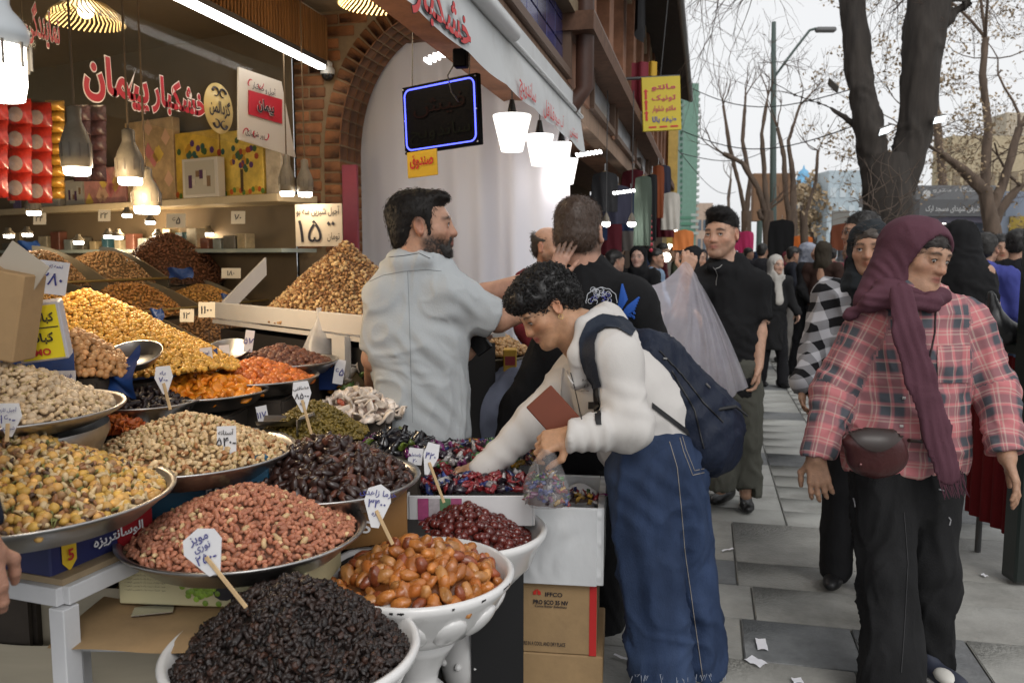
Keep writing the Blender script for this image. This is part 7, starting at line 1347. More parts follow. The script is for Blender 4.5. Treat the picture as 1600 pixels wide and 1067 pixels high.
    sm_ = mat('seam_grey', (.25, .27, .28), .9); decal(so, [(577, 440), (600, 430), (630, 424), (665, 421), (690, 424)], .0013, sm_, 'seam', t, .0008); decal(so, [(608, 402), (630, 400), (655, 396), (672, 404)], .0016, mat('seam_dark', (.10, .11, .12), .9), 'collar_edge', t, .001); decal(so, [(637, 424), (640, 500), (642, 580), (645, 660)], .0012, sm_, 'pleat', t, .0008)
    tr = [cap(J(662, 660, .03), J(662, 720, .03), .16, .165, .05, (BF, .72))] + chain([J(640, 700, .03), J(640, 1060, .03)], [.11, .10]) + chain([J(690, 700, .03), J(690, 1060, .03)], [.11, .10])
    cloth('trousers', tr, fabric('black_trousers', (.012, .012, .013)), t, .014, amp=.006)
    ph = thing('phone', 'black phone in the salesman\'s hand', 'phone', J(742, 540, .1)); MB().box(J(741, 526, .1), (.075, .010, .15), [unit(BR * .8 + BZ * .6 - BF * .3), unit(BF + BR * .3), unit(BZ * .8 - BR * .6)], .004).build('case', mat('phone_black', (.01, .01, .011), .15), ph)
salesman()

# ---- the man in the black printed sweatshirt, seen from behind
def sweatshirt_man():
    D = 3.3; J = lambda x, y, dd=0.: P(x, y, D + dd); t = thing('person', 'man in black sweatshirt with blue wing print seen from behind', 'person', A(*J(920, 1000)) * A(1, 1, 0))
    sk = A(.45, .25, .175); H = Head(J(905, 366), BF * .93 + BR * .36, BZ, 1.18); ax = H.ax; S = H.s
    nk = J(905, 425, .03); shL, shR = J(850, 470, .06), J(985, 478, -.02); hip = J(900, 700, .05); eL, wL = J(757, 462, -.02), J(862, 430, -.14); eR = J(1035, 600, .06)
    body = H.prims() + [cap(H.w(0, -.03, -.045), nk, .066, .074, .03), cap(nk, hip, .09, .1, .05), cap(nk, shL, .06), cap(nk, shR, .06)] + chain([shL, eL, wL], [.055, .048, .034]) + chain([shR, eR, J(1040, 690, -.05)], [.055, .048, .034]) + chain([J(870, 720, .05), J(862, 1040, .05)], [.08, .06]) + chain([J(930, 720, .05), J(938, 1040, .05)], [.08, .06])
    body += hand(J(866, 428, -.13), BR * .40 + BZ * .9 + BF * .1, -BF * .8 - BR * .3, 1, .15, .84, spread=.10, thumb=.1)
    def cf(V):
        c = np.tile(sk, (len(V), 1)); q = H.loc(V); b = np.clip((q[:, 2] + .075) / .02, 0, 1) * (q[:, 1] < .05) * (np.abs(q[:, 0]) < .077); return c * (1 - .75 * b[:, None]) + A(.07, .045, .032) * .75 * b[:, None]
    body_mesh('body', body, skin('e', (.45, .25, .175)), t, .016, [fine_box(H.c, .16, .006), fine_box(wL + BR * .04 + BZ * .05, .09, .005)], cf)
    hp = [ell(H.w(0, -.016, .055), A(.0775, .098, .075) * S, ax, .02), ell(H.w(0, -.04, .0), A(.0755, .075, .08) * S, ax, .02), ell(H.w(0, .12, -.03), A(.1, .06, .09) * S, ax, .015, '-'), ell(H.w(.085, .02, -.055), A(.04, .06, .05) * S, ax, .01, '-'), ell(H.w(-.085, .02, -.055), A(.04, .06, .05) * S, ax, .01, '-')]
    hair_surface('hair', hp, mat('hair_short_brown', (.060, .036, .024), .5), t, .007, 9000, .010, .0008, lambda p, n: np.tile(-H.z * .6 - H.y * .3, (len(p), 1)), 3, .35, jit=.25)
    blk = fabric('black_sweat', (.0105, .0105, .0115), .92)
    sh = [cap(nk - BZ * .06, J(915, 560, .04), .155, .195, .06, (BF, .72)), cap(J(915, 560, .04), J(905, 700, .05), .195, .19, .05, (BF, .72)), cap(nk - BZ * .05, shL, .085, .10, .06), cap(nk - BZ * .05, shR, .085, .105, .06), cap(shR, J(1040, 620, .05), .105, .09, .05), cap(shL, J(800, 466, .02), .09, .07, .05), cap(nk + BZ * .012, nk - BZ * .02, .079, .09, .03)]
    sh += chain([J(860, 560, .1), J(818, 640, .05), J(800, 690, .0)], [.10, .085, .07], .05)
    so = cloth('sweatshirt', sh, blk, t, .011, amp=.006, fs=7, seed=66)
    bl = mat('print_blue', (.012, .085, .40), .7); wt = mat('print_pale', (.5, .52, .56), .7); g = np.random.default_rng(11)
    from mathutils.bvhtree import BVHTree
    def z2p(x, y): return 860 + x * .1125, 430 + y * .1125
    def poly(pts, n=12):
        pts = np.array(pts, float); tt = np.linspace(0, len(pts) - 1, n); return [z2p(np.interp(q, range(len(pts)), pts[:, 0]), np.interp(q, range(len(pts)), pts[:, 1])) for q in tt]
    for k in range(13):            # feathers of the blue wing
        f = k / 12; decal(so, poly([(925 + 30 * f, 520 + 60 * f), (960 + 60 * f, 380 + 110 * f), (1000 + 95 * f + 20 * f, 130 + 330 * f)] if k < 8 else [(980 + 20 * (k - 8), 570), (1080, 430 + 25 * (k - 8)), (1235 - 14 * (k - 8), 310 + 38 * (k - 8))]), .0052, bl, 'wing_print', t, .001)
    for k in range(26):
        c = (960 + g.uniform(0, 190), 470 + g.uniform(0, 140)); decal(so, poly([c, (c[0] + 20, c[1] + 12), (c[0] + 30, c[1] + 40)], 5), .0026, bl, 'wing_print', t, .0015)
    for k in range(34):            # curls of the drawn head
        cx_, cy_, r_ = g.uniform(530, 890), g.uniform(200, 400), g.uniform(18, 42)
        if ((cx_ - 710) / 210) ** 2 + ((cy_ - 340) / 165) ** 2 > 1: continue
        a0 = g.uniform(0, 6); decal(so, [z2p(cx_ + r_ * math.cos(a0 + q), cy_ + r_ * math.sin(a0 + q)) for q in np.linspace(0, 4, 8)], .0016, wt if k % 3 else mat('print_violet', (.08, .09, .35), .7), 'portrait_print', t, .0012)
    decal(so, [z2p(710 + 215 * math.cos(q) * (1 + .03 * math.sin(9 * q)), 350 + 175 * math.sin(q) * (1 + .04 * math.sin(11 * q))) for q in np.linspace(2.9, 6.5, 40)], .0018, wt, 'portrait_print', t, .0012)
    tr = [cap(hip + BZ * .05, hip - BZ * .05, .17, .17, .05, (BF, .72))] + chain([J(870, 720, .05), J(862, 1060, .05)], [.11, .10]) + chain([J(930, 720, .05), J(938, 1060, .05)], [.11, .10]); cloth('trousers', tr, fabric('black_trousers', (.012, .012, .013)), t, .015, amp=.006)
sweatshirt_man()
# ------------------------------------------------------------------ the rest of the street: passers-by
def passer(label, px, d, h, face, top, style='man', low=(.02, .02, .022), cover=None, sk=(.40, .23, .155), hair=(.012, .01, .009), res=.018, ground_y=None, arms=(.1, .1), stride=.10, group='people in the street', coat=.62, beard=None, floral=False, bald=False):
    """a standing or walking figure, base on the paving; face: angle in degrees, 0 = towards us, 90 = to the right"""
    s = h / 1.70; r = ray(px, 400); r = r / (r @ FV); b = A(*(CAM + d * r)) * A(1, 1, 0); toC = unit(-b * A(1, 1, 0)); a = math.radians(face); side0 = np.cross(BZ, toC)
    f = toC * math.cos(a) + side0 * math.sin(a); rt = np.cross(f, BZ); w = lambda x, y, z: b + (rt * x + f * y + BZ * z) * s
    t = thing('person', label, 'person', b, group); H = Head(w(0, .03, 1.585), f - BZ * .06, BZ, s * 1.02); k = skin('crowd_%.2f_%.2f' % (sk[0], sk[1]), sk)
    sh = [w(-.17, 0, 1.38), w(.17, 0, 1.38)]; el = [w(-.23, -.02 + arms[0] * .5, 1.12), w(.23, -.02 + arms[1] * .5, 1.12)]; wr = [w(-.24, .06 + arms[0], .90 + arms[0] * .8), w(.24, .06 + arms[1], .90 + arms[1] * .8)]
    hp = [w(-.09, 0, .88), w(.09, 0, .88)]; kn = [w(-.10, stride * .6, .48), w(.10, -stride * .4, .48)]; an = [w(-.10, stride, .07), w(.10, -stride, .07)]
    far = d > 11; pr = H.prims(fem=style != 'man', ears=style == 'man') + [cap(H.w(0, -.02, -.05), w(0, 0, 1.42), .052 * s, .06 * s, .03), cap(w(0, 0, 1.36), w(0, 0, .95), .09 * s, .10 * s, .05)]
    for i in (0, 1): pr += [cap(w(0, 0, 1.38), sh[i], .05 * s)] + chain([sh[i], el[i], wr[i]], [.046 * s, .038 * s, .028 * s]) + chain([hp[i], kn[i], an[i]], [.07 * s, .05 * s, .038 * s])
    for i in (0, 1): pr += hand(wr[i], -BZ + f * .3, rt * (1 if i else -1), 1 if i else -1, .5, s) if not far else [cap(wr[i], wr[i] - BZ * .12 * s, .028 * s, .02 * s)]
    sk_ = A(*sk)
    def cf(V): return H.colour(V, np.tile(sk_, (len(V), 1)), sk_, sk_ * A(.8, .5, .48), beard, (.015, .011, .009), 1.2, hl=A(*hair) * 1.3 if style == 'man' and not bald else None)
    body_mesh('body', pr, k, t, res, [fine_box(H.c, .15 * s, .0065 if d < 7 else .010)] if d < 16 else [], cf)
    if d < 12: H.eyes(t)
    nm = 'cl_%02x%02x%02x' % tuple(int(min(c, .99) * 255) for c in top); tm = fabric(nm, top) if not isinstance(top, str) else MATS[top]; ln = 'cl_%02x%02x%02x' % tuple(int(min(c, .99) * 255) for c in low); lm = fabric(ln, low)
    ax = H.ax; S = H.s
    if style == 'man':
        q = [ell(H.w(0, -.018, .048), A(.079, .1, .078) * S, ax, .02), ell(H.w(0, -.06, -.01), A(.068, .045, .06) * S, ax, .02), ell(H.w(0, .118, -.034), A(.1, .06, .088) * S, ax, .012, '-'), ell(H.w(.085, .02, -.055), A(.04, .06, .05) * S, ax, .01, '-'), ell(H.w(-.085, .02, -.055), A(.04, .06, .05) * S, ax, .01, '-')]
        if bald: q.append(ell(H.w(0, .01, .11), A(.10, .115, .085) * S, ax, .01, '-'))
        hm = mat('hair_%.3f' % hair[0], hair, .5)
        if d < 9: hair_surface('hair', q, hm, t, .009, 2500, .013, .0013, lambda p, n: np.tile(-H.z * .5 - H.y * .5, (len(p), 1)), 5, .25)
        else: cloth('hair', q, hm, t, .012, amp=.004, fs=40)
        g = [cap(w(0, 0, 1.36), w(0, 0, 1.1), .13 * s, .16 * s, .05, (f, .68)), cap(w(0, 0, 1.1), w(0, 0, .86), .16 * s, .165 * s, .05, (f, .68)), cap(w(0, 0, 1.40), w(0, 0, 1.43), .07 * s, .068 * s, .03), cut(w(0, 0, .80), w(0, 0, .5), .5)]
        for i in (0, 1): g += [cap(w(0, 0, 1.38), sh[i], .07 * s, .075 * s, .05)] + chain([sh[i], el[i], wr[i]], [.074 * s, .062 * s, .05 * s], .03)
        cloth('jacket', g, tm, t, res, amp=.007, fs=8, seed=int(px))
        g = [cap(w(0, 0, .92), w(0, 0, .86), .145 * s, .15 * s, .05, (f, .72))]
        for i in (0, 1): g += chain([hp[i], kn[i], an[i]], [.10 * s, .078 * s, .07 * s], .03)
        cloth('trousers', g, lm, t, res, amp=.008, fs=8, seed=int(px) + 1, drape=(1, 1, .4))
    else:
        hc = cover or (.012, .012, .013); cm = MATS['floral'] if floral else fabric('sc_%02x%02x%02x' % tuple(int(min(c, .99) * 255) for c in hc), hc)
        q = [ell(H.w(0, -.02, .03), A(.092, .108, .095) * S, ax, .03), cap(H.w(0, -.045, .02), H.w(0, -.045, -.12), .085 * S, .09 * S, .04), cap(H.w(-.05, .01, -.05), H.w(-.03, .04, -.14), .035 * S, .045 * S, .04), cap(H.w(.05, .01, -.05), H.w(.03, .04, -.14), .035 * S, .045 * S, .04), cap(H.w(-.11, -.02, -.2), H.w(.11, -.02, -.2), .06 * S, .06 * S, .08), ell(H.w(0, .125, -.02), A(.078, .09, .108) * S, ax, .012, '-'), ell(H.w(0, .03, -.02), A(.066, .075, .088) * S, ax, .012, '-')]
        if style == 'chador': q += [cap(H.w(0, -.03, -.1), w(0, -.02, 1.25), .12 * s, .24 * s, .08, (f, .7)), cap(w(0, -.02, 1.25), w(0, -.02, .7), .24 * s, .27 * s, .06, (f, .75)), cap(w(0, -.02, .7), w(0, -.02, .12), .27 * s, .30 * s, .06, (f, .8)), cut(w(0, 0, .03), w(0, 0, -.4), .8), ell(H.w(0, .13, -.02), A(.075, .09, .105) * S, ax, .012, '-')]
        elif d < 12: q += [cap(H.w(.0, .05, -.16), w(0, .12, 1.12), .05 * s, .06 * s, .04, (f, .5))]
        cloth('headscarf', q, cm, t, res * .75, amp=.008, fs=9, seed=int(px) + 2, drape=(1, 1, .3))
        if style != 'chador':
            zb = coat
            g = [cap(w(0, 0, 1.36), w(0, 0, 1.1), .12 * s, .155 * s, .05, (f, .7)), cap(w(0, 0, 1.1), w(0, 0, zb), .155 * s, .185 * s, .05, (f, .75)), cut(w(0, 0, zb - .06), w(0, 0, zb - .5), .6)]
            for i in (0, 1): g += [cap(w(0, 0, 1.37), sh[i], .07 * s, .072 * s, .05)] + chain([sh[i], el[i], wr[i]], [.072 * s, .062 * s, .055 * s], .03)
            cloth('coat', g, tm, t, res, amp=.008, fs=7, seed=int(px), drape=(1, 1, .3))
            g = []
            for i in (0, 1): g += chain([hp[i], kn[i], an[i]], [.09 * s, .075 * s, .07 * s], .03)
            cloth('trousers', g, lm, t, res, amp=.006, fs=8)
    sm_ = mat('shoe_black', (.012, .012, .013), .4)
    if d < 12:
        for i in (0, 1): shoe(A(an[i][0], an[i][1], 0), f, sm_, t)
    return t, H, w
mf = mat('floral', (.30, .32, .38), .8, dirt=(.03, .04, .09, 1.), dscale=26, dthr=.5)
# near ones behind the plaid woman
M_chk = plaid('check_bw', (.50, .50, .53), (.012, .012, .014), (1, 1, 1), .085, True)
def checked_woman():
    D = 3.55; J = lambda x, y, dd=0.: P(x, y, D + dd); t, H, w = passer('older woman in grey headscarf and black and white checked shirt behind the plaid woman', 1362, D, 1.64, -8, (.3, .3, .3), 'hijab', (.02, .02, .022), (.022, .026, .030), (.42, .235, .15), res=.014, group=None, coat=.75, stride=.02)
    for o in list(t.children):
        if o.name.startswith('coat'):
            me = o.data; n = len(me.vertices); cs = np.zeros(n * 3, np.float32); me.vertices.foreach_get('co', cs); cs = cs.reshape(-1, 3); at = me.attributes.new('guv', 'FLOAT_VECTOR', 'POINT'); at.data.foreach_set('vector', np.stack([cs @ (BR + BF * .7) + cs[:, 2] * .3, cs[:, 2] - (cs @ BR) * .3, cs[:, 2] * 0], 1).astype(np.float32).ravel()); me.materials.clear(); me.materials.append(M_chk); o.name = 'shirt'
    ax = H.ax; hp = [ell(H.w(0, -.004, .036), A(.077, .096, .078), ax, .02), ell(H.w(0, .118, -.03), A(.1, .066, .092), ax, .012, '-')]; hair_surface('hair', hp, mat('hair_grey', (.07, .055, .045), .5), t, .008, 1800, .03, .0009, lambda p, n: -H.y * .8 + np.sign(((p - H.c) @ H.x))[:, None] * H.x * .8, 5, .02, jit=.06)
checked_woman()
t, H, w = passer('man with dark glasses behind the checked woman, only his head showing', 1352, 5.2, 1.77, -75, (.014, .014, .016), 'man', group=None)
for q in (-1, 1): MB().tube([H.w(q * .031 + .017 * math.cos(a), .097, .004 + .013 * math.sin(a)) for a in np.linspace(0, 6.3, 14)], .0018, 5).build('glasses_rim', mat('glasses_black', (.01, .01, .01), .3), t); MB().tube([H.w(q * .048, .095, .006), H.w(q * .077, .0, .006)], .0018, 5).build('glasses_arm', mat('glasses_black', (.01, .01, .01), .3), t)
passer('woman in a long black chador right behind the plaid woman', 1500, 5.3, 1.72, 150, (.012, .012, .013), 'chador', cover=(.0095, .0095, .0105), group=None)
t, H, w = passer('man in a royal blue hooded sweatshirt seen from behind', 1538, 6.0, 1.66, 165, (.055, .065, .26), 'man', (.03, .04, .07), group=None, hair=(.02, .018, .016))
MB().ball(w(0, -.08, 1.44), (.13, .08, .07), 14, 8, [BR, BF, BZ]).build('hood', MATS['cloth_cl_0e1042'] if 'cloth_cl_0e1042' in MATS else fabric('hood_blue', (.055, .065, .26)), t)
so = [o for o in t.children if o.name.startswith('jacket')][0]; h0 = None
from mathutils.bvhtree import BVHTree
me = so.data; off = worg(so); bv = BVHTree.FromPolygons([tuple(A(*v.co) + off) for v in me.vertices], [tuple(p.vertices) for p in me.polygons])
for tx, px, py, hh, ww in (('oversize', 1548, 402, .06, .26),):
    h = bv.ray_cast(Vector(CAM), Vector(unit(ray(px, py))))
    if h[0] is not None: n_ = A(*h[1]); x_ = unit(BR - n_ * (BR @ n_)); text(tx, M_wht, A(*h[0]) + n_ * .02, x_, unit(np.cross(n_, x_)), hh, parent=t, width=ww, arab=False, bold=.03)
passer('man in black jacket and blue jeans at the right edge', 1588, 6.4, 1.70, 160, (.014, .014, .016), 'man', (.05, .075, .12), group=None)
passer('man in dark open jacket over pale shirt facing us near the right edge', 1562, 7.2, 1.68, 10, (.03, .03, .033), 'man', (.03, .03, .035), group=None)
# mid-street
passer('short smiling woman in pale grey headscarf and black coat', 1212, 9.3, 1.50, 32, (.012, .012, .014), 'hijab', (.01, .01, .012), (.42, .40, .37), (.50, .32, .24), res=.016, group=None, coat=.55)
passer('woman in blue floral headscarf and long black coat', 1262, 10.2, 1.66, 70, (.012, .012, .015), 'hijab', (.01, .01, .012), None, floral=True, group=None, coat=.12)
passer('woman in olive headscarf and long brown coat seen from behind', 1286, 9.9, 1.66, 165, (.035, .018, .014), 'hijab', (.01, .01, .012), (.035, .028, .020), group=None, coat=.15)
passer('man in checked grey trousers and dark top beyond the floral headscarf', 1238, 11.5, 1.62, 100, (.02, .022, .03), 'man', (.16, .15, .14), group=None)
passer('bald bearded man in dark red shirt by the curtain', 852, 4.7, 1.66, 55, (.13, .015, .02), 'man', hair=(.035, .028, .024), beard=((.03, .024, .02), .6), group=None, bald=True)
passer('woman in black headscarf facing us in the dark arcade', 998, 8.6, 1.60, -12, (.012, .012, .013), 'hijab', (.01, .01, .01), (.009, .009, .01), (.5, .32, .25), group=None)
passer('person in bright blue jacket beyond the sweatshirt man', 958, 8.2, 1.55, 120, (.03, .12, .45), 'man', group=None)
passer('man in pale blue shirt turning away in the crowd', 1022, 9.6, 1.58, 70, (.22, .30, .42), 'man', group=None)
passer('person in black bending forward behind the polo man', 1082, 7.9, 1.58, 75, (.010, .010, .011), 'chador', cover=(.009, .009, .010), group=None)
passer('man in dark jacket behind the polo man\'s shoulder', 1190, 12.5, 1.68, 160, (.02, .02, .024), 'man', res=.025, group=None)
# the distant crowd
g = np.random.default_rng(21); CW = [(.012, .012, .014), (.03, .03, .035), (.08, .05, .04), (.02, .03, .06), (.14, .03, .04), (.2, .19, .17), (.05, .06, .04), (.10, .10, .11), (.26, .06, .12)]; WN = ['black', 'dark grey', 'brown', 'navy', 'dark red', 'beige', 'olive', 'grey', 'pink']
for i, (px, d) in enumerate([(942, 11), (968, 13), (984, 15), (1012, 14), (1034, 13), (1046, 16), (1058, 12.5), (1072, 19), (1098, 15), (1168, 17), (1182, 21), (1228, 16), (1246, 20), (1300, 14), (1316, 18), (1330, 13), (1216, 25), (1275, 24), (1545, 13), (1572, 15), (1590, 12), (1555, 18), (1520, 16), (1155, 26), (1205, 30)]):
    c = i % len(CW); wm = g.random() < .45
    passer('distant passer-by in %s %s, %s' % (WN[c], 'headscarf and coat' if wm else 'jacket', ['left of the polo man in the arcade crowd', 'between polo man and plaid woman', 'near the right edge of the street'][0 if px < 1110 else 1 if px < 1345 else 2]), px, d, float(g.uniform(1.58, 1.74)), float(g.choice([0, 20, -30, 160, 190, 90, -90])), CW[c], 'hijab' if wm else 'man', CW[(i + 3) % 4], CW[(i + 2) % len(CW)], (float(g.uniform(.36, .46)), .24, .165), res=.03, group='distant crowd in the street')
# a passer-by mostly outside the left edge: sleeve and hand
def edge_arm():
    D = 1.32; J = lambda x, y, dd=0.: P(x, y, D + dd); t = thing('person', 'passer-by cut off by the left edge, only dark sleeve and hand showing', 'person', A(*J(-160, 900)) * A(1, 1, 0)); sk = A(.42, .22, .15)
    pr = [cap(J(-260, 380), J(-260, 900), .11, .13)] + chain([J(-135, 480), J(-78, 700), J(-36, 846)], [.05, .04, .029]) + hand(J(-35, 850), -BZ + BR * .02, -BF * .6 + BR * .7, -1, .42, .95); body_mesh('body', pr, skin('f', (.42, .22, .15)), t, .014, [fine_box(J(-35, 940), .1, .005)], lambda V: np.tile(sk, (len(V), 1)))
    cloth('jacket', [cap(J(-260, 400), J(-260, 900), .14, .16, .05)] + chain([J(-145, 480), J(-85, 700), J(-46, 838)], [.07, .055, .044]) + [cut(J(-42, 832), J(4, 1000), .1)], fabric('navy_knit', (.012, .016, .03), bump=.6, bs=60), t, .01, amp=.006, fs=14)
edge_arm()
c = P(765, 640, 3.75); cloth('grey_bundle', [cap(c, c + BR * .12 + BZ * .1, .13, .12, .05), cap(c - BR * .05 - BZ * .2, c, .14, .13, .05)], fabric('grey_blue', (.22, .24, .32)), None, .014, amp=.01, fs=9); tag(bpy.data.objects['grey_bundle'], 'grey-blue cloth bundle in place of a seated person beside the salesman', 'cloth')  # simple bundle standing in for a seated person's clothes
# ------------------------------------------------------------------ trees
M_bark = mat('bark_dark', (.038, .031, .026), .9, var=.4, vscale=9, stretch=(1, 1, .16), bump=1., bscale=16); M_barkp = mat('bark_pale', (.12, .085, .062), .9, var=.35, vscale=9, stretch=(1, 1, .2), bump=.6, bscale=14); M_twig = mat('twig', (.10, .062, .045), .9)
def branch(mb, tw, p, d, r, L, depth, g, up=.12, leaves=None, spread=.7, kids=(2, 3), n=5):
    path = [p]; q = d
    for k in range(n):
        q = unit(q + g.normal(0, .16, 3) + BZ * up * .35); path.append(path[-1] + q * L / n)
    (mb if depth > 1 else tw).tube(path, [r * (1 - .55 * k / n) for k in range(n + 1)], 7 if depth > 1 else 4, caps=False)
    if depth == 0:
        if leaves is not None: leaves += [path[-1] + g.normal(0, .06, 3) for _ in range(3)]
        return
    for k in range(g.integers(kids[0], kids[1] + 1)):
        i = g.integers(2, n + 1); a = unit(g.normal(size=3)); nd = unit(q * .8 + a * spread); branch(mb, tw, path[i], nd, max(r * .45, .0028), L * g.uniform(.55, .8), depth - 1, g, up, leaves, spread, kids, n)
def tree(label, base, trunks, m, seed, depth=4, group=None, leaf=None, twig=M_twig, spread=.75, kids=(2, 3), up=.12, name='bare_tree'):
    """trunks: list of (path, radii); crown grows from the trunk ends"""
    t = thing(name, label, 'tree', base, group); g = np.random.default_rng(seed); b = MB(); lv = [] if leaf else None; mb, tw = MB(), MB()
    for path, rad, L in trunks:
        pp = [A(*p) for p in path]; fine = []; fr = []
        for i in range(len(pp) - 1):
            for k in range(24): fine.append(pp[i] + (pp[i + 1] - pp[i]) * k / 24); fr.append((rad[i] + (rad[i + 1] - rad[i]) * k / 24))
        fine.append(pp[-1]); fr.append(rad[-1]); b.tube(fine, fr, 40, caps=False)
        if L:
            for k in range(3): branch(mb, tw, pp[-1], unit(pp[-1] - pp[-2] + g.normal(0, .5, 3) * (1, 1, .5)), rad[-1] * .5, L, depth, g, up, lv, spread, kids)
    o = b.build('trunk', m, t); me = o.data; n_ = len(me.vertices); V = np.zeros(n_ * 3, np.float32); Nn = np.zeros(n_ * 3, np.float32); me.vertices.foreach_get('co', V); me.vertices.foreach_get('normal', Nn); V = V.reshape(-1, 3); Nn = Nn.reshape(-1, 3); rr = trunks[0][1][0]
    V = V + Nn * (rr * (.10 * fbm(V * A(2.2, 2.2, .7), 3, seed) + .11 * ((1 - np.abs(noise(V * A(9, 9, 1.3) + noise(V * 2, 3)[:, None], seed))) ** 3 - .4)))[:, None]; me.vertices.foreach_set('co', V.astype(np.float32).ravel()); me.update()
    if mb.v: mb.build('limbs', m, t)
    if tw.v:
        o = tw.build('twigs', twig, t); o['kind'] = 'stuff'
    if lv:
        pts = np.array(lv); n = len(pts); d = g.normal(size=(n, 3)); d /= np.linalg.norm(d, axis=1)[:, None]; V, Fq = tuft(pts, d, leaf[1], leaf[1] * .35, seed, 1, w2=.6); o = link('leaves', raw_mesh('leaves', V - worg(t), Fq, False), leaf[0], t); o['kind'] = 'stuff'
    return t
D = 11.2; J = lambda x, y, dd=0.: P(x, y, D + dd)
tree('big old street tree forking into two dark trunks', A(*PZ(1392, 570, 0)), [([PZ(1392, 572, 0), J(1390, 330), J(1386, 245)], [.38, .32, .29], 0), ([J(1374, 300), J(1362, 210), J(1338, 110, .1), J(1331, 0, .1), J(1322, -150, .2)], [.19, .185, .17, .165, .15], 1.6), ([J(1402, 300), J(1425, 210), J(1440, 110, -.1), J(1450, 0, -.1), J(1470, -120, -.1)], [.22, .23, .235, .28, .19], 1.6), ([J(1328, -20, .1), J(1285, -70, .1), J(1225, -90, .2), J(1150, -70, .3)], [.06, .045, .03, .012], .8), ([J(1448, 60, -.1), J(1490, 20, -.1), J(1515, 2, -.2)], [.10, .06, .03], .5), ([J(1345, 200, .1), J(1290, 165, .2), J(1240, 148, .2)], [.035, .025, .012], .9)], M_bark, 3, 4, up=.0)
# fine twigs that sprout round the fork and hang across the sky
tt = [o for o in bpy.data.objects if o.get('label', '').startswith('big old street')][0]; g = np.random.default_rng(9); mb = MB()
for k in range(40):
    p = J(1390 + g.normal(0, 28), 330 + g.normal(0, 25), -.35); d = unit(BR * g.normal(0, .8) + BZ * g.uniform(.2, 1) - BF * .3); path = [p]
    for i in range(6): d = unit(d + g.normal(0, .22, 3)); path.append(path[-1] + d * .11)
    mb.tube(path, [.007, .006, .005, .004, .003, .0025, .002], 4, caps=False)
mb.build('sprouts', mat('sprout', (.16, .12, .095), .9), tt)['kind'] = 'stuff'
mb = MB(); mk = MB(); g = np.random.default_rng(14)
for k in range(15): branch(mk, mb, (lambda q: J(1285 - 120 * q, -70 - 20 * math.sin(q * 3), .1 + .2 * q))(g.random()), unit(-BR * g.uniform(.6, 1.3) - BZ * g.uniform(.0, .6)), .011, g.uniform(.8, 1.5), 2, g, -.10, None, .7, (2, 4), 6)
for k in range(10): branch(mk, mb, (lambda q: J(1455 + 14 * q, -20 - 90 * q, -.1))(g.random()), unit(BR * g.normal(0, 1) - BZ * g.uniform(.3, .9)), .014, g.uniform(.6, 1.1), 2, g, -.35, None, .7, (2, 4), 6)
if mk.v: mk.build('hanging_limbs', M_bark, tt)['kind'] = 'stuff'
mb.build('hanging_twigs', M_twig, tt)['kind'] = 'stuff'
Ml = mat('dry_leaf', (.38, .28, .17), .8, var=.3, vscale=1.)
D = 15.; J = lambda x, y, dd=0.: P(x, y, D + dd)
tree('slender tree with dry tan leaves in front of the grey kiosk', A(*PZ(1545, 528, 0)), [([PZ(1562, 528, 0), J(1555, 380), J(1540, 300), J(1505, 265), J(1470, 240)], [.17, .15, .12, .08, .05], 1.4), ([J(1548, 330), J(1570, 280), J(1592, 200)], [.10, .08, .06], 1.5), ([J(1538, 300), J(1545, 200), J(1535, 120), J(1540, 60)], [.09, .08, .07, .06], 2.0)], M_barkp, 5, 4, leaf=(Ml, .055), kids=(3, 4), spread=.95)
tree('second slender tree with dry leaves at the right edge', A(*PZ(1590, 510, 0)), [([PZ(1520, 520, .0), J(1530, 420, 1.0), J(1560, 330, 1), J(1595, 290, 1)], [.14, .12, .10, .07], 1.5)], M_barkp, 8, 4, leaf=(Ml, .055), kids=(3, 4), spread=.95)
for px, d, sd_2, lb in ((1640, 17, 8, 'tall dry-leafed tree rising past the right edge'), (1475, 24, 12, 'dry-leafed tree rising behind the station kiosk')):
    b0 = A(*P(px, 400, d)) * A(1, 1, 0); tree(lb, b0, [([b0, P(px, 300, d), P(px - 15, 150, d), P(px - 5, 60, d)], [.15, .13, .1, .07], 2.3)], M_barkp, sd_2, 4, leaf=(Ml, .055), kids=(3, 4), spread=.95)
D = 20.; J = lambda x, y, dd=0.: P(x, y, D + dd)
def pruned(label, x, seed, dd=0., pts=None, r=.15):
    g = np.random.default_rng(seed); base = A(*PZ(x, 400 + 1.5 * FPX / (D + dd), 0)); tr = [([base, J(x + 2, 380, dd), J(x, 330, dd)], [r, r * .9, r * .85], 0)]
    for path in pts: tr.append(([J(a, b_, dd) for a, b_ in path], [r * .5, r * .4, r * .32, r * .24, r * .2][:len(path)], .7))
    tree(label, base, tr, M_barkp, seed, 2, 'pruned plane trees', spread=.6, kids=(2, 3), up=.35)
pruned('pruned bare tree nearest the polo man', 1165, 4, 1, [[(1165, 340), (1155, 290), (1140, 230), (1130, 165)], [(1166, 330), (1172, 280), (1160, 220), (1165, 150)]])
pruned('pruned bare tree before the brown billboard, leaning limbs', 1200, 6, -2, [[(1200, 345), (1185, 295), (1160, 255), (1130, 240)], [(1200, 340), (1195, 280), (1190, 210), (1200, 150)], [(1200, 345), (1190, 340), (1185, 330)]])
pruned('pruned bare tree right of the lamp post', 1236, 7, -1, [[(1236, 360), (1228, 310), (1225, 245), (1215, 200)], [(1238, 350), (1240, 290), (1232, 220), (1250, 165)]])
pruned('thin crooked tree trunk before the blue domed tower', 1255, 9, -4, [[(1255, 370), (1260, 330), (1275, 285), (1278, 235)]], .09)
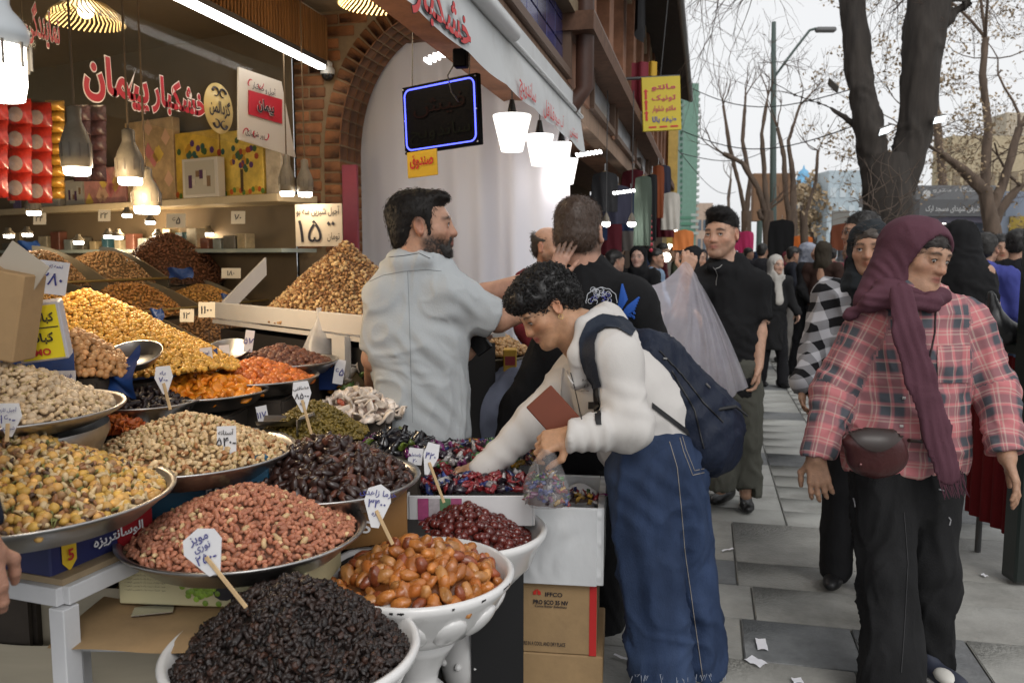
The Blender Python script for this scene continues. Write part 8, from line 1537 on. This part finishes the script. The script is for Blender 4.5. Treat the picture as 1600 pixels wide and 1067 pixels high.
D = 34.; pruned('far bare tree left of the pruned trees', 1140, 11, 0, [[(1140, 350), (1138, 310), (1142, 280)]], .15)
# floodlights on the big tree
for px, py, d, r_, lit, lb in [(1382, 203, 10.7, -.35, 1, 'lit rectangular floodlight on the tree fork'), (1467, 186, 10.9, -.2, 1, 'lit floodlight on the right trunk'), (1302, 134, 10.9, .7, 0, 'unlit floodlight left of the big tree')]:
    c = P(px, py, d); X = unit(BR * math.cos(r_) - BZ * math.sin(r_)); Z = np.cross(X, BF); t = thing('floodlight', lb, 'light', c); MB().box(c, (.17, .05, .10), [X, unit(BF + BZ * .6), unit(BZ - BF * .6)], .01).build('housing', mat('flood_dark', (.10, .09, .08), .5), t); MB().tube([c, c + BR * .12 + BF * .3], .012, 6).build('arm', mat('flood_dark', (.10, .09, .08), .5), t)
    if lit: MB().box(c - unit(BF + BZ * .6) * .027, (.15, .004, .085), [X, unit(BF + BZ * .6), unit(BZ - BF * .6)]).build('lens', glow('flood_glow', (.9, .97, 1), 2.2), t)
# street lamp
b0 = A(*PZ(1208, 400 + 1.5 * FPX / 22, 0)); D = 22.; J = lambda x, y, dd=0.: P(x, y, D + dd); lp = thing('street_lamp', 'tall green street lamp with one angled arm', 'street lamp', b0); M_gp = mat('lamp_green', (.06, .09, .08), .5)
MB().tube([b0, J(1208, 230), J(1209, 35)], [.10, .085, .06], 10).build('pole', M_gp, lp); MB().tube([J(1209, 122), J(1240, 80), J(1265, 48), J(1275, 45)], .035, 8).build('arm', M_gp, lp); MB().box(J(1290, 47), (.55, .2, .13), [BR, BF, BZ], .04).build('lamp_head', mat('lamp_grey', (.14, .14, .14), .5), lp)
# overhead wires
for i, (a, b_) in enumerate([((1068, 132, 17), (1330, 140, 12)), ((1066, 205, 16), (1340, 195, 12)), ((1064, 240, 16), (1230, 215, 22)), ((1060, 235, 15), (1150, 300, 30))]):
    p, q = P(*a), P(*b_); tag(MB().tube([p + (q - p) * s - BZ * .35 * math.sin(math.pi * s) for s in np.linspace(0, 1, 14)], .009, 4).build('overhead_wire', mat('wire_black', (.03, .03, .03), .6)), ['top', 'second', 'third', 'lowest'][i] + ' overhead wire running from the arcade across the street', 'wire')
# ------------------------------------------------------------------ signs and buildings along the street
ys = thing('hanging_sign', 'yellow hanging street sign with red and blue lettering', 'sign', P(1033, 205, 9.0)); c = P(1033, 163, 9.0); W, H_ = 60 * 9 / FPX, 82 * 9 / FPX; X, Yd = BR, BF; Xr = unit(BR + BZ * .05); Zr = unit(BZ - BR * .05)
MB().box(c, (W, .05, H_), [Xr, Yd, Zr], .004).build('panel', mat('sign_bright_yellow', (.62, .48, .03), .5), ys); f = c - Yd * .027; M_mag = mat('letter_magenta', (.5, .03, .10), .5); M_lbl = mat('letter_blue', (.05, .06, .35), .5)
for i, (tx, m) in enumerate([('مانتو', M_mag), ('تونیک', M_mag), ('مانتو شلوار', M_mag), ('طبقه بالا', M_lbl)]): text(tx, m, f + Zr * H_ * (.30 - .20 * i) + Xr * W * .06, Xr, Zr, H_ * .13, parent=ys, bold=.02, width=W * .62)
for i in range(3): p = f - Xr * W * .4 + Zr * H_ * (.18 - .2 * i); MB().prism([p - Zr * .05 - Xr * .012, p - Zr * .05 + Xr * .012, p + Zr * .03 + Xr * .012, p + Zr * .03 + Xr * .025, p + Zr * .06, p + Zr * .03 - Xr * .025, p + Zr * .03 - Xr * .012], -Yd * .003).build('arrow', mat('arrow_red', (.55, .02, .02), .5), ys)
for i in range(3): p = f + Xr * W * (-.25 + .28 * i) - Zr * H_ * .43; MB().box(p, (W * .2, .004, .018), [Xr, Yd, Zr]).build('arrow_bar', mat('arrow_red', (.55, .02, .02), .5), ys)
MB().tube([c - Xr * .55 + Zr * H_ * .5, c + Xr * W * .5 + Zr * H_ * .5], .018, 6).build('bracket', mat('chain_dark', (.06, .06, .06), .5), ys); MB().tube([c + Zr * H_ * .5, c + Zr * 1.2 + Xr * .12], .006, 4).build('stay', mat('chain_dark', (.06, .06, .06), .5), ys)
def slab(name, label, px0, px1, y0, y1, d, depth, m, floors=0, cols_=0, win=None, sill=None, roof=None, z0=None):
    """a street building: block with window openings per floor, front turned to us, standing on the ground"""
    a, b_ = P(px0, y1, d), P(px1, y1, d); zt = P(px0, y0, d)[2]; w = (b_ - a) @ BR; c = (a + b_) / 2; c = A(c[0], c[1], zt / 2) + BF * depth / 2; t = thing(name, label, 'building', A(c[0], c[1], 0)); MB().box(c, (w, depth, zt), [BR, BF, BZ]).build('wall', m, t)
    if floors:
        fh = 3.0 if zt > 8 else zt / floors; hs = zt - .6
        for i in range(floors):
            zz = zt - .9 - (i + .5) * (zt - 1.2 - max(0, 0)) / floors
            for k in range(cols_):
                q = A(c[0], c[1], zz) - BF * (depth / 2 + .02) + BR * w * ((k + .5) / cols_ - .5); MB().box(q, (w / cols_ * .62, .06, (zt - 1.2) / floors * .55), [BR, BF, BZ]).build('window', win or mat('far_glass', (.12, .15, .18), .2), t)
    if roof: MB().box(c + BZ * (zt / 2 + .15), (w + .4, depth + .4, .3), [BR, BF, BZ]).build('cornice', roof, t)
    return t
M_bg = mat('far_beige', (.50, .43, .33), .8, var=.1); M_gn = mat('green_cladding', (.14, .26, .20), .5, var=.1)
gb = slab('green_building', 'tall narrow green clad building with stepped balconies beyond the arcade', 1064, 1086, 136, 400, 36, 6, M_gn)
for i in range(24): MB().box(P(1088 - .1 * i, 146 + 9.5 * i, 35.8) + BF * 3, (.35, 6, .12), [BR, BF, BZ]).build('balcony', mat('balcony_pale', (.35, .4, .37), .6), gb)
for i in range(24): MB().box(P(1072, 141 + 9.5 * i, 35.9) , (.55, .2, .12), [BR, BF, BZ]).build('cladding_band', mat('band_green', (.07, .2, .13), .5), gb)
yc = slab('yellow_pillar_building', 'ochre yellow pillar front at the end of the arcade', 1041, 1056, 205, 400, 18.5, 3, mat('ochre_paint', (.50, .33, .08), .7, var=.15))
slab('brick_house', 'distant orange brick house at the street end', 1088, 1112, 318, 400, 60, 10, mat('far_brick', (.44, .33, .26), .8, var=.15), 3, 3)
slab('beige_block', 'distant beige apartment block beside the blue domed tower', 1236, 1292, 300, 400, 75, 3, M_bg, 4, 6, roof=M_bg)
slab('glass_block', 'pale blue glazed block left of the big tree', 1290, 1350, 268, 400, 58, 3, mat('far_blue', (.42, .50, .55), .35, var=.12), 5, 4, mat('far_pane', (.55, .62, .66), .2))
q = thing('screen_board', 'grey blank screen board before the glazed block', 'screen', P(1315, 360, 50)); MB().box(P(1313, 345, 50), (1.0, .2, 1.2), [BR, BF, BZ]).build('panel', mat('screen_grey', (.17, .165, .15), .6), q); MB().tube([P(1313, 360, 50), A(*P(1313, 360, 50)) * A(1, 1, 0)], .12, 6).build('post', M_gp, q)
tw = slab('domed_tower', 'distant tower with sky blue dome and lattice', 1252, 1282, 300, 400, 80, 4, mat('tower_pink', (.5, .42, .45), .8)); cdm = P(1266, 298, 80); cdm = cdm + BF * 2
b = MB(); b.lathe([(.95, 0), (1.0, .3), (1.0, 1.0), (.75, 1.15), (.6, 1.5), (.62, 1.7), (.45, 2.05), (.12, 2.3), (.06, 2.6), (0, 2.7)], cdm, 18); b.build('dome', mat('sky_blue_paint', (.16, .40, .62), .5, var=.1), tw)
bb = thing('billboard', 'plain brown billboard on posts behind the pruned trees', 'billboard', A(*P(1205, 400, 26)) * A(1, 1, 0)); MB().box(P(1205, 309, 26), (60 * 26 / FPX, .25, 74 * 26 / FPX), [BR, BF, BZ], .02).build('panel', mat('board_tan', (.21, .115, .06), .7, var=.15, vscale=1.2), bb)
for s in (-.45, .45): p = P(1205 + s * 40, 345, 26); MB().tube([p, p * A(1, 1, 0)], .09, 8).build('post', M_gp, bb)
# metro kiosk on the right with its sign band
km = thing('metro_kiosk', 'grey station kiosk with white sign band on the right', 'building', A(*P(1505, 400, 18)) * A(1, 1, 0)); M_kg = mat('kiosk_grey', (.22, .225, .235), .5, var=.08)
def kb(nm, x0, x1, y0, y1, d, m, th=.3): a, b_ = P(x0, y0, d), P(x1, y1, d); c = (a + b_) / 2; return MB().box(c + BF * th / 2, (abs((b_ - a) @ BR), th, abs(a[2] - b_[2])), [BR, BF, BZ]).build(nm, m, km)
kb('upper_band', 1432, 1572, 290, 312, 18, M_kg, 3); kb('lower_band', 1437, 1572, 312, 338, 17.9, mat('kiosk_dark', (.15, .153, .16), .5), 3); kb('lintel', 1440, 1556, 338, 348, 18.2, mat('lilac_band', (.30, .28, .38), .5), 2.6); kb('back_wall', 1440, 1572, 348, 480, 20.5, mat('kiosk_inside', (.03, .03, .033), .8), .2); kb('pier', 1556, 1600, 300, 480, 18, mat('pier_blue', (.28, .33, .42), .6), 2.6); kb('left_pier', 1432, 1442, 312, 480, 18.05, M_kg, 2.5)
c = P(1500, 327, 17.85); text('ورودی شرقی شهدای مسجد ارک', M_wht, c, BR, BZ, .16, parent=km, bold=.01, width=1.5); text('ایستگاه مترو', M_wht, P(1500, 297, 17.98), BR, BZ, .13, parent=km, width=1.2); MB().lathe([(.10, 0), (.0, .001)], P(1448, 304, 17.97), 8, [BR, BZ, -BF]).build('emblem', M_wht, km)
for i in range(3): MB().lathe([(.05, 0), (0, .03)], P(1475 + 30 * i, 350, 18.6), 10).build('ceiling_spot', glow('spot_glow', (1, .95, .85), 5), km)
p_ = kb('poster', 1578, 1600, 338, 385, 17.9, mat('poster_yellow', (.5, .35, .05), .5, dirt=(.05, .1, .3, 1.), dscale=2), .05)
ob = slab('ochre_hall', 'long ochre building with arched windows behind the kiosk', 1478, 1640, 215, 400, 34, 1.5, mat('ochre_brick', (.46, .38, .25), .8, var=.15), 2, 9, mat('ochre_pane', (.22, .17, .11), .5))
slab('pale_house', 'pale building far right behind the dry trees', 1560, 1680, 180, 400, 48, 2, M_bg, 5, 6)
# ------------------------------------------------------------------ goods of the arcade shops
g = np.random.default_rng(33); CL = [(.02, .02, .022), (.10, .13, .10), (.14, .02, .03), (.05, .05, .08), (.25, .22, .2), (.03, .05, .12), (.30, .08, .03)]; CN = ['black', 'sage green', 'dark red', 'slate', 'cream', 'navy', 'rust']
def garment(px, py, d, w, h, m, label, hang=True, cat='garment', group='clothes hanging in the arcade'):
    c = P(px, py, d); t = thing('hanging_garment', label, cat, c, group); b = MB()
    def fn(s, q):
        ww = w * (1 - .25 * max(0, q - .8) * 5 * abs(2 * s - 1) * .6); return c + BR * (s - .5) * ww + BZ * (q - .5) * h - BZ * .10 * w * max(0, q - .85) * 6 * abs(2 * s - 1) - BF * (.05 * math.sin(s * math.pi) + .02 * math.sin(s * 17 + q * 3) * (1 - q))
    b.grid(fn, 18, 8); b.grid(lambda s, q: fn(1 - s, q) + BF * .06, 8, 4); b.build('cloth', m, t)
    if hang: MB().tube([c + BZ * h * .48 - BR * w * .4 - BZ * .05, c + BZ * h * .52, c + BZ * h * .48 + BR * w * .4 - BZ * .05], .006, 5).build('hanger', mat('hanger_wood', (.3, .2, .1), .5), t); MB().tube([c + BZ * h * .52, c + BZ * (h * .52 + .07)], .004, 4).build('hook', mat('zinc', (.5, .5, .5), .35, 1.), t)
for i, (px, py, d, w, h, k) in enumerate([(945, 300, 7.8, .35, .5, 0), (965, 320, 8.0, .4, .5, 3), (985, 330, 8.6, .4, .55, 5), (1005, 330, 7.6, .22, .85, 1), (1018, 325, 8.4, .16, .9, 0), (1028, 300, 9.5, .2, .8, 6), (990, 290, 9.8, .4, .5, 2), (975, 365, 9, .4, .5, 4), (930, 340, 8.2, .35, .6, 5), (950, 370, 8.4, .4, .5, 2), (1036, 285, 11, .3, .6, 3), (1050, 330, 12, .3, .5, 4), (1040, 350, 11.5, .35, .5, 2)]):
    garment(px, py, d, w * .72, h * .75, fabric('hung%d' % k, A(*CL[k]) * .6), '%s garment on a hanger in the arcade, %s' % (CN[k], ['nearest the curtain', 'beside the bulbs', 'under the beam', 'long and narrow at the shop front', 'striped beside the sage one', 'high at the shop front', 'deep under the ceiling', 'low in the shop', 'by the curtain edge', 'low by the sweatshirt man', 'far along the arcade', 'far and low', 'far and lowest'][i]))
for i in range(12): c = P(1014 + .3 * i, 292 + 9 * i, 8.0); o = MB().ball(c, .02, 8, 5).build('bead', mat('bead_red', (.4, .03, .05), .4)); tag(o, 'bead of the bead string hanging at the shop front', 'bead', 'bead string')
for px, py, d, lb in [(947, 350, 7.4, 'left of two lit globe bulbs in the arcade'), (987, 350, 7.4, 'right of two lit globe bulbs in the arcade')]:
    c = P(px, py, d); t = thing('globe_bulb', lb, 'light bulb', c, 'globe bulbs in the arcade'); MB().ball(c, (.04, .04, .028), 12, 8).build('globe', glow('arcade_bulb', (1, .97, .92), 9), t); MB().lathe([(.035, .015), (.03, .05), (.012, .09), (.006, .1)], c, 12).build('cap', mat('bulb_fin', (.12, .1, .075), .5), t); MB().tube([c + BZ * .1, A(c[0], c[1], 2.96)], .004, 4).build('cord', mat('chain_dark', (.06, .06, .06), .5), t)
    l = bpy.data.lights.new('bulb_light', 'POINT'); l.energy = 3; l.shadow_soft_size = .05; o = bpy.data.objects.new('bulb_light', l); COL.objects.link(o); o.parent = t; o.location = (0, 0, -.06)
for i, (px, py, d) in enumerate([(1046, 388, 13), (1060, 372, 14), (1068, 396, 15), (1041, 402, 12), (1053, 360, 16)]): o = MB().ball(P(px, py, d), .07, 8, 6).build('shop_lamp', glow('shop_lamp_glow', (1, .9, .75), 6)); tag(o, 'bright shop lamp far along the arcade, %s' % ['lowest left', 'middle', 'lowest right', 'nearest', 'highest'][i], 'lamp', 'far shop lamps')
for i, (px, py, d, w, h, cc, lb) in enumerate([(1068, 375, 12, .3, .3, (.62, .20, .06), 'orange scarf hanging at a far stall'), (1048, 330, 11, .25, .5, (.5, .47, .42), 'cream blouse hanging at a far stall'), (1146, 375, 19, .35, .5, (.6, .05, .16), 'bright pink garment on a street rail, left one'), (1166, 378, 19, .35, .5, (.6, .05, .16), 'bright pink garment on a street rail, right one'), (1221, 373, 16, .5, .75, (.012, .012, .013), 'black blouse hanging on a street rail'), (1252, 380, 18, .5, .35, (.55, .14, .03), 'orange cloth on a street stall'), (1320, 370, 15, .5, .5, (.16, .05, .025), 'brown leather goods on a street stall')]): garment(px, py, d, w, h, fabric('str%d' % i, cc), lb, i in (2, 3, 4), group=None)
# right edge: dark post and cart with red skirt
c = P(1622, 300, 3.6); p0 = A(c[0], c[1], 0); t = thing('dark_post', 'dark speckled post at the right edge', 'post', p0); MB().box(A(c[0], c[1], 1.2) + BR * .03, (.11, .11, 2.37), [BR, BF, BZ], .01).build('shaft', mat('post_black', (.01, .016, .014), .35, dirt=(.25, .27, .26, 1.), dscale=60, dthr=.66), t)
c = P(1596, 540, 3.9); t = thing('market_cart', 'black topped market cart with red skirt at the right edge', 'cart', A(c[0], c[1], 0)); z = c[2]; MB().box(A(c[0], c[1], z) + BR * .25, (.75, .5, .05), [BR, BF, BZ], .008).build('top', mat('post_black', (.01, .016, .014), .35), t); b = MB(); b.grid(lambda s, q: A(c[0], c[1], 0) + BR * (-.10 + .7 * s) - BF * (.22 + .015 * math.sin(s * 40)) + BZ * (.2 + (z - .24) * q), 60, 4); b.grid(lambda s, q: A(c[0], c[1], 0) + BR * (-.10 + .015 * math.sin(s * 30)) + BF * (.22 - .44 * s) + BZ * (.2 + (z - .24) * q), 30, 4); b.build('skirt', fabric('red_skirt', (.11, .006, .008)), t)
for s in (0, 1):
    for q in (-1, 1): MB().tube([A(c[0], c[1], 0) + BR * (-.05 + .6 * s) + BF * .17 * q, A(c[0], c[1], z - .03) + BR * (-.05 + .6 * s) + BF * .17 * q], .015, 6).build('leg', mat('chain_dark', (.06, .06, .06), .5), t)
q = P(1556, 500, 3.8); bgd = [cap(q - BR * .02 - BZ * .02, q + BR * .06 - BZ * .06, .045, .06, .04), cap(q - BR * .03 + BZ * .12, q, .02, .045, .04)]; o = cloth('hand_bag', bgd, mat('leather_black', (.012, .012, .013), .35), None, .01, amp=.003); tag(o, 'black leather handbag hanging beside the chador', 'bag')
# far trees that close the street
for i, (px, d, s) in enumerate([(1300, 70, 5), (1270, 60, 6)]):
    b0 = A(*P(px, 400, d)) * A(1, 1, 0); tree('hazy tan leafed tree at the end of the street, ' + ['right', 'left'][i], b0, [([b0, b0 + BZ * 2.2], [.3, .22], 2.4)], M_barkp, 30 + i, 4, 'trees at the street end', leaf=(Ml, .3), kids=(3, 4), spread=1.)
# pile and tins behind the salesman
heap('rear_chickpea', 'heap of pale roasted nuts behind the salesman\'s arm', 'nuts', P(772, 548, 3.9), .17, .15, .09, [('chick', 1, .022, (.50, .32, .15), (.42, .24, .1))], .017, .5, 1.3, 1, 81)
c = P(765, 572, 3.85); t = thing('metal_tin', 'round dark metal tin with rim under the rear nut heap', 'tin', c - BZ * .1); MB().lathe([(.15, -.12), (.16, .04), (.165, .05), (.15, .05)], c, 28).build('drum', mat('tin_dark', (.14, .12, .09), .35, .8), t)
c = P(797, 562, 3.7); t = carton('carton', 'small yellow and red food carton behind the bending woman', c, (.06, .08, .10), [BR, BF, BZ], mat('print_orange', (.6, .35, .03), .5), group=None); MB().box(c - BF * .041, (.045, .002, .04), [BR, BF, BZ]).build('red_print', M_redp, t)
